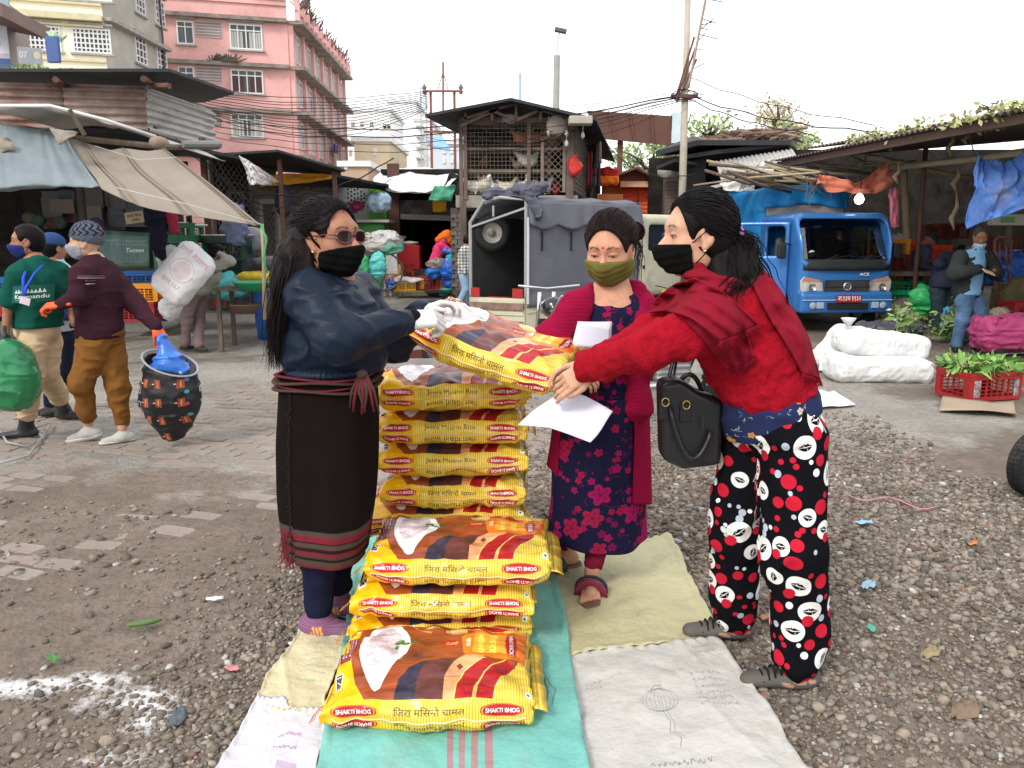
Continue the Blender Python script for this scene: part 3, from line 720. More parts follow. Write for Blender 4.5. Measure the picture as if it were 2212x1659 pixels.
  for i,s_ in enumerate((.03,.048,.066)):cv.text('श्रीकृष्ण खाद्य' if i==1 else 'सनराइज फुडस',*st(s_,.61),H*.13,12,(.9,.85,.85),-math.pi/2)
  cv.rect(st(.02,0)[0],st(0,.88)[1],st(.05,0)[0],st(0,.97)[1],srgb(170,30,40));cv.rect(st(.055,0)[0],st(0,.88)[1],st(.07,0)[0],st(0,.95)[1],(.9,.9,.9))
  cv.rect(st(.018,0)[0],st(0,.12)[1],st(.058,0)[0],st(0,.27)[1],(.85,.83,.8));cv.rect(st(.022,0)[0],st(0,.135)[1],st(.054,0)[0],st(0,.255)[1],srgb(60,58,52));cv.line([st(.03,.15),st(.05,.18),st(.03,.21)],3,(.8,.8,.8));cv.line([st(.028,.235),st(.048,.235)],4,(.85,.85,.8))
  cv.rect(st(.955,0)[0],st(0,.03)[1],st(.985,0)[0],st(0,.08)[1],(.85,.9,.85));cv.ell(*st(.97,.055),7,7,srgb(30,110,60))
 art();X,Y=np.meshgrid(np.arange(W)/W,np.arange(H)/W);Q=np.stack([X*1.0,Y,X*0],-1);n=fbm(Q,5,4,3)+.6*fbm(Q*np.array([1,4,1]),9,2,5)
 k=1+.42*n*((Y*W>H*.5)&(Y*W<H*.88)&(X>.1))+.05*n
 cv.a[...,:3]*=k[...,None]
 return cv.image('rice_sack_print_%d'%kind)
BAGM=[M('rice_sack_%d'%k,img=bag_art(k),rough=.34,var=.05,vs=8,bump=.25,bs=26,bdist=.006,coat=.25,rep='CLIP')for k in(0,1)]
for _m in BAGM:
 for _n in _m.node_tree.nodes:
  if _n.type=='TEX_IMAGE':_n.extension='EXTEND'
SEAM=M('seam_tape',srgb(226,196,150),rough=.6);THR=M('orange_thread',srgb(200,130,60),rough=.8)
def rice_sack(label,loc,rz,kind=0,L=.64,W=.43,T=.135,seed=0,bend=None,tilt=(0,0),earl=0.,group='yellow sacks of rice',extra=None):
 t=thing('rice_sack',label,'sack',loc,rz,group);t.rotation_euler=(tilt[0],tilt[1],rz)
 def shape_np(u,v):
  u,v=np.asarray(u,float),np.asarray(v,float)
  x=(u-.5)*2;ax=np.abs(x);ex=np.maximum(0.,1-ax**7)**.42;a=v
  y=np.select([a<.38,a<.5,a<.88],[1-2*a/.38,-np.ones_like(a),-1+2*(a-.5)/.38],1.0)
  z=np.select([a<.38,a<.5,a<.88],[-np.ones_like(a),-1+2*(a-.38)/.12,np.ones_like(a)],1-2*(a-.88)/.12)
  yy=y*np.sqrt(np.maximum(0,1-.20*z*z));zz=z*np.sqrt(np.maximum(0,1-.62*y*y))
  Wd=W/2*(.93+.07*ex)*(1+.035*(1-ax))*1.06;Td=T/2*(ex*.93+.02)*np.where(z>0,1.12,1.05)
  px,py,pz=x*L/2,yy*Wd,zz*Td
  px=px*(1-.035*(1-yy*yy)*ax**5)
  S=lambda A,B,C:np.stack(np.broadcast_arrays(A,B,C),-1)
  r1=vnoise(S(px*3,py*9,pz*9+seed*3.7),3.2,seed);r2=fbm(S(px,py,pz+seed),7,3,seed)
  am=.005+.018*(1-ex)+.010*ax**5+.005*(np.abs(y)>.98)
  n=S(.15*x,yy*.6,zz);n=n/np.maximum(np.linalg.norm(n,axis=-1,keepdims=True),1e-9)
  k=am*(1-np.abs(r1*2))*.9+.008*r2
  rid=np.abs(vnoise(S(px*22,py*2+pz*4,seed*1.0),1,seed+3))
  k=k-.005*rid*np.where(np.abs(y)>.95,1,.3)*(1+2*ax**4)
  k=k+.014*(.5-np.abs(vnoise(S((px+py*.8)*9,(px-py)*2.5,seed*1.7),1.6,seed+5)))
  p=S(px,py,pz)+n*k[...,None]
  p[...,2]+=np.where(ax>.8,.012*nz(seed,.9,0,3)*(ax-.8)*5,0)
  return p
 def shape(u,v):
  p=V(shape_np([u],[v])[0]);return bend(p)if bend else p
 NU,NV=84,104
 U,Vv=np.meshgrid(np.arange(NU+1)/NU,np.arange(NV)/NV);vs=shape_np(U.ravel(),Vv.ravel())
 if bend:vs=np.array([bend(V(p))for p in vs])
 W1=NU+1
 uv=[(i/NU,j/NV)for j in range(NV+1)for i in range(NU+1)]
 fs=[(j*W1+i,j*W1+i+1,(j+1)*W1+i+1,(j+1)*W1+i)for j in range(NV)for i in range(NU)]
 vs=np.concatenate([vs,vs[:W1]]);o=link('sack_body',npmesh('sack_body',vs,np.array(fs),uv=uv),BAGM[kind],t)
 for vv in(.437,.94):
  mb=MB();pts=[]
  for i in range(3,70):
   p=shape(i/72,vv);q=V((0,-.0035 if vv<.5 else.0035,.002*math.sin(i*.7+seed)))
   pts.append(p+q)
  mb.tube(pts,.0042,6,flat=.5);mb.build('seam',SEAM,t,smooth=1)
 for sx in(-1,1):
  mb=MB();fl=random.uniform(.012,.022)+(.03 if(sx>0 and earl)else 0)*1
  def ff(u,v,sx=sx,fl=fl):
   yy=(u-.5)*W*.90;b=V((sx*(L/2-.006+v*fl),yy,(.010*math.sin(u*9+seed)+.006*math.sin(u*23+sx))*v-.02*v*v*(1 if earl else.3)+.006*nz(u*3,seed,sx,1)))
   return bend(b)if bend else b
  mb.grid(ff,26,4);o=mb.build('end_flap',BAGM[kind],t,smooth=1,solid=.002)
  uvl=o.data.uv_layers[0].data
  for k,d in enumerate(uvl):d.uv=((.002+.02*d.uv[1])if sx<0 else.985+.012*d.uv[1],.52+.34*d.uv[0])
  mb=MB();pts=[ff(i/24,.35)+V((0,0,.002))for i in range(25)];mb.tube(pts,.0016,5);mb.build('stitching',THR,t,smooth=1)
 mb=MB();e=V((-L/2-.01,-W*.40,0));e=bend(e)if bend else e
 for k in range(3):
  pts=[e+V((-.012*j-.004*random.random(),-.006*j+.008*random.gauss(0,1),-.010*j+.006*random.gauss(0,1)*(j>0)))for j in range(4)]
  mb.tube(pts,.0014,4)
 mb.build('loose_thread',THR,t,smooth=1)
 return t
def zc(Xl,Xr,Y,wid):pass
sack_specs=[('frontmost rice sack lying flat on the turquoise mat, bowl print up',gd(928,1580).x+.005,2.335,.072,0,0,.635,.45,.14,.02),('rice sack second behind the front one, lowest of the middle pile',-.27,2.60+.21,.066,0,1,.66,.43,.125,.06),('rice sack above the lowest one in the middle pile, narrow side facing out',-.245,2.56+.22,.193,0,2,.64,.43,.125,-.01),('rice sack on top of the middle pile, bowl print up',-.19,2.55+.225,.325,0,3,.66,.44,.135,-.015),('hidden lowest rice sack of the tall rear pile',-.25,3.24,.066,0,4,.66,.43,.125,.05),('hidden second rice sack of the tall rear pile',-.25,3.26,.193,0,5,.64,.43,.125,-.03),('rice sack low in the rear pile, its left corner poking out behind the apron',-.29,3.27,.315,0,6,.68,.44,.13,.04),('rice sack with Devanagari side text below three English ones',-.24,3.29,.425,0,7,.60,.43,.135,-.02),('rice sack with English side text, third from the top of the tall pile',-.25,3.29,.560,1,8,.62,.42,.135,.01),('rice sack with English side text, second from the top of the tall pile',-.25,3.29,.697,1,9,.62,.42,.135,.0),('rice sack with English side text on top of the tall pile, under the held one',-.25,3.30,.842,1,10,.62,.43,.155,.045)]
for(lab,x,y,z,kd,sd_,L_,W_,T_,rz)in sack_specs:
 rice_sack(lab,(x,y,z+.028),rz,kd,L_,W_,T_,sd_,earl=1 if sd_ in(3,0,9)else 0)
A,B=at(932,698,2.98),at(1226,806,2.82)
ctr=(A+B)/2;dv=B-A
_th=math.atan2(dv.z,math.hypot(dv.x,dv.y));_rz=math.atan2(dv.y,dv.x)
def held_bend(p):
 x=p.x/.32;return V((p.x,p.y,p.z*(1+.05*(1-x*x))-.030*(1-x*x)+.012))
HELD=rice_sack('tilted rice sack held between two women above the pile',ctr+V((0,.07,0)),_rz,0,.62,.40,.15,21,bend=held_bend,tilt=(D2R(8),-_th))
# BUILDINGS AND STALLS
class Face:
 """vertical wall plane between two plan points; s metres along, outward normal towards the camera"""
 def __init__(s,A,B):
  s.A=V((A[0],A[1],0));s.B=V((B[0],B[1],0));s.L=(s.B-s.A).length;s.X=(s.B-s.A)/s.L;s.N=V((s.X.y,-s.X.x,0))
 def sz(s,X,Y):
  r=V(ray(X,Y));O=V((0,0,CAM_H));k=(s.A-O).dot(s.N)/r.dot(s.N);p=O+r*k;return(p-s.A).dot(s.X),p.z
 def P(s,a,z,o=0):return s.A+s.X*a+s.N*o+V((0,0,z))
 def rect(s,px):
  x0,y0,x1,y1=px;xm,ym=(x0+x1)/2,(y0+y1)/2
  return s.sz(x0,ym)[0],s.sz(xm,y1)[1],s.sz(x1,ym)[0],s.sz(xm,y0)[1]
def fbox(mb,F,a0,z0,a1,z1,o0,o1,mi=0):
 vs=[F.P(a,z,o)for z in(z0,z1)for a,o in((a0,o1),(a1,o1),(a1,o0),(a0,o0))]
 mb.add(vs,[(3,2,1,0),(4,5,6,7),(0,1,5,4),(1,2,6,5),(2,3,7,6),(3,0,4,7)],mi=mi)
WHITEF=M('window_frame_white',(.72,.72,.70),rough=.5,var=.06);DARKG=M('dark_pane',(.03,.035,.04),rough=.08,var=.2,spec=.6,bump=0)
CURT=[M('curtain_%d'%i,c,rough=.9,var=.25,vs=2,stretch=(6,6,.2))for i,c in enumerate(((.42,.42,.40),(.10,.045,.05),(.55,.50,.45),(.12,.14,.16),(.45,.30,.28)))]
SILL=M('cement',(.36,.34,.31),rough=.9,var=.25)
def window(par,F,px=None,szr=None,cols=3,rows=2,transom=.3,cur=None,bar=.05,sill=True,grid=False,fm=None):
 a0,z0,a1,z1=F.rect(px)if px else szr
 w_,h_=a1-a0,z1-z0;fr=MB();o0,o1=.0,.09
 for(p,q,r,t)in((a0,z0,a1,z0+bar),(a0,z1-bar,a1,z1),(a0,z0+bar,a0+bar,z1-bar),(a1-bar,z0+bar,a1,z1-bar)):fbox(fr,F,p,q,r,t,o0,o1)
 b=bar*.75;zt=z1-h_*transom
 if transom:fbox(fr,F,a0+bar,zt-b/2,a1-bar,zt+b/2,.02,o1-.01)
 for i in range(1,cols):x=a0+w_*i/cols;fbox(fr,F,x-b/2,z0+bar,x+b/2,z1-bar,.021,o1-.008)
 if grid:
  for j in range(1,rows):z=z0+h_*j/rows;fbox(fr,F,a0+bar,z-b/2,a1-bar,z+b/2,.019,o1-.006)
 if sill:fbox(fr,F,a0-.12,z0-.10,a1+.12,z0-.002,0,.16,1);fbox(fr,F,a0-.12,z1+.12,a1+.12,z1+.22,0,.2,1)
 f=fr.build('window',[fm or WHITEF,SILL],par,uvmap=0)
 p=MB();fbox(p,F,a0+bar*.5,z0+bar*.5,a1-bar*.5,z1-bar*.5,.012,.02);p.build('pane',DARKG,f,uvmap=0)
 if cur is not None:
  c=MB();n=5
  for i in range(n*2):
   if i in(n-1,n):continue
   x=a0+bar+(w_-2*bar)*i/(2*n);fbox(c,F,x,z0+bar,x+(w_-2*bar)/(2*n)*.86,zt-b,.0205,.028+.012*(i%2))
  c.build('curtain',CURT[cur],f,uvmap=0)
 return f
def vent_grid(par,F,px,n,m,col=(.5,.42,.40)):
 a0,z0,a1,z1=F.rect(px);mb=MB();w_,h_=a1-a0,z1-z0
 for i in range(n+1):x=a0+w_*i/n;fbox(mb,F,x-w_/n*.22,z0,x+w_/n*.22,z1,.01,.06)
 for j in range(m+1):z=z0+h_*j/m;fbox(mb,F,a0,z-h_/m*.22,a1,z+h_/m*.22,.01,.055)
 f=mb.build('vent_lattice',M('vent',col,rough=.9),par,uvmap=0);p=MB();fbox(p,F,a0,z0,a1,z1,.001,.01);p.build('backing',M('vent_dark',(.05,.05,.05),rough=.9),f,uvmap=0)
def plan(X,d):p=at(X,515,d);return(p.x,p.y)
def wallmesh(par,name,Fs,z0,z1,mat,th=.4):
 mb=MB()
 for F in Fs:fbox(mb,F,0,z0,F.L,z1,-th,0)
 return mb.build(name,mat,par,uvmap=0)
def ledge(par,Fs,zs,mat,h=.22,o=.35,name='ledge',ext=0.0):
 for F in Fs:
  for z in zs:mb=MB();fbox(mb,F,-ext,z-h,F.L+ext,z,.001,o);mb.build(name,mat,par,uvmap=0)
def yellow_block():
 F1,F2=Face(plan(20,41),plan(265,42.5)),Face(plan(265,42.5),plan(387,49.3))
 t=thing('apartment_block','pale yellow apartment block, warm sunlight in its front colour, grey shaded side','building',(F1.B.x,F1.B.y,0),world=1)
 wallmesh(t,'front_wall',[F1],0,17,M('sunlit_yellow_paint',srgb(244,238,214),rough=.85,var=.06,vs=.6),5);wallmesh(t,'side_wall',[F2],0,17,M('shaded_grey_wall',srgb(176,172,162),rough=.95,var=.16,vs=.8,bump=.2,bs=6),.5)  # front colour carries warm sunlight, grey side colour carries shade
 z1=F1.sz(265,40)[1];z2=F1.sz(200,155)[1];cem=M('cream_trim',srgb(205,196,160),rough=.9)
 ledge(t,[F1],[z1,z1-3.1],cem,.3,.5);ledge(t,[F2],[z1,z1-3.1+.02],SILL,.18,.45)
 ledge(t,[F1],[z1-.45],cem,.12,.2,'moulding');ledge(t,[F2],[z1+3.2],SILL,.2,.9,'ledge')
 ledge(t,[F1],[F1.sz(200,130)[1],F1.sz(200,8)[1],F1.sz(200,62)[1]+.25],cem,.12,.16,'moulding')
 window(t,F1,(157,62,240,116),cols=9,rows=5,transom=0,grid=True,bar=.09,cur=None)
 window(t,F1,(48,55,132,110),cols=9,rows=5,transom=0,grid=True,bar=.09)
 for px in((291,79,314,138),(338,104,358,155),(334,2,353,56),(290,-30,310,30)):window(t,F2,px,cols=3,rows=4,transom=0,grid=True,bar=.09)
 window(t,F1,(90,-60,240,0),cols=9,rows=4,transom=0,grid=True,bar=.09)
 mb=MB();mb.tube([F2.P(F2.L-.5,z,.15)for z in(2,17)],.06,8);mb.build('drain_pipe',M('pipe_dark',(.1,.1,.1)),t)
yellow_block()
def pink_block():
 F1,F2=Face(plan(362,50.5),plan(643,52.5)),Face(plan(643,52.5),plan(750,70.4))
 t=thing('apartment_block','pink apartment block with four floors of white windows','building',(F1.B.x,F1.B.y,0),world=1)
 PK=M('pink_paint',srgb(228,176,170),rough=.88,var=.10,vs=.5,bump=.1,bs=3,dirt=.6,dcol=srgb(176,132,122),ds=.5)
 zt=F1.sz(643,50)[1];fl=(F1.sz(640,46)[1]-F1.sz(640,241)[1])/2
 wallmesh(t,'front_wall',[F1],0,zt+1.3,PK,.5);wallmesh(t,'side_wall',[F2],0,zt+.01,PK,.5)
 mb=MB();mb.add([F1.A+V((0,0,zt)),F1.B+V((0,0,zt)),F2.B+V((0,0,zt)),F1.A+V((6,24,zt))],[(0,1,2,3)]);mb.build('roof',SILL,t)
 zs=[F1.sz(500,y)[1]for y in(36,135,235)];zs=[zs[0]-i*fl for i in range(4)]
 LM=M('stained_cement',(.26,.22,.19),rough=.95,var=.4,vs=1.5);ledge(t,[F1],zs,LM,.22,.45);ledge(t,[F2],zs,LM,.22,1.0)
 ledge(t,[F1],[zs[0]+1.7,zs[0]+1.0],PK,.18,.12,'parapet_coping')
 for px in((382,46,419,96),(386,144,421,200)):window(t,F1,px,cols=2,transom=.25,cur=3,bar=.08)
 for px in((496,53,567,108),(499,151,569,203),(499,246,569,297)):window(t,F1,px,cols=4,transom=.25,cur=(0 if px[1]<60 else 1 if px[1]<160 else 2),bar=.09)
 for px in((423,48,478,80),(424,146,478,178),(457,242,478,273)):vent_grid(t,F1,px,14,5)
 zb=[z+.0 for z in zs];n=12
 for k,z in enumerate(zb[:4]):
  for i in range(n):
   a=F2.L*(i+.35)/n;w_=F2.L/n*(.62)
   window(t,F2,szr=(a,z-fl+.55 if k>=0 else 0,a+w_,z-.45),cols=2,transom=.25,cur=(0,2,3,4)[(i*3+k)%4]if(i+k)%3 else None,bar=.08,sill=0)
 for i in range(0,n+1,2):
  m2=MB();fbox(m2,F2,F2.L*i/n+.1,0,F2.L*i/n+.35,zt,.003,.3);m2.build('pilaster',PK,t,uvmap=0)
  m2=MB();m2.tube([F2.P(F2.L*i/n+.6,1,.12),F2.P(F2.L*i/n+.6,zt-.5,.12)],.07,6);m2.build('drain_pipe',M('pipe_dark',(.1,.1,.1)),t)
 mb=MB()
 for i in range(14):
  a=F2.L*i/13;fbox(mb,F2,a,zt,a+.28,zt+1.1+.3*random.random(),.5,.8)
 fbox(mb,F2,0,zt+.6,F2.L,zt+.75,.55,.75);mb.build('parapet',PK,t,uvmap=0)
 mb=MB()
 for i in range(70):
  b=F2.P(random.uniform(0,F2.L),zt+1,.6)if i<45 else F1.P(random.uniform(6,F1.L),zt+1.3,.1)
  for k in range(5):mb.beam(b,b+V((random.gauss(0,.3),random.gauss(0,.3),random.uniform(.2,.9))),.05,.05)
 mb.build('rooftop_plants',M('roofplants',(.16,.10,.08),var=.5),t)['kind']='stuff'
 c=F2.P(F2.L*.22,zt+2.2,.6);mb=MB();mb.lathe([(.0,0),(.3,.03),(.6,.15),(.75,.3)],c,R=Euler((D2R(70),0,D2R(-60))).to_matrix(),n=20);mb.tube([c-V((0,0,2)),c],.05,6);mb.build('satellite_dish',M('dish',(.08,.08,.09),rough=.5),t,smooth=1,solid=.03)
 mb=MB();fbox(mb,F1,F1.L*.50,zs[1]-.02,F1.L*.62,zs[1]+.15,.46,.6)
 for k in range(60):b=F1.P(F1.L*random.uniform(.42,.60),zs[1],random.uniform(.1,.4));mb.beam(b,b+V((random.gauss(0,.25),0,random.uniform(.1,.5))),.05,.05)
 mb.build('ledge_weeds',M('weeds_dry',(.09,.08,.06),var=.4),t)['kind']='stuff'
 mb=MB();a0,z0,a1,z1=F2.rect((707,313,714,330));fbox(mb,F2,a0,z0,a1,z1,.5,.6);tag(mb.build('hanging_laundry',M('blue_cloth',(.03,.05,.2)),None,uvmap=0),'dark blue cloth drying outside the far side of the pink building','laundry')
pink_block()
def brick_house():
 d=24;F=Face(plan(-60,d),plan(40,d+.3));t=thing('brick_house','red brick house corner with a blue and white hoarding at the left edge','building',(F.B.x,F.B.y,0),world=1)
 BR=M('red_brick',(.26,.07,.045),rough=.9,var=.3,vs=12,bump=.3,bs=30)
 z0,z1=3.0,F.sz(20,-20)[1];mb=MB();fbox(mb,F,0,0,F.L,z1,-3,-.02);mb.build('wall',M('mortar',(.3,.25,.22)),t,uvmap=0)
 zb,zt_=F.sz(20,160)[1],F.sz(20,28)[1];rows=int((zt_-zb)/.085)
 bm_=None;k=0
 for r in range(rows):
  for c in range(6):
   a=F.L-.02-.25*(c+1)-(r%2)*.125+.125
   if bm_ is None:
    m1=MB();m1.box((0,0,0),(.235,.05,.075));bm_=npmesh('brick',m1.v,m1.f,smooth=False);bm_.materials.append(BR)
   o=link('brick',bm_,None,t);p=F.P(a+.12,zb+.0425+r*.085,0)-t.location;o.location=p;o.rotation_euler=(0,0,math.atan2(F.X.y,F.X.x));k+=1
 cv=Canvas(256,512,srgb(214,218,226));cv.ell(90,250,120,110,srgb(190,205,222));cv.ell(110,180,60,50,srgb(224,222,190));cv.rect(0,0,256,70,srgb(70,96,150));cv.rect(0,70,256,130,srgb(150,110,130),.5)
 cv.line([(30,330),(150,400)],18,srgb(70,90,130));cv.line([(20,270),(170,290)],14,srgb(90,100,140))
 a0,z0_,a1,z1_=F.rect((-60,45,21,140));mb=MB();mb.add([F.P(a0,z0_,.12),F.P(a1,z0_,.12),F.P(a1,z1_,.12),F.P(a0,z1_,.12)],[(0,1,2,3)],[(0,0),(1,0),(1,1),(0,1)])
 mb.build('hoarding',M('hoarding',img=cv.image('hoarding'),rough=.5,rep='EXTEND'),t,solid=.04)
 mb=MB();P=[at(-80,10,23.5),at(8,14,23.5),at(100,58,24.5),at(95,66,26),at(-80,30,26)]
 mb.prism([(0,0)],(0,0,0),(1,0,0),(0,1,0),0)if False else None
 top=[at(-80,0,22.8),at(2,6,22.8),at(98,56,23.2),at(106,60,26),at(-80,20,26)]
 mb.add(top+[p-V((0,0,.35))for p in top],[(0,1,2,3,4),(9,8,7,6,5)]+[(i,i+5,(i+1)%5+5,(i+1)%5)for i in range(5)]);mb.build('roof_slab',M('brownslab',(.17,.12,.11),rough=.9),t)
 mb=MB();fbox(mb,F,-1,F.sz(10,28)[1],F.L+.5,z1+4,.1,.2);mb.build('upper_wall',M('upper_grey',srgb(150,168,172)),t,uvmap=0)
 mb=MB();a0,z0_,a1,z1_=F.rect((-60,140,48,160));fbox(mb,F,a0,z0_,a1,z1_,.05,.15);mb.build('fascia',M('bluefascia',srgb(96,108,134)),t,uvmap=0)
 mb=MB();A,B,C=at(98,68,23.2),at(142,78,23.4),at(120,92,23.1)
 mb.grid(lambda u,v:tuple((A*(1-u)+B*u)*(1-v)+(A*(1-u)*.4+B*u*.4+C*.6)*v+V((0,.15*math.sin(u*9),.05*math.sin(u*14)))),16,8)
 tag(mb.build('hanging_laundry',M('mint_cloth',srgb(168,196,160)),smooth=1,solid=.01),'pale green cloth hanging under the eave beside the yellow block','laundry')
 mb=MB();mb.box(at(115,107,23.1),(.36,.12,.7));tag(mb.build('hanging_laundry',M('blue_cloth2',srgb(80,100,150)),bevel=.03),'blue cloth hanging below the eave beside the yellow block','laundry')
 cv=Canvas(256,256,srgb(150,152,158));cv.text('07',60,190,90,60,srgb(190,190,190),bold=.02);cv.ell(205,190,36,34,srgb(196,186,160));cv.text('ADIDA',150,30,180,40,srgb(190,190,195),bold=.02)
 G=Face(plan(40,21),plan(92,21.2));a0,z0_,a1,z1_=G.rect((40,103,92,164));mb=MB()
 mb.add([G.P(a0,z0_,0),G.P(a1,z0_,0),G.P(a1,z1_,0),G.P(a0,z1_,0)],[(0,1,2,3)],[(0,0),(1,0),(1,1),(0,1)])
 tag(mb.build('signboard',M('greysign',img=cv.image('greysign'),rough=.6,rep='EXTEND'),None,solid=.05),'grey signboard reading 07 with a pale disc, by the brick house','sign')
brick_house()
def corr(A,B,C,D_,pitch=.075,amp=.012,across=True,nv=3,jag=0):
 """corrugated sheet between corners A B (bottom) C D (top, D above A); ribs run A->B if across else A->D"""
 A,B,C,D_=map(V,(A,B,C,D_));N=(B-A).cross(D_-A).normalized()
 Lr=(D_-A).length if across else(B-A).length;n=max(8,int(Lr/pitch*6))
 def f(u,v):
  k=v if across else u;ph=2*math.pi*k*Lr/pitch
  p=(A*(1-u)+B*u)*(1-v)+(D_*(1-u)+C*u)*v
  e=0
  if jag and u>.98:e=jag*nz(v*9,0,0,2)
  return p+N*amp*math.sin(ph)+(B-A).normalized()*e
 return f,(nv,n)if across else(n,nv)
def corr_sheet(name,mat,parent,A,B,C,D_,**kw):
 f,(nu,nv)=corr(A,B,C,D_,**kw);mb=MB();mb.grid(f,nu,nv);return mb.build(name,mat,parent,smooth=1,solid=.003,uvmap=0)
RUST=M('rusty_iron',(.38,.30,.26),rough=.75,var=.3,vs=1.6,stretch=(1,1,5),dirt=.95,dcol=(.19,.065,.04),ds=1.2,metal=.1)
GALV=M('galvanised_iron',(.50,.48,.45),rough=.5,var=.2,vs=2.2,stretch=(1,1,4),dirt=.35,dcol=(.2,.15,.11),ds=2,metal=.25)
TAR=M('dark_tin',(.035,.035,.038),rough=.7,var=.3);WOOD=M('old_wood',(.13,.10,.075),rough=.9,var=.3,stretch=(6,6,.6),vs=3,bump=.3)
DARK=M('painted_interior_shade',(.028,.025,.023),rough=1,var=.5,spec=.02);BAMB=M('bamboo',(.34,.27,.17),rough=.6,var=.25,vs=5);RUSTP=M('rust_pipe',(.14,.07,.05),rough=.8,var=.3)  # near-black DARK puts the interior shade into the wall colour
def tin_loft():
 t=thing('tin_loft','corrugated iron loft, rusty front and bare galvanised side','shed',at(323,290,14),world=1)
 P={k:at(*v)for k,v in dict(a=(-30,237,13.6),b=(151,250,13.8),c=(323,300,14),d=(325,186,14),e=(151,184,13.8),f=(-30,180,13.6),g=(466,332,16.6),h=(458,238,16.6)).items()}
 zb=min(P['a'].z,P['b'].z,P['c'].z);a,b,c=[V((P[k].x,P[k].y,zb))for k in 'abc'];zt_=P['d'].z
 corr_sheet('rusty_sheet',RUST,t,a,b,V((b.x,b.y,zt_)),V((a.x,a.y,zt_)),pitch=.125,amp=.03)
 corr_sheet('rusty_sheet',RUST,t,b+V((-.05,-.05,0)),c,V((c.x,c.y,zt_)),V((b.x-.05,b.y-.05,zt_)),pitch=.125,amp=.03)
 g=V((P['g'].x,P['g'].y,P['g'].z));corr_sheet('galvanised_sheet',GALV,t,c,g,V((g.x,g.y,P['h'].z)),V((c.x,c.y,zt_)),pitch=.125,amp=.03,jag=.12)
 mb=MB();r=[at(-30,164,13.35),at(367,166,13.35),at(508,232,16.4),at(440,232,18),at(-30,150,18)]
 rr=[V((p.x,p.y,zt_+.12+(p.y-12.8)*.06))for p in r]
 mb.add(rr+[p-V((0,0,.05))for p in rr],[(0,1,2,3,4),(9,8,7,6,5)]+[(i,i+5,(i+1)%5+5,(i+1)%5)for i in range(5)]);mb.build('roof',TAR,t)
 for q0,q1,in((at(120,172,12.9),at(140,186,14)),(at(310,170,12.9),at(332,184,14)),(at(322,186,13.6),at(366,186,13.4))):
  m2=MB();m2.tube([q0,q1],.05,7);m2.build('rafter',RUSTP,t)
 mb=MB();mb.box(((a.x+c.x)/2,15.4,zb+.2),(abs(c.x-a.x),2.4,.1));mb.box((a.x+2,15,1.6),(.2,.2,3.2));mb.build('floor_slab',DARK,t)
tin_loft()
def cloth(name,label,mat,pts,rows,cols,sag=0,cat='tarpaulin',parent=None,folds=(),fa=.03,th=.004,seed=0,nu=60,nv=40):
 """pts: rows x cols control grid of points (row 0 = top); Catmull-like bilinear with folds"""
 G=[[V(pts[r][c])for c in range(cols)]for r in range(rows)]
 def cr(p0,p1,p2,p3,t):return((p1*2)+(p2-p0)*t+(p0*2-p1*5+p2*4-p3)*t*t+(p1*3-p0-p2*3+p3)*t**3)*.5
 def row(r,u):
  x=u*(cols-1);i=min(int(x),cols-2);g=G[r];return cr(g[max(i-1,0)],g[i],g[i+1],g[min(i+2,cols-1)],x-i)
 def f(u,v):
  y=v*(rows-1);j=min(int(y),rows-2);q=[row(max(j-1,0),u),row(j,u),row(j+1,u),row(min(j+2,rows-1),u)]
  p=cr(*q,y-j)
  d=0
  for(u0,w_,amp)in folds:
   k=(u-u0)/(w_*(.35+v));d+=amp*math.exp(-k*k)*math.cos(k*5)*(1-.55*v)
  return p+V((0,-1,.3))*(d+fa*fbm(np.array([u*3,v*2,seed*1.3]),2,3,seed))
 mb=MB();mb.grid(f,nu,nv);o=mb.build(name,mat,parent,smooth=1,solid=th)
 return tag(o,label,cat)if parent is None else o
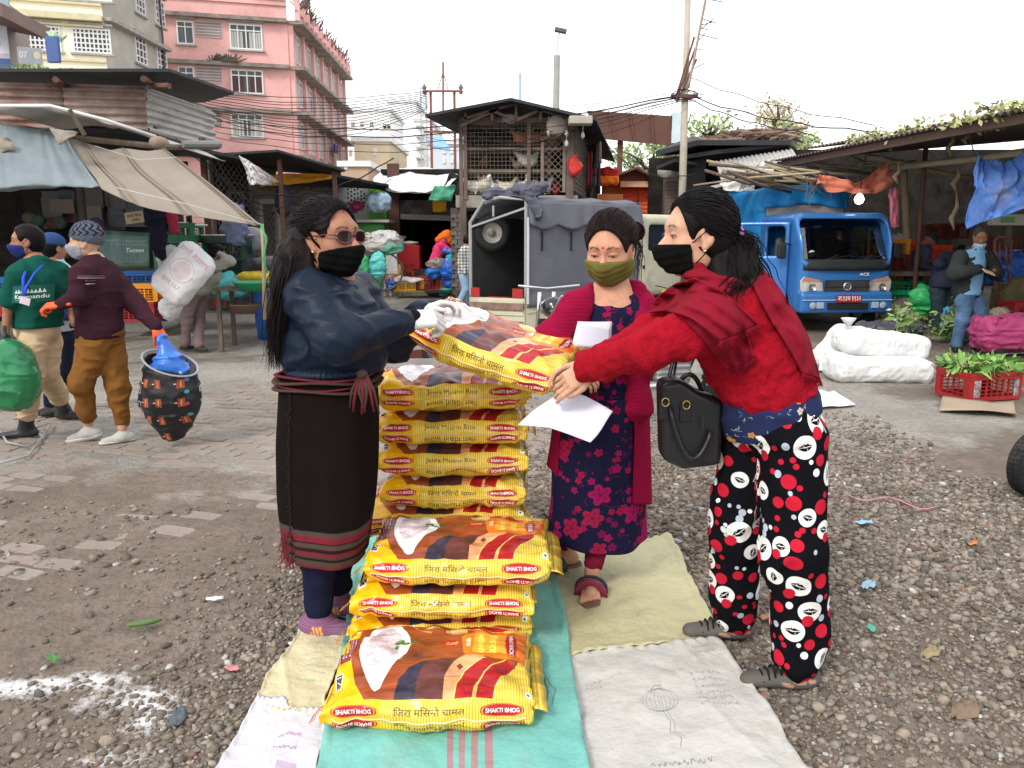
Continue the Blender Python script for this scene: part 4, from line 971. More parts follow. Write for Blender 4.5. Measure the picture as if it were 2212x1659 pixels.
def left_stall():
 t=thing('market_stall','open fronted dark stall at left under sagging tarpaulins','stall',(-5,11,0),world=1)
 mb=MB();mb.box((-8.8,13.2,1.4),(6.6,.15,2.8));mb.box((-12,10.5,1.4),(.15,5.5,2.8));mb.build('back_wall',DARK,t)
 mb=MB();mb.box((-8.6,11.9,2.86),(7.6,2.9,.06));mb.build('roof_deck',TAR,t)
 for X,d,y1 in((163,10.2,300),(155+0,12.9,300),(398,12.8,330)):
  p=at(X,y1,d);m=MB();m.box((p.x,p.y,1.35),(.07,.07,2.7));m.build('post',M('dark_wood',(.04,.032,.026),rough=.9),t)
 p=at(378,400,12.6);m=MB();m.box((p.x,p.y,1.3),(.14,.14,2.6));m.build('post',M('dark_wood',(.04,.032,.026)),t)
 for i in range(26):
  x=random.uniform(100,300);y=random.uniform(420,480);q=at(x,y,13.1-.012*(i+1));m=MB();m.box(q,(random.uniform(.2,.4),.01,random.uniform(.2,.42)))
  m.build('pinned_paper',M('paper_%d'%(i%4),((.12,.11,.10),(.16,.13,.11),(.15,.08,.08),(.09,.10,.11))[i%4],rough=.9),t)
 for(A,B,C,D_,nm,mt)in((at(-20,236,9.6),at(120,236,9.7),at(330,298,10.4),None,'eave_sheet',None),):
  pts=[at(-30,233,9.4),at(110,233,9.5),at(225,262,9.9),at(338,299,10.4)]
  m=MB()
  def f(u,v):
   x=u*3;i=min(int(x),2);p=pts[i]*(1-(x-i))+pts[i+1]*(x-i);return p+V((.3*v,1.6*v,-.02*math.sin(u*21)-.12*v))
  m.grid(f,40,4);m.build('eave_sheet',M('pale_sheet',(.42,.40,.37),rough=.6,dirt=.3),t,smooth=1,solid=.012)
  m=MB();m.tube([p+V((0,-.02,.02))for p in pts],.022,6);m.build('eave_edge',M('white_edge',(.75,.75,.73),rough=.5),t,smooth=1)
 m=MB();m.tube([at(150,236,9.5),at(183,292,9.6)],.025,6);m.build('bracket',WOOD,t)
 m=MB();m.tube([at(336,300,10.3),at(338,372,10.2)],.028,6);m.build('hanging_pipe',RUSTP,t)
 m=MB();c=at(347,311,10.4);m.lathe([(.0,-.2),(.06,-.2),(.09,-.05),(.09,.06),(.05,.1),(0,.11)],c,'y',18);m.build('lamp_drum',M('drum',(.28,.20,.16),rough=.7),t,smooth=1)
 m=MB();m.tube([at(0,268,9.8),at(180,300,10),at(355,318,10.3),at(470,318,12.6)],.04,6);m.build('beam',WOOD,t)
 m=MB();m.tube([at(395,312,10.8),at(476,312,11.2)],.05,8);m.build('beam',M('grey_pipe',(.2,.2,.19)),t)
 TB=M('blue_grey_tarp',srgb(122,132,136),rough=.7,var=.14,vs=2.5,bump=.2,bs=12,dirt=.3,dcol=srgb(86,92,92),ds=1.2);TC=M('khaki_tarp',srgb(140,130,118),rough=.75,var=.10,vs=2,bump=.15,bs=10,dirt=.35,dcol=srgb(98,88,78),ds=1.0)
 cloth('awning_sheet','blue grey tarpaulin awning at the left edge',TB,[[at(-140,262,9.0),at(-30,268,9.4),at(60,276,9.7),at(138,287,9.9)],[at(-160,330,8.7),at(-40,335,9.0),at(70,330,9.3),at(168,336,9.5)],[at(-170,400,8.3),at(-40,405,8.5),at(80,395,8.8),at(214,399,9.0)],[at(-170,425,8.5),at(-40,418,8.6),at(80,406,8.9),at(214,401,9.02)]],4,4,folds=((.98,.10,.05),(.80,.08,.03),(.45,.07,.02)),seed=2)
 cloth('awning_sheet','khaki tarpaulin awning pulled down to a point at right',TC,[[at(140,290,9.95),at(182,306,10.0),at(230,322,10.0),at(272,321,10.05),at(316,326,10.1),at(356,321,10.2)],[at(170,340,9.6),at(215,355,9.6),at(262,368,9.6),at(310,372,9.7),at(366,376,9.7),at(436,382,9.6)],[at(205,385,9.1),at(262,402,9.0),at(325,420,9.0),at(385,432,9.0),at(446,440,9.0),at(508,440,9.0)],[at(222,410,8.9),at(290,440,8.7),at(350,456,8.7),at(420,467,8.75),at(490,477,8.8),at(562,485,8.8)],[at(230,404,9.1),at(292,426,8.95),at(350,440,8.9),at(420,456,8.9),at(490,470,8.9),at(562,483,8.85)]],5,6,folds=((.19,.05,.06),(.58,.055,.06),(.98,.06,.07)),fa=.02,seed=5,nu=110,nv=60)
 cloth('torn_flap','',M('flap',(.25,.22,.18)),[[at(108,276,9.3),at(168,285,9.3)],[at(124,310,9.2),at(132,312,9.2)]],2,2,parent=t,nu=10,nv=8)
 cloth('torn_flap','',M('flap',(.25,.22,.18)),[[at(-20,292,9.2),at(20,298,9.2)],[at(-10,330,9.1),at(34,324,9.2)]],2,2,parent=t,nu=10,nv=8)
 for pts in([at(250,405,8.6),at(400,440,8.6),at(563,484,8.8)],[at(205,315,9.8),at(300,345,9.8),at(380,340,9.9)]):
  m=MB();m.tube(pts,.003,5);m.build('rope',M('rope',(.6,.6,.6)),t)
left_stall()
# middle and right background
def slab(name,pts,th,mat,parent,down=True):
 pts=[V(p)for p in pts];n=len(pts);d=V((0,0,-th));mb=MB()
 mb.add(pts+[p+d for p in pts],[tuple(range(n)),tuple(range(2*n-1,n-1,-1))]+[(i,i+n,(i+1)%n+n,(i+1)%n)for i in range(n)]);return mb.build(name,mat,parent,uvmap=0)
def lattice(parent,F,px,sp,mat,wd=.02,diamond=True,o=.05,name='lattice',sp2=None,z0z1=None):
 a0,z0,a1,z1=F.rect(px);mb=MB()
 W_,H_=a1-a0,z1-z0
 if diamond:
  n=int((W_+H_)/sp)+1
  for s_ in(1,-1):
   for i in range(-n,n+1):
    c=i*sp*1.4;p=[]
    x_lo,x_hi=max(0,-c if s_>0 else c-H_),min(W_,H_-c if s_>0 else c)
    if x_hi-x_lo<.02:continue
    f=(lambda x:x+c)if s_>0 else(lambda x:c-x)
    mb.beam(F.P(a0+x_lo,z0+f(x_lo),o+.008*(s_>0)),F.P(a0+x_hi,z0+f(x_hi),o+.008*(s_>0)),wd,.006,up=F.N)
 else:
  for i in range(int(W_/sp)+1):mb.beam(F.P(a0+i*sp,z0,o),F.P(a0+i*sp,z1,o),wd,wd*.7,up=F.N)
  for i in range(int(H_/(sp2 or sp))+1):z=z0+i*(sp2 or sp);mb.beam(F.P(a0,z,o+wd),F.P(a1,z,o+wd),wd,wd*.7,up=F.N)
 b=mb.build(name,mat,parent,uvmap=0);b['kind']='stuff';return b
IRON=M('iron_grille',(.13,.11,.10),rough=.7,var=.3)
def brickwall(parent,F,z0,z1,cols,bw=.235,bh=.075,gap=.014,skip=.02,colr=None,lim=300,a0=0,a1=None):
 BMs=[M('wallbrick_%d'%i,c,rough=.95,var=.3,vs=8,bump=.4,bs=40)for i,c in enumerate(cols)];ms=[]
 for i in range(len(cols)):
  m=MB();m.box((0,0,0),(bw-gap,.05,bh-gap*.6));me=npmesh('brick',m.v,m.f,smooth=False);me.materials.append(BMs[i]);ms.append(me)
 n=0;off=parent.location if parent.name in OFF else V((0,0,0));a1=a1 or F.L
 for r in range(int((z1-z0)/bh)):
  for c in range(int((a1-a0)/bw)+1):
   a=a0+c*bw+(r%2)*bw/2
   if a>a1-bw*.4 or random.random()<skip or n>=lim:continue
   o=link('brick',random.choice(ms),None,parent);o.location=F.P(a+bw/2,z0+r*bh+bh/2,random.uniform(-.012,.006))-off;o.rotation_euler=(0,random.gauss(0,.012),math.atan2(F.X.y,F.X.x));n+=1
def foliage(name,label,c,rad,n,ls,cols,trunk=None,seed=0,cat='tree',gaps=.25,parent=None,kind=None):
 rs=np.random.RandomState(seed);c=np.array(c,float);rad=np.array(rad,float)
 cl=rs.randn(26,3);cl/=np.linalg.norm(cl,axis=1)[:,None];cl=cl*rs.rand(26)[:,None]**.4*.85
 k=rs.randint(0,26,n);p=cl[k]+rs.randn(n,3)*.16;P=c+p*rad
 a=rs.randn(n,3);a/=np.linalg.norm(a,axis=1)[:,None];b=np.cross(a,rs.randn(n,3));b/=np.linalg.norm(b,axis=1)[:,None]
 s=ls*rs.uniform(.5,1.3,n)[:,None];v=np.stack([P-a*s,P+b*s*.45,P+a*s,P-b*s*.45],1).reshape(-1,3)
 f=np.arange(n*4).reshape(-1,4);cc=np.array(cols)[rs.randint(0,len(cols),n)]*rs.uniform(.7,1.25,n)[:,None]*(.75+.5*rs.rand(26)[k])[:,None]
 if parent is None:
  t=thing(name,label,cat,(c[0],c[1],trunk[0][2]if trunk else c[2]),world=1)
  if kind:t['kind']=kind
 else:t=parent
 o=link('crown',npmesh('crown',v-np.array(OFF.get(t.name,(0,0,0))),f,smooth=False,col=np.repeat(cc,4,0)),M('leaf_attr',attr=True,rough=.6,var=.1,bump=0),t)
 o['kind']='stuff'
 if trunk:
  mb=MB();mb.tube([V(trunk[0]),V(trunk[0])*.5+V(trunk[1])*.5+V((.1,0,0)),V(trunk[1])],[trunk[2],trunk[2]*.8,trunk[2]*.6],8)
  for q in cl[:14]:mb.tube([V(trunk[1]),V(c+q*rad*.5)+V((0,0,-.1)),V(c+q*rad)],[trunk[2]*.5,trunk[2]*.3,trunk[2]*.1],5)
  mb.build('trunk',M('bark',(.10,.08,.06),rough=.95,var=.3),t,smooth=1)
 return t
def zy(X,Y):return(691+X*.3516,155.5+Y*.3516)
def zr(X,Y):return(1382+X*.375,155.5+Y*.375)
def mid_left():
 MUD=M('mud_plaster',(.15,.125,.105),rough=.95,var=.25)
 F=Face(plan(462,14.5),plan(604,16.2));t=thing('grille_shed','brown shed front with diamond steel grilles and a pale door frame','shed',(F.B.x,F.B.y,0),world=1)
 wallmesh(t,'wall',[F],0,F.sz(560,344)[1],MUD,.2);mb=MB();a0,z0,a1,z1=F.rect((470,345,541,660));fbox(mb,F,a0,z0,a1,z1,.001,.02);mb.build('opening_shade_sheet',DARK,t,uvmap=0)  # dark sheet laid on the wall, painted in for the shaded opening
 lattice(t,F,(466,345,541,660),.10,IRON,o=.07);lattice(t,F,(541,455,604,660),.10,IRON,o=.07)
 def frame(px,mat,w_=.07,o=.09,nm='gate_frame'):
  a0,z0,a1,z1=F.rect(px);mb=MB()
  for q in((a0,z0,a0+w_,z1),(a1-w_,z0,a1,z1),(a0+w_,z1-w_,a1-w_,z1)):fbox(mb,F,*q,.02,o)
  mb.build(nm,mat,t,uvmap=0)
 frame((493,415,526,640),IRON,.04);frame((553,430,598,640),M('pale_door_frame',(.30,.26,.23),rough=.8),.10,.14,'door_frame')
 a0,z0,a1,z1=F.rect((560,437,592,640));mb=MB();fbox(mb,F,a0,z0,a1,z1,.021,.03);mb.build('door_shade',M('door_dark',(.10,.09,.085)),t,uvmap=0)
 m=MB();m.box(at(449,480,14.2),(.09,.09,2.9));m.build('post',RUSTP,t)
 z=at(640,335,15).z;t2=thing('tin_roof','black sheet roof on thin posts in front of the pink block','roof',at(640,360,15),world=1)
 slab('roof_sheet',[at(470,331,14),at(600,323,14.2),at(746,366,14.9),at(700,373,16.8),at(520,362,16.6)],.04,TAR,t2)
 for X,y,d in((604,345,14.6),(722,370,15.2)):m=MB();p=at(X,y,d);m.box((p.x,p.y,p.z/2),(.07,.07,p.z));m.build('post',RUSTP,t2)
 slab('roof_sheet',[at(395,312,12.2),at(520,338,13.6),at(515,352,15),at(395,330,14)],.05,TAR,t2)
 cv=Canvas(256,256,(.62,.62,.6));rr=random.Random(9)
 for _ in range(170):cv.ell(rr.random()*256,rr.random()*256,rr.uniform(4,16),rr.uniform(3,9),rr.choice([(.06,.16,.07),(.45,.06,.06),(.55,.2,.2),(.1,.2,.1),(.62,.62,.6)]),rr.random()*3)
 FM=M('floral_sheet',img=cv.image('floral'),rough=.7)
 cloth('floral_cloth','white flowered cloth hanging from the black sheet roof',FM,[[at(516,336,13.4),at(545,352,13.6),at(605,394,14.6)],[at(528,362,13.3),at(552,375,13.5),at(590,397,14.5)],[at(538,400,13.3),at(555,398,13.4),at(585,398,14.4)]],3,3,cat='cloth',fa=.06,nu=30,nv=20)
 cloth('yellow_banner','orange yellow cloth banner strung below the black sheet roof',M('yellow_banner',srgb(240,170,50),rough=.7,var=.25,vs=4),[[at(575,378,15.6),at(640,374,15.8),at(716,378,16)],[at(560,403,15.6),at(640,397,15.8),at(716,386,16)]],2,3,cat='banner',fa=.05,nu=30,nv=8)
 s=SDF().ell(at(612,435,15),(.16,.12,.3),.05).cap(at(608,395,15),at(611,420,15),.03,.08,.06);tag(solid('hanging_bag',s,.02,M('dark_bag',(.03,.03,.045),rough=.6)),'dark bag hanging on the post before the brick wall','bag')
 F3=Face(plan(604,16.3),plan(726,17.4));t3=thing('brick_wall','grey brown brick wall between the steel grille and the green kiosk','wall',(F3.A.x,F3.A.y,0),world=1)
 zt=F3.sz(660,392)[1];wallmesh(t3,'mortar_bed',[F3],0,zt,M('wall_mortar',(.10,.085,.075),rough=1),.2);brickwall(t3,F3,.5,zt-.02,((.14,.12,.105),(.12,.10,.088),(.165,.14,.12)),bh=.08)
 slab('roof_sheet',[at(604,386,16),at(728,377,16.4),at(840,398,17.6),at(838,410,17.9),at(740,386,18),at(604,398,17.6)],.05,TAR,t3)
 F4=Face(plan(728,17.6),plan(800,19));t4=thing('green_kiosk','white and green painted kiosk wall with small vent holes','kiosk',(F4.B.x,F4.B.y,0),world=1)
 WP=M('old_white_paint',srgb(190,196,188),rough=.85,dirt=.4,dcol=srgb(130,135,125));GP=M('green_paint',srgb(86,150,62),rough=.8,var=.25,dirt=.3,dcol=(.05,.12,.05))
 wallmesh(t4,'white_wall',[F4],0,F4.sz(760,385)[1],WP,.2)
 for i,(X,Y)in enumerate([(750+7*(k%6),425-9*(k//6)+5*(k%3))for k in range(22)]):mb=MB();a0,z0,a1,z1=F4.rect((X,Y,X+3,Y+4));fbox(mb,F4,a0,z0,a1,z1,.001,.012);mb.build('vent_hole',M('vent_dark',(.05,.05,.05)),t4,uvmap=0)
 F5=Face(plan(792,19.2),plan(866,19.4));wallmesh(t4,'green_wall',[F5],0,F5.sz(820,392)[1],GP,.3)
 Fp=Face(plan(840,18.6),plan(864,18.6));mb=MB();fbox(mb,Fp,0,0,Fp.L,3.2,-.2,0);mb.build('pillar',M('brown_pillar',(.09,.045,.035),rough=.8),t4,uvmap=0)
 mb=MB();p=at(805,530,17.6);mb.box((p.x-.25,17.9,1.1),(1.05,.7,1.45));o=mb.build('cabinet',M('green_cabinet',srgb(92,168,92),rough=.6,var=.3,vs=2.5,dirt=.35,dcol=srgb(80,110,150)),t4,bevel=.02)
 mb=MB();mb.box((p.x-.25,17.75,1.87),(1.35,.9,.06));mb.build('cabinet_top',M('tray',(.35,.33,.30)),t4,bevel=.01)
 for(X,Y,r,c,lab,nm)in((818,437,(.26,.2,.23),(.36,.50,.62),'pale blue bundle of plastic bags on the green cabinet','plastic_bundle'),(765,446,(.2,.15,.11),(.25,.03,.08),'dark red heap on the green cabinet top','cloth_heap')):
  s=SDF().ell(at(X,Y,17.6),r,.03);tag(solid(nm,s,.02,M(nm,c,rough=.4),disp=lambda P:fbm(P,7,3,3)*.06),lab,'bundle')
 m=MB();m.box(at(800,505,18.9),(.32,.04,.45));m.build('switch_board',WP,t4)
 t5=thing('dark_shop','dark shop opening under a white tarpaulin canopy','shop',at(925,560,18.6),world=1)
 mb=MB();x0,x1=at(846,515,19).x,at(1010,515,19).x;zf=.72
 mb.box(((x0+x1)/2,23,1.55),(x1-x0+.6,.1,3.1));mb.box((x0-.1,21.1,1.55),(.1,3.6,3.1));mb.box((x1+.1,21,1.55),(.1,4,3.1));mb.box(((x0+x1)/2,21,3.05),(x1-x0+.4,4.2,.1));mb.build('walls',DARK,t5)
 mb=MB();mb.box(((x0+x1)/2,20.9,zf/2),(x1-x0,4.2,zf));mb.build('floor',SILL,t5)
 mb=MB();mb.beam(at(866,468,18.5),at(990,472,18.5),.12,.12);mb.build('shutter_roller',M('grey_pipe',(.2,.2,.19)),t5,smooth=False)
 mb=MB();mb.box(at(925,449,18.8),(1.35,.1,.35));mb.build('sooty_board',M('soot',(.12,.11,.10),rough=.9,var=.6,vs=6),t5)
 for k in range(20):m=MB();q=at(912+k*4,455,18.6);m.box(q,(.02,.02,random.uniform(.1,.3)));m.build('frayed_strand',WOOD,t5)
 CW=M('white_tarp',srgb(226,230,232),rough=.5,var=.1,vs=3,dirt=.15,dcol=srgb(150,160,165))
 cloth('canopy_tarp','white tarpaulin canopy over the dark shop',CW,[[at(832,364,20.5),at(880,362,20.5),at(930,364,20.5),at(978,370,20.5)],[at(806,388,18.6),at(870,380,18.4),at(925,382,18.4),at(990,380,18.6)],[at(832,402,17.8),at(870,408,17.6),at(925,410,17.6),at(972,400,17.7)],[at(834,412,17.8),at(870,416,17.6),at(925,418,17.6),at(972,404,17.7)]],4,4,fa=.10,seed=8,nu=60,nv=30)
 cloth('canopy_tarp','black underside sheet at the right end of the white canopy',TAR,[[at(972,372,18.2),at(1000,380,18.4)],[at(955,410,17.6),at(997,430,17.8)]],2,2,fa=.05,nu=12,nv=12)
 s=MB();s.box(at(873,556,18.1),(.78,.5,.56));c=s.build('red_counter',M('red_counter',srgb(150,26,34),rough=.5),None,bevel=.02);tag(c,'red counter box at the mouth of the dark shop','counter')
 m=MB();q=at(873,530,18.1);m.lathe([(.0,.05),(.2,.03),(.22,0),(.12,-.05)],(q.x+.12,q.y,q.z+.05),n=16);tag(m.build('basin',M('pale_basin',(.5,.48,.4)),smooth=1),'shallow pale dish on the red counter','dish')
 s=SDF().box(at(950,446,18.6),(.17,.08,.14),.03,.02);tag(solid('yellow_bag',s,.02,M('yellow_bag',srgb(226,160,30),rough=.5),disp=lambda P:fbm(P,9,2,1)*.02),'small yellow bag hanging in the dark shop','bag')
mid_left()
def hen(name,label,c,s,col,rz,low=.02,group='hens in the wire cage',par=None):
 t=thing('hen',label,'hen',c,rz,group)
 b=SDF().ell((0,0,.16),(.16,.10,.11),.04).cap((-.1,0,.2),(-.22,0,.30),.07,.03,.06).cap((.1,0,.2),(.17,0,.33),.06,.035,.04).ell((.185,0,.35),(.04,.032,.035),.02).cap((.2,0,.35),(.24,0,.34),.014,.003,.01)
 b.cap((.02,.04,.1),(.03,.045,0),.02,.012,.02).cap((.02,-.04,.1),(.03,-.045,0),.02,.012,.02)
 o=solid('body',b,low,M('feather_%s'%name,col,rough=.9,var=.3,vs=14,bump=.5,bs=40),t,disp=lambda P:fbm(P,14,2,3)*.012)
 m=MB();m.prism([(.16,.37),(.21,.37),(.2,.41),(.185,.39),(.17,.42)],(0,.008,0),(1,0,0),(0,0,1),.014);m.build('comb',M('comb',(.4,.04,.03)),t);t.scale=(s,)*3;return t
def chicken_house():
 d=15.5;S=V((1.49,8.9,0));F=Face(plan(997,d),plan(1235,d));A,B=F.A,F.B;G=Face((B.x,B.y),(B.x+S.x,B.y+S.y))
 t=thing('poultry_house','two storey poultry shed with rusty wire cages under a black gable roof','shed',(A.x,A.y,zg(d)),world=1)
 WM=M('rusty_wire',(.20,.165,.14),rough=.7,var=.35,vs=6);PM=M('rusty_post',(.16,.115,.095),rough=.8,var=.3)
 zb=F.sz(1100,420)[1];z1=F.sz(1100,zy(0,600)[1])[1];z2=F.sz(1100,zy(0,465)[1])[1];zt=F.sz(1100,zy(0,300)[1])[1]
 zs0=F.sz(1100,437)[1]
 mb=MB();fbox(mb,F,-.1,zs0-.1,F.L+.1,zb-.02,-2.2,.06);mb.build('concrete_slab',M('slabc',(.28,.25,.21),rough=.95,var=.3),t,uvmap=0)
 mb=MB();fbox(mb,F,0,0,F.L,zs0-.1,-2.2,-2.0);mb.build('ground_floor_back',DARK,t,uvmap=0)
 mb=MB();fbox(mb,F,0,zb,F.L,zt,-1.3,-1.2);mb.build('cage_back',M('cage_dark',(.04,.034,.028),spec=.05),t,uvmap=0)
 for z in(z1,z2):mb=MB();fbox(mb,F,.05,z-.05,F.L-.05,z,-1.2,.03);mb.build('cage_shelf',M('cage_shelf',(.19,.16,.12),rough=.95,var=.3),t,uvmap=0)
 lattice(t,F,(1000,262,1192,418),.075,WM,wd=.006,diamond=0,o=.03,name='wire_mesh');lattice(t,F,(1172,300,1217,416),.085,WM,wd=.010,o=.07,name='lattice_door');lattice(t,F,(1192,262,1235,300),.075,WM,wd=.006,diamond=0,o=.03,name='wire_mesh')
 a0,z0,a1,zz1=F.rect((1171,299,1218,416));mb=MB()
 for q in((a0-.03,z0,a0+.03,zz1),(a1-.03,z0,a1+.03,zz1),(a0,zz1-.02,a1,zz1+.03)):fbox(mb,F,*q,.06,.1)
 mb.build('door_frame',WM,t,uvmap=0)
 for X in(997,1006,1142,1226,1234):a=F.sz(X,400)[0];mb=MB();fbox(mb,F,a-.035,zb-.1 if X!=997 else 0,a+.035,zt+.03,.0,.09);mb.build('cage_post',PM,t,uvmap=0)
 mb=MB();fbox(mb,F,0,zt-.05,F.L,zt+.04,.03,.12);mb.build('top_rail',PM,t,uvmap=0)
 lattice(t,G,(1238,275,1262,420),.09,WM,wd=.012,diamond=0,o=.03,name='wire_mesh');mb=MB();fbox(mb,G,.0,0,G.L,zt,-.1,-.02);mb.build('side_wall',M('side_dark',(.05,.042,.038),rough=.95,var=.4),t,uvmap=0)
 for i in range(16):
  X=random.uniform(1262,1300);Y0=random.uniform(300,350);q=at(X,Y0,17.5+random.random()*3);m=MB();L_=random.uniform(.4,1.1);w_=random.uniform(.06,.14)
  m.grid(lambda u,v:(q.x+(u-.5)*w_*(1+.3*v),q.y+.05*math.sin(u*6+i),q.z-v*L_),4,6);m.build('hanging_rag',M('rag_%d'%(i%4),((.07,.065,.06),(.16,.15,.14),(.22,.03,.04),(.04,.04,.045))[i%4],rough=.95),t,smooth=1,solid=.01)
 ap,le,re=at(*zy(1175,158),14.8),at(*zy(645,258),14.8),at(*zy(1700,282),14.8)
 S2=V((1.49,8.9,.1))
 slab('roof',[le,ap,ap+S2,le+S2],.05,TAR,t);slab('roof',[ap,re,re+S2,ap+S2],.05,TAR,t)
 up=lambda X,Y,dd=15.2:at(*zy(X,Y),dd)
 for a_,b_ in(((880,290),(1210,190)),((1210,190),(1520,285)),((1050,225),(1060,300)),((1205,180),(1205,300)),((1355,225),(1355,300)),((895,255),(895,300)),((1060,240),(1200,295)),((1210,295),(1350,235)),((870,330),(1100,225))):
  m=MB();m.beam(up(*a_),up(*b_),.05,.05);m.build('truss_bar',PM,t)
 m=MB();m.box(up(1010,275,15.3),(.42,.05,.3));m.build('gable_board',M('maroon_board',(.09,.05,.045)),t)
 m=MB();c=up(1455,328,15.05);m.lathe([(0,0),(.15,0),(.19,.03),(.19,.08)],c,'y',26);m.build('round_pan',M('pan',(.26,.21,.18),rough=.6),t,smooth=1)
 m=MB();m.box(up(1600,300,14.7),(.42,.3,.14));m.build('flood_lamp',M('lampbox',(.4,.36,.3)),t,bevel=.02)
 s=SDF().ell(up(1170,285,15.4),(.18,.12,.09),.05);solid('sack_on_beam',s,.03,M('sackpale',(.35,.33,.3)),t,disp=lambda P:fbm(P,8,2,1)*.03)
 for X,Y in((1405,375),(1515,380),(1515,440),(1615,390)):m=MB();q=up(X,Y,15.1);m.tube([q+V((0,0,.3)),q+V((0,0,.05))],.008,4);m.lathe([(0,-.06),(.035,-.03),(.035,.02),(.015,.06)],q,n=10);m.build('hanging_bulb',M('bulb_off',(.6,.58,.5),rough=.2),t,smooth=1)
 rr=random.Random(3)
 for i in range(8):
  a_=up(rr.uniform(700,1100),rr.uniform(260,340),14.9);b_=up(rr.uniform(1300,1650),rr.uniform(270,420),15);m=MB();sg=rr.uniform(.1,.4);m.tube([a_*(1-k/8)+b_*(k/8)+V((0,0,-sg*4*(k/8)*(1-k/8)))for k in range(9)],.006,4);m.build('loose_wire',M('wire_black',(.02,.02,.02)),t,smooth=1)
 P1=Face(plan(974,15.8),plan(1000,15.8));mb=MB();fbox(mb,P1,0,0,P1.L,zs0-.1,-.3,-.03);mb.build('pillar',M('wall_mortar',(.10,.085,.075)),t,uvmap=0)
 brickwall(t,P1,.2,zs0-.12,((.30,.24,.19),(.25,.2,.165),(.34,.28,.22)),bw=.13,bh=.085)
 mb=MB();mb.box(at(1003,560,15.3),(.1,.06,2.2));mb.build('plank',WOOD,t)
 cloth('green_cloth','green net cloth hung on the brick pillar',M('green_net',srgb(70,140,110),rough=.6,var=.2),[[at(939,402,14.6),at(985,400,14.6)],[at(925,432,14.5),at(975,434,14.6)]],2,2,cat='cloth',fa=.06,nu=14,nv=10)
 k=0
 def H(X,Y,s,col,rz,lab,nm,dd=.28):
  p=at(*zy(X,Y),d+dd);z=min([q for q in(zb,z1,z2)],key=lambda q:abs(q-(p.z-.15)));hen(nm,lab,(p.x,p.y,z),s,col,rz)
 BR,WH,PL=(.36,.13,.06),(.8,.78,.72),(.78,.70,.56)
 H(1250,430,1.1,BR,.3,'reddish brown hen on the top cage tier, leftmost of three','b');H(1325,430,1.1,BR,2.6,'reddish brown hen in the middle of the top cage tier','b');H(1440,435,1.1,BR,.1,'reddish brown hen behind the lattice door on the top tier','b')
 H(1280,585,1.15,WH,.1,'white hen with brown head on the middle cage tier','w');H(1215,590,.7,(.3,.2,.14),3,'small brown hen beside the white one on the middle tier','s');H(1010,585,.9,(.14,.06,.03),1.8,'dark brown hen alone at the left of the middle tier','d');H(1400,590,.9,(.1,.05,.03),1,'dark hen behind the lattice door on the middle tier','d')
 for i,(X,s,l)in enumerate(((950,1.0,'leftmost pale hen on the bottom tier'),(1005,1.15,'second pale hen from the left on the bottom tier'),(1075,.85,'third pale hen from the left on the bottom tier'),(1150,.9,'pale hen in the centre of the bottom tier'),(1240,.95,'pale hen right of centre on the bottom tier'),(1300,1.0,'pale hen left of the lattice door on the bottom tier'),(1375,.9,'pale hen behind the lattice door on the bottom tier'))):
  H(X,720,s,PL if i%2 else WH,i*2.1,l,'p%d'%(i%2),.2)
 s=SDF().ell(at(*zy(1448,715),d+.3),(.09,.08,.14),.03);tag(solid('red_feeder',s,.02,M('red_feeder',(.35,.02,.04))),'red feeder behind the lattice door of the cage','feeder')
 s=SDF().ell(at(*zy(1565,585),15.3),(.13,.1,.2),.03);tag(solid('red_bag',s,.02,M('red_bag',(.42,.03,.02),rough=.5),disp=lambda P:fbm(P,8,2,1)*.04),'red plastic bag hanging at the side of the poultry shed','bag')
chicken_house()
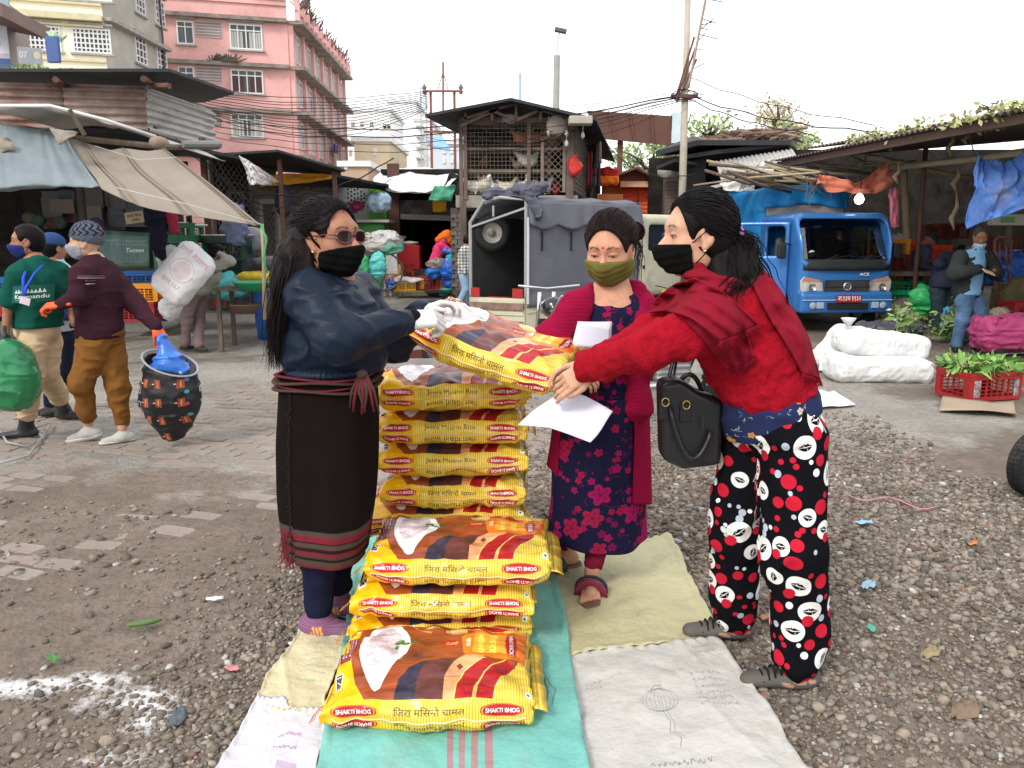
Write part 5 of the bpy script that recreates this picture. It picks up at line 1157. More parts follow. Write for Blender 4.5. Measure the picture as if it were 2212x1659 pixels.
def centre_back():
 t=thing('rusty_hoarding','long rust brown sheet metal hoarding above the roofs','hoarding',at(1360,280,24),world=1)
 P=[at(*zy(1640,238),24),at(*zy(2165,272),24),at(*zy(2165,452),24),at(*zy(1700,408),24)]
 RB=M('rust_board',(.125,.06,.045),rough=.8,var=.2,vs=1,bump=.1)
 for i in range(4):
  u0,u1=i/4+.002,(i+1)/4-.002;q=lambda u,v:(P[0]*(1-u)+P[1]*u)*(1-v)+(P[3]*(1-u)+P[2]*u)*v
  m=MB();m.add([q(u0,0),q(u1,0),q(u1,1),q(u0,1)],[(3,2,1,0)]);m.build('panel',RB,t,solid=.08)
  m=MB();m.beam(q(u1,-.01)+V((0,-.07,0)),q(u1,1.01)+V((0,-.07,0)),.06,.05);m.build('batten',RB,t)
 for X in(1340,1446):m=MB();p=at(X,300,24.3);m.box((p.x,p.y,p.z/2),(.15,.15,p.z));m.build('support_post',RUSTP,t)
 m=MB();m.box(at(1459,278,24),(.25,.3,.85));m.build('end_board',M('paleblue',(.55,.66,.7)),t)
 F=Face(plan(1300,23),plan(1428,23));t=thing('orange_shop','small shop with orange roller shutter and brown gable roof','shop',(F.A.x,F.A.y,0),world=1)
 OR=M('orange_wall',srgb(214,120,84),rough=.8,var=.15);wallmesh(t,'wall',[F],0,F.sz(1380,396)[1],OR,.3)
 for(x0,x1)in((1342,1375),(1379,1422)):
  a0,z0,a1,z1=F.rect((x0,408,x1,490))
  m=MB();n=int((z1-z0)/.11)
  m.grid(lambda u,v:tuple(F.P(a0+(a1-a0)*u,z0+(z1-z0)*v,.05+.035*abs(math.sin(v*n*math.pi)))),2,n*6);m.build('roller_shutter',M('orange_shutter',srgb(226,92,56),rough=.6),t,smooth=1)
 m=MB();a0,z0,a1,z1=F.rect((1335,394,1428,406));fbox(m,F,a0,z0,a1,z1,.01,.5);m.build('lintel',M('lintel',srgb(220,170,140)),t,uvmap=0)
 g=[at(1300,392,22.6),at(1378,362,22.6),at(1430,398,22.6)];m=MB();m.add(g+[p+V((0,.3,0))for p in g],[(2,1,0),(3,4,5),(0,1,4,3),(1,2,5,4),(2,0,3,5)]);m.build('gable',M('gable_brown',srgb(128,82,66),rough=.85),t)
 slab('roof_sheet',[at(1292,392,22.2),at(1378,360,22.2),at(1380,358,26),at(1300,388,26)],.05,RUSTP,t);slab('roof_sheet',[at(1378,360,22.2),at(1440,402,22.2),at(1436,398,26),at(1380,358,26)],.05,RUSTP,t)
 for(X,Y,c,l)in((1315,388,srgb(240,120,30),'bright orange heap of fabric beside the orange shop'),(1316,374,srgb(170,24,20),'red cloth heap above the orange fabric')):
  s=SDF().box(at(X,Y,21.8),(.26,.15,.13),.05,.02);tag(solid('fabric_heap',s,.03,M('heap%d'%Y,c,rough=.7,var=.2),disp=lambda P:fbm(P,5,3,2)*.06),l,'heap')
 m=MB();q=at(1316,420,21.9);m.box((q.x,q.y,q.z/2+.0),(.7,.4,q.z));tag(m.build('wooden_stand',M('stand_or',srgb(220,130,80))),'pale orange stand holding fabric heaps near the orange shop','stand')
 F=Face(plan(1432,18),plan(1478,18));t=thing('shutter_shop','narrow shop front with a brown slatted shutter under the black roof','shop',(F.A.x,F.A.y,0),world=1)
 wallmesh(t,'wall',[F],0,3.3,M('shop_brown',(.14,.10,.085)),.2);a0,z0,a1,z1=F.rect((1434,380,1475,560));n=int((z1-z0)/.085)
 for i in range(n):
  m=MB()if i==0 else m
  if i==0:fbox(m,F,a0,z0,a1,z0+.075,.005,.03);me=None
  if me is None:o=m.build('slat',M('slat',(.22,.165,.14),rough=.8),t,uvmap=0);me=o.data
  else:o=link('slat',me,None,t);o.location=(0,0,.085*i)
 s=SDF().ell(at(1446,371,17.6),(.25,.2,.17),.05);solid('bundle',s,.03,M('pale_bundle',(.4,.38,.33)),t,disp=lambda P:fbm(P,6,2,1)*.04)
 t=thing('black_roof','black sheet roof of the shops carrying a heap of firewood','roof',at(1560,320,17),world=1)
 slab('roof_sheet',[at(*zr(92,455),16),at(*zr(330,392),16),at(*zr(870,392),16.5),at(*zr(900,400),20),at(*zr(300,370),20)],.10,TAR,t)
 slab('roof_sheet',[at(*zr(120,500),16.2),at(*zr(430,450),16.2),at(*zr(860,405),16.6),at(*zr(860,440),18.5),at(*zr(220,520),19)],.08,TAR,t)
 slab('roof_sheet',[at(*zr(92,545),15.9),at(*zr(200,500),16),at(*zr(330,520),16.4),at(*zr(300,560),18.5)],.06,TAR,t)
 mb=MB();q0=at(1480,400,19.5);mb.box((at(1600,500,19.5).x,19.5,1.7),(4.6,.1,3.4));mb.build('shop_interior',DARK,t)
 m=MB();p=at(1500,400,17);m.box((p.x,p.y,1.9),(.4,.2,2.8));m.build('pier',M('pier',(.06,.055,.05)),t)
 w_=thing('firewood_pile','heap of split firewood and roots on the black sheet roof','firewood',at(1620,300,17),world=1);rr=random.Random(5)
 FW=[M('firewood_%d'%i,c,rough=.9,var=.3,vs=8,bump=.5)for i,c in enumerate(((.20,.14,.10),(.27,.20,.15),(.15,.10,.075)))]
 for i in range(130):
  u=rr.random();X=1524+u*200;hgt=26*math.sin(min(1,u*1.6+.12)*math.pi*.62)*(1 if u<.75 else 1.1);Y=311-8*u-rr.random()*hgt;p=at(X,Y,16.6+rr.random()*1.2)
  a_=rr.gauss(.12,.35);L_=rr.uniform(.2,.55);dv=V((math.cos(a_),rr.gauss(0,.5),math.sin(a_)*.5+rr.gauss(0,.12)));dv.normalize()
  m=MB();m.tube([p-dv*L_/2,p+V((0,0,rr.gauss(0,.02))),p+dv*L_/2],[rr.uniform(.02,.04),rr.uniform(.03,.05),rr.uniform(.012,.04)],6);m.build('log',FW[i%3],w_,smooth=False)
 t=thing('galvanised_awning','light corrugated galvanised sheet awning leaning below the firewood roof','awning',at(1620,360,15),world=1)
 corr_sheet('sheet',M('pale_galv',(.42,.41,.39),rough=.5,var=.2,dirt=.25,dcol=(.25,.15,.1),ds=1.5,metal=.2),t,at(*zr(470,632),14.4),at(*zr(905,482),14.8),at(*zr(880,443),16.4),at(*zr(435,515),16),pitch=.09,amp=.013,across=False,nv=4)
 m=MB();m.beam(at(*zr(300,688),14),at(*zr(480,650),14),.05,.05);m.build('pole',M('pale_pole',(.5,.48,.44)),t)
 WC=M('white_sheet',(.66,.64,.62),rough=.6,var=.1)
 cloth('white_cloth','white plastic cloth hanging at the corner of the big shed roof',WC,[[at(*zr(690,520),13.4),at(*zr(770,500),13.4)],[at(*zr(600,600),13.3),at(*zr(770,575),13.4)],[at(*zr(575,680),13.3),at(*zr(670,640),13.4)]],3,2,cat='cloth',fa=.1,nu=20,nv=24)
 cloth('white_cloth','white plastic cloth spread below the galvanised awning',WC,[[at(*zr(460,640),13.9),at(*zr(660,600),13.9)],[at(*zr(490,690),13.8),at(*zr(660,685),13.8)]],2,2,cat='cloth',fa=.06,seed=4,nu=20,nv=12)
centre_back()
def right_stall():
 t=thing('market_shed','long dark market shed at right with rusty creeper covered roof','stall',at(2000,660,14),world=1)
 A,B=at(*zr(770,512),14.6),at(2212,236,8.3);B=A+(B-A)*1.06;up=V((8,1.5,.75));MT=M('shed_tin',(.10,.085,.08),rough=.7,var=.3,dirt=.7,dcol=(.13,.05,.03),ds=.8)
 corr_sheet('roof',MT,t,A,B,B+up,A+up,pitch=.12,amp=.018,across=False,nv=3)
 m=MB();m.beam(A+V((.12,0,-.07)),B+V((.12,0,-.07)),.06,.1);m.build('eave_rail',M('eaverail',(.12,.075,.06)),t)
 C=A+V((.8,.9,.30));D_=V((B.x+1.6,B.y+.4,B.z+.30));corr_sheet('upper_roof',RUST,t,C,D_,D_+up*.7+V((0,0,.2)),C+up*.7+V((0,0,.2)),pitch=.12,amp=.018,across=False,nv=2)
 m=MB();m.box((at(1690,500,18).x+5,18.6,1.7),(13,.15,3.6));m.box((13.5,12,2),(.15,13,3.6));m.build('back_wall',DARK,t)  # right-hand wall is out of view, added to darken the interior
 m=MB();m.box((11.3,6.6,1.9),(6,.15,3.4));m.build('unseen_shade_wall',DARK,t)  # unseen wall, added to keep light out of the shed
 for X,Y0,X1,Y1,d,r,mt in((1952,365,1965,690,13.2,.055,BAMB),(2000,318,1974,640,12.6,.035,RUSTP)):
  p,q=at(X,Y0,d),at(X1,Y1,d);m=MB();n=10;m.tube([p+(q-p)*k/n for k in range(n+1)],[r*(1.0 if k%2 else 1.06)for k in range(n+1)],10);m.build('post',mt,t,smooth=1)
 m=MB();m.tube([at(*zr(1510,547),12.6),at(*zr(1700,525),12.2),at(*zr(1920,500),11.5),at(2230,325,10.6)],.05,9);m.build('beam',M('bamboo_pale',(.42,.36,.25),rough=.6),t,smooth=1)
 m=MB();m.tube([at(*zr(1310,485),12.9),at(*zr(1540,530),12.6)],.045,8);m.build('beam',BAMB,t,smooth=1)
 m=MB();m.tube([at(*zr(1530,540),12.8),at(*zr(2000,630),13.2)],.04,8);m.build('beam',BAMB,t,smooth=1)
 rr=random.Random(6)
 for i in range(34):
  X=rr.uniform(590,1480);Y=610-(X-590)*.09+rr.gauss(0,16);p=at(*zr(X,Y),rr.uniform(12.6,13.6));L_=rr.uniform(.4,1.5);dv=V((1,rr.gauss(0,.5),rr.gauss(-.16,.12)));m=MB();m.tube([p-dv*L_/2,p+V((0,0,rr.gauss(0,.03))),p+dv*L_/2],[rr.uniform(.012,.03)]*3,6);m.build('stick',BAMB if i%3 else WOOD,t,smooth=1)
 for i in range(16):
  X=rr.uniform(900,1500);p=at(*zr(X,600),12.7);m=MB();L_=rr.uniform(.15,.5);m.tube([p,p+V((rr.gauss(0,.05),0,-L_*.5)),p+V((rr.gauss(0,.1),0,-L_))],.01,4);m.build('tie_cord',WOOD,t)
 for(x,y,l)in((1800,340,.35),(1885,335,.2),(1830,545,.35),(1825,690,.55),(1490,520,.3)):
  p=at(*zr(x,y),11.8);m=MB();m.tube([p,p+V((.03,0,-l*.4)),p+V((-.04,0,-l*.7)),p+V((.02,0,-l))],[.01,.03,.04,.012],6);m.build('hanging_rope',BAMB,t,smooth=1)
 m=MB();m.tube([at(*zr(1890,335),11),at(*zr(1925,468),11)],.008,5);m.build('rope',WOOD,t)
 for k,(x0,x1,y,n)in enumerate(((1240,1510,385,380),(1560,1690,345,130),(1900,2212,245,480))):
  a_,b_=at(*zr(x0,y+14),12.6-k*1.6),at(*zr(x1,y-18),11.8-k*1.6);c=(a_+b_)/2
  foliage('creeper',('yellow green creeper clump on the middle of the rusty roof','small creeper clump on the rusty roof, the middle one','creeper trailing along the near right end of the rusty roof')[k],c,(abs(b_.x-a_.x)*.62+.3,abs(b_.y-a_.y)/2+.5,.16),n,.045,((.42,.46,.18),(.32,.38,.13),(.52,.52,.26),(.36,.28,.16)),seed=20+k,cat='creeper')
 cloth('orange_cloth','faded orange cloth slung under the stick rafters',M('orange_rag',srgb(196,116,92),rough=.8,var=.2,vs=4),[[at(*zr(1020,588),12.5),at(*zr(1100,605),12.5),at(*zr(1250,640),12.4),at(*zr(1380,550),12.4),at(*zr(1425,535),12.4)],[at(*zr(1025,650),12.4),at(*zr(1150,690),12.3),at(*zr(1280,705),12.3),at(*zr(1390,690),12.3),at(*zr(1500,600),12.4)]],2,5,cat='cloth',fa=.12,seed=3,nu=50,nv=14)
 cloth('pink_garment','pink garment hanging beside the bamboo post',M('pink_cloth',srgb(224,130,152),rough=.8),[[at(1923,409,12.4),at(1931,405,12.4),at(1942,408,12.4)],[at(1919,430,12.35),at(1931,432,12.3),at(1943,432,12.4)],[at(1923,470,12.35),at(1932,470,12.3),at(1941,472,12.4)],[at(1921,491,12.4),at(1931,493,12.35),at(1941,490,12.4)]],4,3,cat='garment',fa=.05,seed=4,nu=14,nv=30)
 BT=M('blue_tarp',srgb(72,112,178),rough=.6,var=.25,vs=3,dirt=.4,dcol=srgb(150,140,150),ds=2.2)
 cloth('blue_tarp','faded blue tarpaulin hanging from the bamboo beam at the right edge',BT,[[at(2104,333,9.6),at(2140,343,9.5),at(2180,348,9.4),at(2225,316,9.2),at(2290,290,9.1)],[at(2100,385,9.5),at(2140,395,9.3),at(2180,390,9.2),at(2230,375,9.0),at(2290,360,9.0)],[at(2096,430,9.5),at(2135,435,9.3),at(2178,425,9.2),at(2230,415,9.0),at(2290,400,9.0)],[at(2088,495,9.5),at(2130,478,9.3),at(2172,466,9.2),at(2225,446,9.0),at(2290,425,9.0)]],4,5,fa=.10,seed=6,folds=((.5,.2,.05),(.15,.12,.05)),nu=60,nv=40)
 b=thing('light_bulb','lit white bulb hanging in the dark market shed','lamp',at(1856,431,12.3),world=1)
 m=MB();q=at(1856,431,12.3);m.lathe([(0,-.075),(.05,-.055),(.072,0),(.055,.05),(.02,.09),(0,.1)],q,n=16);m.build('bulb',M('bulb_lit',(1,1,1),emit=((1,.97,.85),5),bump=0,var=0),b,smooth=1)
 m=MB();m.tube([q+V((0,0,.09)),q+V((.05,0,.7))],.008,5);m.build('cord',M('wire_black',(.02,.02,.02)),b)
right_stall()
def far_back():
 def blk(X0,X1,Y0,d,col,wins,lab,nm='building',dep=10):
  F=Face(plan(X0,d),plan(X1,d));t=thing(nm,lab,'building',(F.A.x,F.A.y,0),world=1);z1=F.sz((X0+X1)/2,Y0)[1]
  wallmesh(t,'wall',[F],0,z1,M('far_'+lab[:12],col,rough=.85,var=.06,vs=.4),dep)
  m=MB();fbox(m,F,-.2,z1,F.L+.2,z1+.35,-dep-.2,.2);m.build('parapet',M('far_par',tuple(c*.85 for c in col)),t,uvmap=0)
  for px in wins:window(t,F,px,cols=2,transom=.3,bar=.08,sill=0)
  return t,F
 W_=(.86,.86,.85)  # far whites brightened, pale haze put into the wall colour
 blk(744,850,240,85,W_,[(*zy(X,303),*zy(X+28,345))for X in(190,245,305)]+[(*zy(385,315),*zy(440,355))],'white flat roofed building just right of the pink block')
 blk(846,905,222,110,W_,[],'tall plain white building far behind the canopy')
 t,F=blk(903,935,262,75,W_,[(*zy(610,y),*zy(630,y+22))for y in(330,390,450,520)],'white balconied building behind the red pylon')
 for y in(335,400,465,530):m=MB();a0,z0,a1,z1=F.rect((*zy(598,y),*zy(640,y+9)));fbox(m,F,a0,z0,a1,z1,0,1.1);m.build('balcony',M('balc',(.6,.6,.6)),t,uvmap=0)
 blk(934,998,312,60,(.62,.68,.74),[(*zy(X,y),*zy(X+18,y+32))for X in(755,800)for y in(470,530)],'pale blue grey building with a blue roof beside the cage shed')
 slab_t=thing('blue_roof','small blue pitched roof behind the red pylon','roof',at(945,310,59),world=1);slab('roof_sheet',[at(*zy(650,400),58),at(*zy(750,390),58),at(*zy(800,470),57),at(*zy(690,450),57)],.2,M('blueroof',(.25,.42,.62)),slab_t)
 t,F=blk(742,800,380-20,52,(.45,.32,.22),[(*zy(150,560),*zy(170,600))],'half built orange brick building behind the sheet roofs');t,F=blk(772,846,306,60,(.66,.53,.36),[(*zy(180,480),*zy(200,520)),(*zy(330,470),*zy(350,510))],'ochre building with rough brick storeys behind the white canopy')
 F2=Face(plan(764,59.8),plan(810,59.8))
 t=thing('pylon','rust red steel two legged frame with cross bars and a mast','pylon',at(955,380,30),world=1);RD=M('red_oxide',(.24,.085,.06),rough=.7,var=.2)
 for X in(680,826):m=MB();p=at(*zy(X,118),30);m.box((p.x,p.y,p.z/2),(.09,.09,p.z));m.build('leg',RD,t)
 for Y in(118,368):m=MB();m.beam(at(*zy(636 if Y<200 else 640,Y),29.9),at(*zy(874 if Y<200 else 850,Y),29.9),.07,.07);m.build('cross_bar',RD,t)
 m=MB();m.tube([at(*zy(757,-60),30),at(*zy(757,250),30)],.035,6);m.build('mast',RD,t)
 for X in(722,790):m=MB();m.tube([at(*zy(757,0),30),at(*zy(X,118),30)],.015,4);m.build('stay',RD,t)
 for X in(642,866):m=MB();p=at(*zy(X,110),29.9);m.lathe([(.05,-.15),(.09,-.05),(.05,0),(.09,.08),(.03,.2)],p,n=8);m.build('insulator',M('insul',(.2,.15,.13)),t)
 t=thing('lattice_mast','thin grey lattice antenna mast left of the red pylon','mast',at(*zy(645,480),40),world=1);GR=M('mastgrey',(.38,.40,.42));z0,z1=2,at(*zy(640,90),40).z;p=at(*zy(642,480),40)
 for dx in(-.2,.2):m=MB();m.beam((p.x+dx,40,0),(p.x+dx*.6,40,z1),.05,.05);m.build('leg',GR,t)
 m=MB()
 for i in range(22):za,zb=z0+(z1-z0)*i/22,z0+(z1-z0)*(i+1)/22;m.beam((p.x-.18*(-1)**i,40,za),(p.x+.18*(-1)**i,40,zb),.03,.03)
 m.build('bracing',GR,t)['kind']='stuff'
 def pole(X,Y0,X1,Y1,d,r0,r1,lab,col,nm='utility_pole'):
  t=thing(nm,lab,'pole',at(X1,Y1,d),world=1);m=MB();a_,b_=at(X,Y0,d),at(X1,Y1,d);b_=V((b_.x,b_.y,0));m.tube([b_,a_],[r1,r0],12);m.build('shaft',M(nm+lab[:6],col,rough=.85,var=.15),t,smooth=1);return t
 pole(1123,158,1123,300,30,.05,.07,'thin pale blue steel pole behind the cage shed roof',(.3,.42,.5));t=pole(1203,120,1199,300,26,.10,.13,'grey concrete street lamp pole behind the cage shed',(.28,.28,.26),'lamp_pole')
 m=MB();m.tube([at(1203,121,26),at(1204,90,26),at(1209,70,26)],.02,6);m.build('arm',M('arm',(.5,.5,.5)),t);m=MB();m.box(at(1211,66,26),(.38,.2,.13),rot=(0,.2,0));m.build('lamp_head',M('lamphead',(.12,.12,.12)),t,bevel=.03)
 t=pole(1487,-40,1478,380,15.5,.055,.085,'tall weathered concrete utility pole with tangled cables',(.42,.37,.30))
 m=MB();m.box(at(1478,208,15.4),(.5,.1,.06));m.build('cross_arm',RUSTP,t)
 for dy in(0,8,16):m=MB();m.tube([at(1500+dy*.3,80+dy*3,15.4),at(1462,205+dy,15.4)],.02,5);m.build('bracket',RUSTP,t)
 for i in range(4):
  rr=random.Random(i);c=at(1480,205,15.3);m=MB();m.tube([c+V((rr.uniform(.1,.3)*math.cos(a_)*1.2,0,rr.uniform(.05,.15)*math.sin(a_)))for a_ in np.linspace(0,6,9)],.006,4);m.build('cable_coil',M('wire_black',(.02,.02,.02)),t,smooth=1)
 t=thing('bamboo_pole','leaning bamboo pole tied to the tall concrete pole','pole',at(1487,200,15.3),world=1);m=MB();n=12;a_,b_=at(1528,-20,15.2),at(1487,190,15.3)
 m.tube([a_+(b_-a_)*k/n for k in range(n+1)],[.022*(1 if k%2 else 1.12)for k in range(n+1)],8);m.build('shaft',M('bamboo_grey',(.35,.27,.22)),t,smooth=1)
 for i in range(9):rr=random.Random(i+40);c=a_+(b_-a_)*rr.uniform(.05,.9);m=MB();m.tube([c,c+V((rr.uniform(.1,.4),0,rr.uniform(-.1,.25)))],.008,4);m.build('twig',WOOD,t)
 def cab(pts,r,lab,sag=.0,n=14,grp='overhead cables'):
  a_,b_=pts;m=MB();m.tube([a_*(1-k/n)+b_*(k/n)+V((0,0,-sag*4*(k/n)*(1-k/n)+.02*math.sin(k*1.7)))for k in range(n+1)],r,5);tag(m.build('overhead_cable',M('wire_black',(.02,.02,.02)),smooth=1),lab,'cable',grp)
 rr=random.Random(8)
 for i in range(12):
  y0,y1=150+i*6+rr.gauss(0,3),196+i*3.4;cab((at(250+i*12,y0,26),at(925,y1,28)),.012,'thin black cable crossing in front of the pink block',.5+.05*i,grp='cables across the pink block')
 for i in range(4):cab((at(240,215+i*5,22),at(1478,205+i*4,15.5)),.013 if i<2 else.008,('uppermost','second','third','lowest')[i]+' of four thick black cables from the loft roof to the concrete pole',.7+.12*i,24,'cables to the concrete pole')
 for i in range(5):cab((at(740,228+i*2,27),at(1475,200+i*7,15.6)),.006,'thin cable sagging over the cage shed roof',.3+.2*i,24,'cables over the cage shed')
 cab((at(1484,166,15.6),at(1890,268,12)),.007,'upper cable from the concrete pole to the right shed',.1);cab((at(1482,205,15.6),at(1900,285,12.5)),.011,'lower thick cable from the concrete pole to the right shed',.12);cab((at(1482,212,15.6),at(1760,290,14)),.010,'short cable sagging toward the firewood',.1)
 cab((at(1490,255,15.6),at(1435,345,17)),.010,'cable dropping from the concrete pole to the shutter shop',.3);cab((at(1300,300,18),at(1500,375,15)),.010,'cable looping below the rusty hoarding',.35);cab((at(560,420,13.6),at(850,340,17)),.014,'cable rising from the grille shed to the white canopy',.25);cab((at(600,430,15),at(845,385,18)),.010,'loose cable hanging over the brick wall',.35)
 for i in range(5):cab((at(380+i*20,300+i*8,12),at(600+i*8,420+i*6,14)),.008,'loose wire looping in front of the steel grille',.2+.08*i,grp='loose wires by the grille')
 G1,G2=((.36,.46,.20),(.28,.38,.15),(.46,.54,.28)),((.58,.50,.30),(.52,.45,.27),(.44,.40,.24))  # leaf tints lightened so the colour carries far haze and glare
 def tree(X,Y,d,rad,n,ls,cols,lab,sd_):c=at(X,Y,d);foliage('tree',lab,c,rad,n,ls,cols,trunk=((c.x,c.y,.5),(c.x,c.y,c.z-rad[2]*.4),.16),seed=sd_)
 tree(1684,262,32,(1.2,1.1,1.15),1000,.09,G2,'ochre leaved tree behind the firewood pile',1);tree(1530,280,30,(1.7,1.4,.7),420,.11,G1,'sparse bright green tree between the concrete pole and firewood',2)
 tree(1590,300,30,(1.2,1,.5),160,.11,G1,'low bright green tree behind the firewood heap',3);tree(1405,345,34,(1.9,1.4,1.3),1500,.12,G1,'yellow green tree below the rusty hoarding',4);tree(1715,305,30,(1,1,.7),900,.11,G1,'green bush peeking over the shed roof',5)
 tree(1480,350,32,(2.2,1.4,1.2),800,.12,G1,'pale green tree behind the shutter shop',6)
 for(X,Y,d,n,l)in((60,150,19,700,'green pot plants behind the loft roof at far left'),(150,158,19,260,'small green shoots behind the loft roof')):foliage('roof_plant',l,at(X,Y,d),(.45,.3,.10),n,.05,G1,seed=X,cat='plant')
far_back()
# PEOPLE
def frame(fwd,up=(0,0,1)):
 f=V(fwd).normalized();r=f.cross(V(up)).normalized();u=r.cross(f);return np.array([r[:],f[:],u[:]])
def skinmat(n):
 return M('skin_'+n,attr=True,rough=.55,var=.16,vs=22,bump=.25,bs=300,bdist=.0012,sss=.12,spec=.35)
def head_sdf(infl=0.0,smooth_=False,jaw=1.0,nose=True,socket=True,lips=True):
 i=infl;s=SDF()
 s.ell((0,-.014,.030),(.076+i,.094+i,.086+i),.02);s.ell((0,.012,-.035),(.062*jaw+i,.074+i,.078+i),.04)
 s.ell((0,.052,-.088),(.026*jaw+i,.024+i,.020+i),.04)
 for sx in(-1,1):
  s.ell((sx*.036,.054,-.030),(.026*jaw+i,.026+i,.026+i),.03);s.ell((sx*.050*jaw,.010,-.070),(.018+i,.03+i,.02+i),.03)
 s.ell((0,.070,.028),(.050+i,.014+i,.016+i),.03)
 if nose:
  s.cap((0,.082,.010),(0,.106,-.026),.008+i,.012+i,.014);s.ell((0,.105,-.030),(.012+i,.010+i,.009+i),.01)
  for sx in(-1,1):s.ell((sx*.013,.096,-.034),(.008+i,.010+i,.008+i),.008)
 if lips and not smooth_:s.ell((0,.084,-.058),(.022,.011,.006),.006);s.ell((0,.083,-.067),(.019,.011,.007),.006)
 if socket:
  for sx in(-1,1):s.ell((sx*.031,.098,.004),(.019,.016,.011),.018,op=-1)
 if not smooth_:
  for sx in(-1,1):
   s.ell((sx*.031,.0715,.003),(.0155,.0135,.0115),.006);s.ell((sx*.031,.0745,.0085),(.0165,.0125,.0055),.004)
   s.ell((sx*.077,-.004,-.004),(.010,.021,.031),.008);s.ell((sx*.086,.002,0),(.006,.012,.018),.006,op=-1);s.ell((sx*.078,.006,-.034),(.008,.010,.010),.006)
 return s
def head_colours(v,base,marks=()):
 c=np.tile(np.array(base,float),(len(v),1));x,y,z=v[:,0],v[:,1],v[:,2]
 def mixc(m,col):c[:]=c*(1-m[:,None])+np.array(col)*m[:,None]
 red=np.exp(-((np.abs(x)-.04)/.02)**2-((z+.03)/.025)**2)*(y>.02)*.25;mixc(red,(base[0]*1.05,base[1]*.75,base[2]*.7))
 mixc(((y>.075)&(z<-.052)&(z>-.076)&(np.abs(x)<.024)).astype(float)*.7,(.28,.09,.075))
 ax=np.abs(x);zb=.0265+.006*np.sin((ax-.012)/.04*math.pi)
 mixc(((y>.03)&(ax>.013)&(ax<.053)&(np.abs(z-zb)<.0034*(1.2-(ax-.013)/.06))).astype(float)*.85,(.02,.015,.012))
 mixc(((y>.055)&(ax>.016)&(ax<.046)&(np.abs(z-(.004-6*(ax-.031)**2*1.0))<.0022)).astype(float)*.9,(.015,.012,.01))
 for(mx,mz,rx,rz,col)in marks:mixc(((y>0)&(((x-mx)/rx)**2+((z-mz)/rz)**2<1)).astype(float),col)
 return c
def hand_prims(side,curl,thumb=.5,spread=.012,sc=1.0,tcurl=.4):
 """local: +x thumb side, +y to the fingertips, +z back of the hand"""
 s=SDF();q=sc
 s.box((0,.045*q,0),(.037*q,.046*q,.0125*q),.012*q,.012);s.cap((0,-.05*q,0),(0,.02*q,0),.024*q,.024*q,.02,sq=((0,0,1),.75));s.ell((.022*q,.03*q,-.010*q),(.018*q,.028*q,.014*q),.01)
 for i,(x,L)in enumerate(((.029,(.042,.027,.022)),(.010,(.046,.031,.023)),(-.010,(.043,.029,.022)),(-.029,(.033,.022,.019)))):
  p=np.array([x*q,(.088-.006*(i==3)-.003*(i==0))*q,0.]);a=0;c=curl[i]if isinstance(curl,(list,tuple))else curl
  for j,l in enumerate(L):
   a+=c*(.75 if j==0 else 1.0);d=np.array([(1.5-i)*spread*2*(1-.3*j),math.cos(a),-math.sin(a)]);p2=p+d*l*q;r=(.0092-.0008*j-(.0008 if i==3 else 0))*q
   s.cap(p,p2,r,r*.93,.003 if j else.005);p=p2
 p=np.array([.030*q,.015*q,-.006*q]);a=thumb
 for j,l in enumerate((.040,.032,.026)):
  d=np.array([math.sin(a),math.cos(a)*.9,-tcurl*(.5+.5*j)]);d/=np.linalg.norm(d);p2=p+d*l*q;s.cap(p,p2,(.0125-.0015*j)*q,(.011-.0012*j)*q,.008 if j==0 else.003);p=p2;a-=.28
 return s
def hand_mesh(wr,dirv,back,thumb_sign,curl,h=.0034,**kw):
 """world mesh of a hand; thumb_sign +1 -> thumb at back x dir side"""
 y=V(dirv).normalized();z=V(back);z=(z-y*z.dot(y)).normalized();x=y.cross(z)*thumb_sign
 v,q=hand_prims(1,curl,**kw).mesh(h);R=np.array([x[:],y[:],z[:]]);v=smooth_mesh(v,q,1)
 w_=v@R+np.array(wr[:]if isinstance(wr,V)else wr)
 if thumb_sign<0:q=q[:,::-1]
 if np.linalg.det(R)<0 and thumb_sign>0:q=q[:,::-1]
 return w_,q
def hair_base(hr,infl=.012,line=(.048,.060),seed=0,nape=-.075,sideburn=True):
 s=SDF();s.ell((0,-.014,.030),(.076+infl,.094+infl,.086+infl),.02);s.ell((0,-.035,-.02),(.066+infl,.066+infl,.07+infl),.03)
 s.ell((0,.097,-.008),(.076,.088,.104),.010,op=-1)
 for sx in(-1,1):s.ell((sx*.088,.014,-.012),(.022,.034,.036),.008,op=-1)
 return s
def strands(n,starts,end,lift=.006,r=.0026,seed=0,seg=9,radii=(.0885,.1065,.0985),c=(0,-.014,.030),jitter=.08):
 rr=random.Random(seed);mb=MB();E=V(radii);C=V(c)
 def unit(p):q=V(((p[0]-C.x)/E.x,(p[1]-C.y)/E.y,(p[2]-C.z)/E.z));return q.normalized()
 e=unit(end)
 for i in range(n):
  s0=unit(starts(rr));e0=(e+V((rr.gauss(0,jitter),rr.gauss(0,jitter),rr.gauss(0,jitter)))).normalized();th=math.acos(max(-1,min(1,s0.dot(e0))));pts=[]
  if th<.1:continue
  lf=rr.uniform(-.2,1)*lift
  for k in range(seg+1):
   t=k/seg;d=(s0*math.sin((1-t)*th)+e0*math.sin(t*th))/math.sin(th);f=1+(lf*math.sin(math.pi*t)+.0015*math.sin(k*2+i))/.09
   pts.append(V((C.x+d.x*E.x*f,C.y+d.y*E.y*f,C.z+d.z*E.z*f)))
  mb.tube(pts,[r*rr.uniform(.7,1.3)*(.35+.65*min(1,4*t_/seg))for t_ in range(seg+1)],4,cap=0)
 return mb
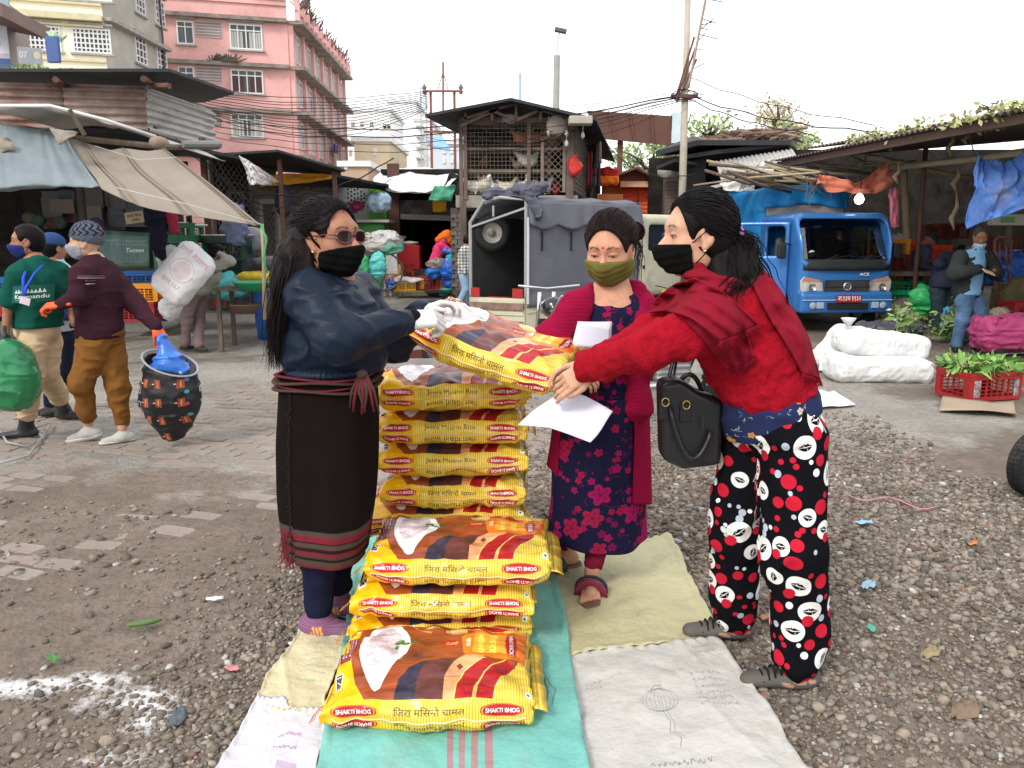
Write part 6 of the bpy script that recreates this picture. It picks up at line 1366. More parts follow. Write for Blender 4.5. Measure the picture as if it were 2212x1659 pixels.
def xf(mb,R,c,sc=1.0):
 v=np.array([tuple(p)for p in mb.v]).reshape(-1,3)*sc@R+np.array(c[:]);mb.v=[tuple(p)for p in v];return mb
HAIR=lambda col=(.007,.006,.006),n='black':M('hair_'+n,col,rough=.55,var=.3,vs=40,bump=.4,bs=160,spec=.10,bdist=.003)
def fabric(n,col,**kw):
 d=dict(rough=.88,var=.10,vs=6,bump=.25,bs=180,bdist=.002,spec=.08);d.update(kw);return M('cloth_'+n,col,**d)
def folds(A=.008,sc=7,seed=0,st=(1,1,2.0),fine=0.0,fsc=70):
 st=np.array(st)
 def f(P):
  Q=P*st+.05*np.stack([vnoise(P,4,seed+2),vnoise(P,4,seed+3),vnoise(P,4,seed+6)],-1);n=vnoise(Q,sc,seed);n2=vnoise(Q[...,::-1],sc*1.7,seed+5)
  d=A*1.15*(np.clip(1-np.abs(n)*3.2,0,1)**1.3)*-1+A*.5*(np.clip(1-np.abs(n2)*3,0,1))*-1+A*.8*fbm(P*st,sc*.6,2,seed+4)+A*.5
  if fine:d=d+fine*vnoise(P,fsc,seed+8)
  return d
 return f
def person(label,J,look,base,group=None):
 t=thing('person',label,'person',base,world=1,group=group);h=look.get('h',.012);hs=look.get('hs',1.0);sk=look['skin']
 R=frame(J['fwd'],J.get('up',(0,0,1)));hc=V(J['head'])
 hh=look.get('hh',.0065)
 v,q=head_sdf(jaw=look.get('jaw',1.0),lips=not look.get('nolips')).mesh(hh);v=smooth_mesh(v,q,1);col=head_colours(v,sk,look.get('marks',()));vw=v*hs@R+np.array(hc[:])
 V_=[vw];Q=[q];Cc=[col]
 def addm(v2,q2,c2):
  Q.append(q2+sum(len(a)for a in V_));V_.append(v2);Cc.append(np.tile(np.array(c2),(len(v2),1)))
 s=SDF();nk=hc+V(R[2])*(-.075*hs)+V(R[1])*(-.018*hs);g=look.get('g',1.0);neck=V(J['neck'])
 s.cap(nk,neck,.050*hs,.058*g,.03)
 for a in 'ab':
  if 'sh'+a in J:s.chain([neck,V(J['sh'+a]),V(J['el'+a]),V(J['wr'+a])],[.05*g,.045*g,.036*g,.024],.03)
  if 'hp'+a in J:s.chain([V(J['pel']),V(J['hp'+a]),V(J['kn'+a]),V(J['an'+a])],[.10*g,.075*g,.048*g,.034],.03)
 s.chain([neck,V(J['chest']),V(J['pel'])],[.06*g,.10*g,.10*g],.05)
 for(c_,r_)in look.get('skin_ells',[]):s.ell(c_,r_,.03)
 v2,q2=s.mesh(max(h,.010)if not look.get('skin_ells')else.008);addm(v2,q2,sk)
 for a in 'ab':
  hd=J.get('hand'+a)
  if hd:addm(*hand_mesh(J['wr'+a]if 'at' not in hd else hd['at'],hd['d'],hd['b'],hd.get('s',1),hd.get('curl',.5),h=look.get('hn',.006),**hd.get('kw',{})),look.get('glove',{}).get(a,sk))
  ft=J.get('ft'+a)
  if ft and look.get('feet','shoe')=='bare':
   an=V(J['an'+a]);f=V(ft).normalized();sd=f.cross(V((0,0,1)));fl=V((an.x,an.y,J['z'+a]+.028));s=SDF().cap(an,fl-f*.035,.034,.028,.03).cap(fl-f*.03,fl+f*.12,.030,.026,.02,sq=((0,0,1),.8))
   for k in range(5):o=sd*(.034-.017*k);s.cap(fl+f*.10+o*.8-V((0,0,.008)),fl+f*(.165-.010*k*(1 if a=='a' else 1))+o-V((0,0,.016)),.011,.0095 if k else.012,.006)
   addm(*s.mesh(.0045),sk)
 allv=np.concatenate(V_)-np.array(t.location);me=npmesh('body',allv,np.concatenate(Q),col=np.concatenate(Cc));link('body',me,skinmat('a'),t)
 if look.get('eyes',True):
  for sx in(-1,1):
   m=MB();c=np.array([sx*.031,.0745,.0028]);m.lathe([(.0001,-.011),(.008,-.008),(.0112,0),(.008,.008),(.0001,.0112)],c,'y',12);xf(m,R,hc,hs);m.build('eye',M('eye_dark',(.035,.025,.02),rough=.12,var=0,bump=0),t,smooth=1)
 for gm in look.get('garments',[]):
  kind=gm['k'];hg=gm.get('h',h);s=SDF();th=gm.get('th',.016)
  if kind=='top':
   sh=[V(J['sh'+a])for a in 'ab' if 'sh'+a in J]
   for(c,r,kk,RR)in gm.get('ells',[]):s.ell(c,r,kk,RR)
   if not gm.get('ells'):
    s.chain([neck-V((0,0,.03)),V(J['chest']),V(J['pel'])],[.07*g+th,gm.get('rc',.125)*g+th,gm.get('rp',.13)*g+th],.06,sq=gm.get('sq'))
   for a in 'ab':
    if 'sh'+a not in J:continue
    A_,B_,C_=V(J['sh'+a]),V(J['el'+a]),V(J['wr'+a]);r=gm.get('ra',(.062,.052,.036))
    s.cap(neck-V((0,0,.045)),A_,.055*g+th,r[0]*g+th*.6,.05)
    if gm.get('short'):s.cap(A_,A_+(B_-A_)*.75,r[0]*g+th,r[1]*g+th*1.5,.04)
    else:e=gm.get('cuff',.97);s.chain([A_,B_,B_+(C_-B_)*e],[r[0]*g+th,r[1]*g+th,r[2]*g+th*.5],.035)
   if gm.get('collar',0):s.cap(neck-V((0,0,.02)),neck+V((0,0,gm['collar'])),.068*g,.066*g,.02)
   s.cap(neck+V(gm.get('nb',(0,0,.03))),nk,.054*g,.055*hs,.012,op=-1)
   cut=gm.get('cut',[(V(J['pel'])-V((0,0,gm.get('hem',.06))),(0,0,-1))])
  elif kind=='trousers':
   s.ell(V(J['pel']),gm.get('pr',(.15*g,.12*g,.12*g)),.05)
   for a in 'ab':
    A_,B_,C_=V(J['hp'+a]),V(J['kn'+a]),V(J['an'+a]);r=gm.get('rl',(.095,.072,.060));e=gm.get('len',.97)
    s.chain([A_,B_,B_+(C_-B_)*e],[r[0]*g,r[1]*g,r[2]*g],.03)
   cut=gm.get('cut',[(V(J['pel'])+V((0,0,gm.get('waist',.10))),(0,0,1))])
  else:gm['f'](s,J,R,hc);cut=gm.get('cut')
  for sub_ in gm.get('sub',[]):s.cap(*sub_[:4],sub_[4],op=-1)
  o=solid(gm['name'],s,hg,gm['mat'],t,disp=gm.get('disp'),cut=cut,uvf=gm.get('uvf'),colf=gm.get('colf'),it=gm.get('it',1))
  if gm.get('label'):o['label']=gm['label']
 sm=look.get('shoes')
 if sm:
  for a in 'ab':
   if 'ft'+a not in J:continue
   an=V(J['an'+a]);f=V(J['ft'+a]).normalized();z=J['z'+a];tilt=V((0,0,J.get('tilt'+a,0)));L=sm.get('L',.15);b0=V((an.x,an.y,z+.035))-f*.045
   s=SDF().cap(b0,b0+f*.06,.040,.042,.03,sq=((0,0,1),.8)).cap(b0+f*.06,b0+f*(L+.04)+tilt-V((0,0,.008)),.044,.033,.03,sq=((0,0,1),.78));s.cap(b0+f*.02,V((an.x,an.y,z+sm.get('h',.09))),.038,sm.get('rt',.042),.03)
   for ex in sm.get('extra',[]):ex(s,an,f,z)
   if sm.get('boot'):s.cap(an-V((0,0,.02)),an+(V(J['kn'+a])-an)*.72,.050,.062,.03)
   cut=[(V((0,0,z+.008)),(0,0,-1))]if abs(tilt.z)<.01 else None
   if sm.get('open'):s.cap(an+V((0,0,-.005)),an+V((0,0,.1)),.030,.036,.012,op=-1)
   solid('shoe',s,sm.get('hh',.009),sm['mat'],t,cut=cut,uvf=sm.get('uvf'),colf=(lambda vv,an=an,f=f,z=z:sm['col'](vv,an,f,z))if sm.get('col')else None)
   if sm.get('sole'):
    s2=SDF().cap(b0-V((0,0,.012)),b0+f*(L+.045)+tilt-V((0,0,.018)),.046,.040,.02,sq=((0,0,1),.8));zt=z+.024;solid('sole',s2,.008,sm['sole'],t,cut=[(b0-V((0,0,.008)),V((0,0,1))-f*(tilt.z/(L+.04)))]+(cut or[]))
 return t,R,hc,nk
def mask_part(t,R,hc,hs,mat,top=.0,infl=.006,low=-.125,hh=.0045,back=.005,jaw=1.0,name='face_mask',loops=True,slope=.75,lump=.0,loopr=.0022):
 s=head_sdf(infl,smooth_=True,jaw=jaw,socket=False);s.ell((0,.085,-.045),(.030,.032+lump,.045),.03)
 v,q=s.mesh(hh,disp=lambda P:.0012*np.sin(P[:,2]*260+P[:,1]*60),cut=[((0,.10,-.014+top),(0,-.22*slope,1)),((0,back,0),(0,-1,.12)),((0,0,low),(0,.15,-1))])
 v=smooth_mesh(v,q,1);v=v*hs@R+np.array(hc[:]);o=link(name,npmesh(name,v-np.array(t.location),q),mat,t)
 if loops:
  for sx in(-1,1):
   bk=max(back,.008)
   for(p0,p1)in(((sx*.066*jaw*(1-bk*2.2),.002+bk,-.022+top),(sx*.083,-.004,.018)),((sx*.058*jaw,.002+bk*.8,-.088),(sx*.083,-.008,-.034))):
    m=MB();a_,b_=V(p0),V(p1);mid=(a_+b_)/2+V((sx*.006,0,0));m.tube([a_,mid,b_],loopr,5);xf(m,R,hc,hs);m.build('ear_loop',mat,t,smooth=1)
 return o
# woman with the apron (left)
def hairline(rr):
 a=rr.uniform(-2.15,2.15);z=.090*math.cos(a*.66)-.012*abs(a)+rr.uniform(-.003,.022);return(.082*math.sin(a)*(1 if abs(a)<1.6 else.98),.075*math.cos(a*.82)+rr.uniform(-.025,0),z)
def woman_left():
 d=2.75;J=dict(head=at(712,516,d),fwd=(.86,-.50,.03),neck=at(722,612,d+.02),chest=at(712,680,d+.02),pel=at(716,850,d+.02),sha=at(668,640,d-.13),ela=at(730,735,d-.24),wra=at(880,692,d-.06),shb=at(762,634,d+.20),elb=at(850,745,d+.22),wrb=at(912,672,d+.16),hpa=at(700,900,d-.04),kna=at(690,1110,d-.03),ana=at(690,1322,d+.01),hpb=at(735,900,d+.14),knb=at(728,1090,d+.16),anb=at(728,1272,d+.17),fta=(.88,-.2,0),ftb=(.9,-.28,0),za=.012,zb=.012)
 J['hpa'].z=J['hpb'].z=.78
 J['handa']=dict(d=V((.92,.30,.05)),b=V((.15,-.55,.75)),s=-1,curl=[1.0,1.05,1.1,1.1],kw=dict(thumb=.25,sc=1.12,tcurl=1.0));J['handb']=dict(d=V((.8,.1,.3)),b=V((-.2,.2,.9)),s=1,curl=[.7]*4,kw=dict(thumb=.9,sc=.95))
 g=1.0;SKN=srgb(160,110,84);GL=(.62,.62,.60)
 c=lambda X,Y,dd=0:at(X,Y,d+dd)
 JK=fabric('navy_nylon',(.007,.013,.028),rough=.46,bump=.5,bs=28,bdist=.006,spec=.16,var=.2)
 ells=[(c(702,664,.03),(.140,.175,.13),.05,None),(c(752,684,.02),(.118,.16,.115),.05,None),(c(704,750,.02),(.162,.18,.17),.05,None),(c(756,765,.03),(.140,.16,.11),.04,None)]
 look=dict(skin=SKN,h=.010,hh=.0042,hn=.0034,hs=1.12,glove=dict(a=GL,b=GL),nolips=False,jaw=1.12,marks=[(0,.078,.0035,.016,(.35,.05,.05)),(.028,-.02,.0,.0,(0,0,0))],garments=[dict(k='top',name='jacket',mat=JK,h=.0072,ells=ells,ra=(.072,.057,.042),th=.015,collar=.03,nb=(.01,-.01,.08),disp=folds(.008,9,2,(1.0,1.0,1.9)),hem=0,cut=[(c(716,803),(0,0,-1))],cuff=.93,it=2),dict(k='f',name='collar',mat=JK,h=.006,f=lambda s,J,R,hc:s.chain([c(724,606,.02)+V((.080*math.cos(a),.088*math.sin(a),-.035*math.cos(a)))for a in np.linspace(.5,5.8,14)],[.020]*14,.01,sq=((0,0,1),1.3))),dict(k='f',name='waistband',mat=JK,h=.008,f=lambda s,J,R,hc:s.ell(c(716,796,.02),(.165,.19,.045),.02),disp=lambda P:.004*np.sin(np.arctan2(P[:,0]-J['pel'].x,P[:,1]-J['pel'].y)*60)),dict(k='f',name='cuff',mat=fabric('black_rib',(.008,.008,.010)),h=.006,f=lambda s,J,R,hc:(s.cap(lerp(J['ela'],J['wra'],.88),lerp(J['ela'],J['wra'],1.06),.044,.038,.01),s.cap(lerp(J['elb'],J['wrb'],.88),lerp(J['elb'],J['wrb'],1.0),.04,.034,.01))),dict(k='trousers',name='trousers',mat=fabric('navy_jersey',(.012,.014,.040)),h=.008,rl=(.10,.075,.058),pr=(.15,.17,.12),len=.93,disp=folds(.008,9,4,(1,1,1.6)),waist=-.12)])
 shoe_c=lambda v,an,f,z:(lambda u:np.where(((u[:,0]>-.012)&(u[:,0]<.035)&(np.abs((u[:,0]*60+u[:,2]*12)%.85-.42)<.24)&(u[:,2]>.022)&(u[:,2]<.055))[:,None],np.array(srgb(230,168,70)),np.where((u[:,2]<.018)[:,None],np.array((.36,.33,.27)),np.array(srgb(128,84,118))*(1-.55*np.clip((u[:,0]-.03)/.1,0,1))[:,None]+np.array(srgb(92,94,104))*(.55*np.clip((u[:,0]-.03)/.1,0,1))[:,None]+.03*np.sin(u[:,2]*700)[:,None])))(np.stack([(v-np.array(an[:]))@np.array(f[:]),0*v[:,0],v[:,2]-z],1))
 look['shoes']=dict(mat=M('knit_shoe',attr=True,rough=.85,var=.1,bump=.4,bs=200,bdist=.002),col=shoe_c,sole=M('cream_sole',(.42,.38,.31),rough=.8,wv=('X',60)),L=.15,h=.075,hh=.0055,rt=.045)
 t,R,hc,nk=person('woman in navy jacket, maroon glasses and black mask holding the left end of the sack',J,look,(J['ana'].x,J['ana'].y,0));hs=1.12
 mask_part(t,R,hc,hs,fabric('black_mask',(.0045,.005,.0045),rough=.9),top=-.012,infl=.007,jaw=1.1,lump=.006,back=.030,slope=.9,loopr=.004)
 hb=hair_base(t);v,q=hb.mesh(.0055,disp=lambda P:.0015*np.sin(P[:,2]*300+P[:,0]*200));v=v*hs@R+np.array(hc[:]);link('hair',npmesh('hair',v-np.array(t.location),q),HAIR(),t)
 tie=(-.02,-.100,.018);m=strands(620,hairline,tie,.005,r=.0019,seed=1);xf(m,R,hc,hs);m.build('combed_hair',HAIR(),t,smooth=1)['kind']='stuff'
 w_=lambda p:V(np.array(p)*hs@R+np.array(hc[:]))
 spine=[w_((0,-.05,.0)),w_(tie)+V((-.01,0,-.01)),c(634,555,-.05),c(622,605,-.08),c(608,670,-.08),c(604,720,-.06),c(603,772,-.04)]
 s=SDF().chain(spine,[.050,.055,.055,.052,.042,.028,.012],.04,sq=((1,0,0),.85));s.cap(w_((.045,-.055,.0)),c(648,600,-.08),.050,.045,.04);s.cap(w_((.0,-.08,-.02)),c(630,590,-.03),.06,.055,.04)
 solid('long_hair',s,.006,HAIR((.016,.011,.011),'brownblack'),t,disp=lambda P:.006*vnoise(P*np.array([1,1,.08]),60,2)-.003)
 rr=random.Random(4);m=MB()
 for i in range(480):
  off=V((rr.gauss(.002,.021),rr.gauss(-.012,.032),0));k0=rr.choice((0,1,1));sp=spine[k0:]if rr.random()<.6 else spine[k0:-1];n=len(sp);last=V((rr.gauss(0,.014),rr.gauss(0,.014),rr.uniform(-.05,.02)))
  pts=[sp[j]+off*(1.15-.45*j/n)+V((rr.gauss(0,.003),rr.gauss(0,.003),0))for j in range(n)];pts[-1]=pts[-1]+last;P2=[]
  for j in range(n-1):
   P2+=[pts[j],(pts[j]+pts[j+1])/2+V((rr.gauss(0,.003),0,0))]
  m.tube(P2+[pts[-1]],[.0017]*(len(P2)-2)+[.0012,.0008,.0004],3,cap=0)
 m.build('hair_strands',HAIR((.016,.011,.011),'brownblack'),t,smooth=1)['kind']='stuff'
 GF=M('maroon_frame',(.13,.03,.035),rough=.25,coat=.5,bump=0);LN=M('tinted_lens',(.022,.010,.009),rough=.12,spec=.35,bump=0,var=0)
 for sx in(-1,1):
  m=MB();n=20;ring=[(sx*.034+.028*np.sign(math.cos(a))*abs(math.cos(a))**.8,.098-abs(math.cos(a)*.0245+.0)*.0-.004*(abs(sx*.033+.0245*math.cos(a))/.05)**2*2,.003+.0185*np.sign(math.sin(a))*abs(math.sin(a))**.8)for a in np.linspace(0,2*math.pi,n)]
  m.tube(ring,.0030,6);xf(m,R,hc,hs);m.build('glasses_rim',GF,t,smooth=1);m=MB();m.add(ring[:-1],[tuple(range(n-1))]);xf(m,R,hc,hs);m.build('lens',LN,t,solid=.002)
  m=MB();m.tube([(sx*.058,.088,.008),(sx*.076,.06,.010),(sx*.082,.0,.008)],[.005,.0042,.003],6,flat=.5);xf(m,R,hc,hs);m.build('temple_arm',GF,t,smooth=1)
  m=MB();m.lathe([(.0,-.005),(.005,-.003),(.005,.003),(0,.005)],(sx*.084,.008,-.040),n=10);xf(m,R,hc,hs);m.build('gold_earring',M('gold',(.8,.55,.2),rough=.2,metal=1,bump=0),t,smooth=1)
 m=MB();m.tube([(-.010,.098,.008),(0,.1015,.010),(.010,.098,.008)],.0026,6);xf(m,R,hc,hs);m.build('glasses_bridge',GF,t,smooth=1)
 q=c(778,700,-.06);LG=M('logo_white',(.7,.7,.7),rough=.6,bump=0)
 Nn=V((.55,-.83,.1)).normalized();X_=V((0,0,1)).cross(Nn).normalized()*1;Y_=Nn.cross(X_)
 lo=V((q.x+.035,q.y-.06,q.z+.01))
 for k,(a,l)in enumerate(((-.5,.017),(0,.021),(.5,.017))):
  mb=MB();mb.prism([(0,0),(.005*math.cos(a)+l*.5*math.sin(a),l*.5*math.cos(a)),(l*math.sin(a),l*math.cos(a)),(-.005*math.cos(a)+l*.5*math.sin(a),l*.5*math.cos(a))],lo,X_,Y_,.004);mb.build('logo',LG,t)
 mb=MB();mb.prism([(-.002,-.004),(.022,-.010),(.022,-.015),(-.002,-.009)],lo,X_,Y_,.004);mb.build('logo',LG,t)
 AP=fabric('apron',(.022,.014,.013),rough=.92,bump=.3)
 def levels(z):
  u=(z-.30)/(.95-.30);cx=c(706,830).x*u+c(702,1180).x*(1-u);return cx,c(712,1000,.03).y,(.168-.028*(1-u)**2+.012*math.sin(u*3.1)),(.185+.0*u)
 ztop,zbot=c(712,806).z,c(700,1216,-.12).z
 bands=[(0,.010,(.12,.02,.025)),(.010,.030,(.07,.045,.035)),(.030,.036,(.012,.010,.01)),(.036,.046,(.06,.04,.03)),(.046,.062,(.17,.018,.03)),(.062,.072,(.02,.012,.012)),(.072,.092,(.075,.05,.04)),(.092,.098,(.012,.010,.01)),(.098,.116,(.17,.018,.03)),(.116,.136,(.07,.05,.042)),(.136,.142,(.012,.01,.01))]
 def colr(h):
  for a,b,cc in bands:
   if a<=h<b:return cc
  return(.009,.0062,.0062)
 def skirt(nm,th0,th1,off,zt,zb,nu,nv,fr=None):
  vs=[];cs=[];fs=[]
  for j in range(nv+1):
   z=zt+(zb-zt)*j/nv
   for i in range(nu+1):
    th=th0+(th1-th0)*i/nu;cx,cy,rx,ry=levels(z);f=1+.020*math.sin(th*5+1)*(j/nv)+.012*math.sin(th*11+z*6)*(j/nv)+.03*nz(math.cos(th)*2,math.sin(th)*2,z*1.2,1.2,4)+off+.012*nz(math.cos(th)*4,math.sin(th)*3,z*7,1.3,6)
    e=2.6;ct,st=math.cos(th),math.sin(th);k=(abs(ct)**e+abs(st)**e)**(-1/e)
    vs.append((cx+rx*f*ct*k,cy+ry*f*st*k,z+.010*math.sin(th*2)*(j/nv)));cs.append(colr(z-zb))
  fs=[(j*(nu+1)+i,(j+1)*(nu+1)+i,(j+1)*(nu+1)+i+1,j*(nu+1)+i+1)for j in range(nv)for i in range(nu)]
  o=link(nm,npmesh(nm,np.array(vs)-np.array(t.location),fs,col=np.array(cs)),M('apron_cloth',attr=True,rough=.95,var=.12,vs=9,bump=.3,bs=260,bdist=.002,spec=.06),t);m=o.modifiers.new('s','SOLIDIFY');m.thickness=.004;m.offset=-1;return o
 skirt('wrap_skirt',0,2*math.pi,0,ztop,zbot,90,150);skirt('overlap_flap',-2.05,-.25,.045,ztop-.005,zbot-.004,60,150)
 m=MB()
 for i in range(120):
  z=lerp(ztop,zbot,i/120);cx,cy,rx,ry=levels(z);th=-2.06;ct,st=math.cos(th),math.sin(th);kk=(abs(ct)**2.6+abs(st)**2.6)**(-1/2.6)*1.065;p=V((cx+rx*kk*ct,cy+ry*kk*st,z));m.tube([p,p+V((rr.uniform(-.012,.006),-.004,-.012))],.0016,3)
 m.build('selvedge_fringe',AP,t)['kind']='stuff'
 m=MB()
 for i in range(60):
  p=at(607+rr.random()*26,1150+rr.random()*40,2.62);m.tube([p,p+V((rr.gauss(0,.006),0,-.03)),p+V((rr.gauss(0,.012),0,-.05-.03*rr.random()))],.0016,3)
 m.build('hem_fringe',M('red_fringe',(.16,.025,.03)),t)['kind']='stuff'
 SA=[fabric('sash_brown',(.07,.04,.032)),fabric('sash_red',(.15,.02,.03))]
 for k,(dz,r_,mt)in enumerate(((-.012,.016,0),(-.040,.015,0),(.004,.010,1),(-.028,.009,1))):
  m=MB();z=ztop+dz;cx,cy,rx,ry=levels(z);pts=[]
  for i in range(49):
   th=2*math.pi*i/48;f=1.07;e=2.6;ct,st=math.cos(th),math.sin(th);kk=(abs(ct)**e+abs(st)**e)**(-1/e);pts.append((cx+rx*f*ct*kk,cy+ry*f*st*kk,z+.006*math.sin(th*3+k)))
  m.tube(pts,r_,8,flat=.35,cap=0);m.build('sash',SA[mt],t,smooth=1)
 for k in range(7):
  p=at(775+k*3,812,2.53);m=MB();m.tube([p,p+V((.008*(k-3),-.01,-.05)),p+V((.010*(k-3)+rr.gauss(0,.01),-.006,-.10-.03*rr.random()))],[.007,.006,.004],6,flat=.6);m.build('sash_tassel',SA[k%2],t,smooth=1)
 s=SDF().ell(at(782,808,2.53),(.02,.016,.016),.01);solid('sash_knot',s,.005,SA[0],t)
woman_left()
# prints
def tiled(cv,fn,x,y):
 for dx in(-cv.w,0,cv.w):
  for dy in(-cv.h,0,cv.h):fn(x+dx,y+dy)
def lips_print():
 cv=Canvas(760,760,(.006,.006,.008));rr=random.Random(12);placed=[]
 def lip(x,y,r,a):
  cv.ell(x,y,r,r*1.02,(.80,.79,.76))
  k=(.006,.006,.008);ca,sa=math.cos(a),math.sin(a);T=lambda p:(x+(p[0]*ca-p[1]*sa)*r,y+(p[0]*sa+p[1]*ca)*r)
  cv.poly([T(p)for p in((-.68,.02),(-.35,.20),(-.12,.34),(0,.24),(.14,.34),(.38,.20),(.68,.04),(.3,.08),(.05,.04),(-.1,.08),(-.35,.03))],k)
  cv.poly([T(p)for p in((-.62,-.04),(-.3,-.02),(0,-.06),(.3,0),(.62,-.02),(.35,-.26),(.1,-.36),(-.15,-.34),(-.4,-.2))],k)
  cv.line([T((-.2,.22)),T((-.16,.1))],r*.05,(.8,.79,.76));cv.line([T((.2,-.12)),T((.16,-.28))],r*.05,(.8,.79,.76))
 def ok(x,y,r):
  for(a,b,s)in placed:
   dx=min(abs(x-a),cv.w-abs(x-a));dy=min(abs(y-b),cv.h-abs(y-b))
   if dx*dx+dy*dy<(r+s)**2*.95:return False
  return True
 for R_,n,kind in((47,11,0),(36,9,0),(30,12,1),(23,12,1),(15,22,2),(12,26,1),(9,26,2)):
  c_=0;tr_=0
  while c_<n and tr_<1500:
   tr_+=1;x,y=rr.uniform(0,cv.w),rr.uniform(0,cv.h)
   if not ok(x,y,R_*(1 if kind==0 else.85)):continue
   placed.append((x,y,R_));c_+=1
   if kind==0:
    a=rr.choice((.1,.5,-.3,1.4,.8));tiled(cv,lambda X,Y:lip(X,Y,R_,a),x,y)
    if rr.random()<.6:dx,dy=rr.uniform(-.6,.6)*R_,-R_*rr.uniform(.85,1.0);tiled(cv,lambda X,Y:cv.ell(X,Y,R_*.5,R_*.52,(.50,.015,.035)),x+dx,y+dy)
   elif kind==1:tiled(cv,lambda X,Y:cv.ell(X,Y,R_,R_,(.50,.015,.035)),x,y)
   else:cc=rr.choice(((.78,.78,.75),(.42,.48,.56)));tiled(cv,lambda X,Y:cv.ell(X,Y,R_,R_*1.08,cc),x,y)
 return cv.image('lips_print')
def flower(cv,x,y,r,c,c2,a=0):
 def f(X,Y):
  for k in range(5):
   an=a+k*2*math.pi/5;cv.ell(X+math.cos(an)*r*.55,Y+math.sin(an)*r*.55,r*.48,r*.36,c,an);cv.ell(X+math.cos(an)*r*.5,Y+math.sin(an)*r*.5,r*.25,r*.12,c2,an,.6)
  cv.ell(X,Y,r*.18,r*.18,c2)
 tiled(cv,f,x,y)
def kurta_print():
 cv=Canvas(800,800,(.010,.010,.035));rr=random.Random(5);A,B=(.30,.008,.085),(.17,.006,.05)
 for i in range(26):
  x,y=rr.uniform(0,800),rr.uniform(0,800);l=rr.uniform(40,120);an=rr.uniform(0,6)
  tiled(cv,lambda X,Y:cv.line([(X,Y),(X+l*.5*math.cos(an),Y+l*.5*math.sin(an)),(X+l*math.cos(an+.4),Y+l*math.sin(an+.4))],3,B,.8),x,y)
 for i in range(130):flower(cv,rr.uniform(0,800),rr.uniform(0,800),rr.uniform(12,26),rr.choice((A,(.30,.01,.05),B)),(.12,.005,.04),rr.random()*3)
 for i in range(14):flower(cv,rr.uniform(0,800),rr.uniform(0,800),rr.uniform(44,66),rr.choice((A,(.28,.012,.05))),(.16,.006,.05),rr.random()*3)
 for i in range(60):tiled(cv,lambda X,Y:cv.ell(X,Y,9,4,B,i),rr.uniform(0,800),rr.uniform(0,800))
 return cv.image('kurta_print')
def shirt_print():
 cv=Canvas(600,600,(.012,.020,.075));rr=random.Random(8)
 for i in range(70):x,y=rr.uniform(0,600),rr.uniform(0,600);an=rr.uniform(0,6);cc=rr.choice(((.5,.45,.3),(.10,.16,.42),(.35,.38,.42)));tiled(cv,lambda X,Y:cv.line([(X,Y),(X+14*math.cos(an),Y+14*math.sin(an)),(X+24*math.cos(an+.8),Y+24*math.sin(an+.8))],3.5,cc),x,y)
 for i in range(9):flower(cv,rr.uniform(0,600),rr.uniform(0,600),rr.uniform(20,42),rr.choice(((.62,.24,.05),(.55,.50,.36),(.6,.3,.06))),(.25,.10,.04),rr.random()*3)
 return cv.image('shirt_print')
def uv_axis(axes,tile):
 """cylindrical print mapping round vertical-ish limb axes; axes: list of (top, bottom)"""
 def f(v):
  best=None;U=np.zeros(len(v));
  ds=[]
  for a,b in axes:
   a,b=np.array(a[:]),np.array(b[:]);t=np.clip((a[2]-v[:,2])/max(a[2]-b[2],1e-6),-.3,1.2);c=a+t[:,None]*(b-a);ds.append((np.hypot(v[:,0]-c[:,0],v[:,1]-c[:,1]),c))
  k=np.argmin([d for d,c in ds],0)
  for i,(d,c)in enumerate(ds):
   m=k==i;ph=np.arctan2(v[m,0]-c[m,0],-(v[m,1]-c[m,1]));U[m]=c[m,0]+np.minimum(d[m],.12)*ph
  return np.stack([U/tile,v[:,2]/tile],1)
 return f
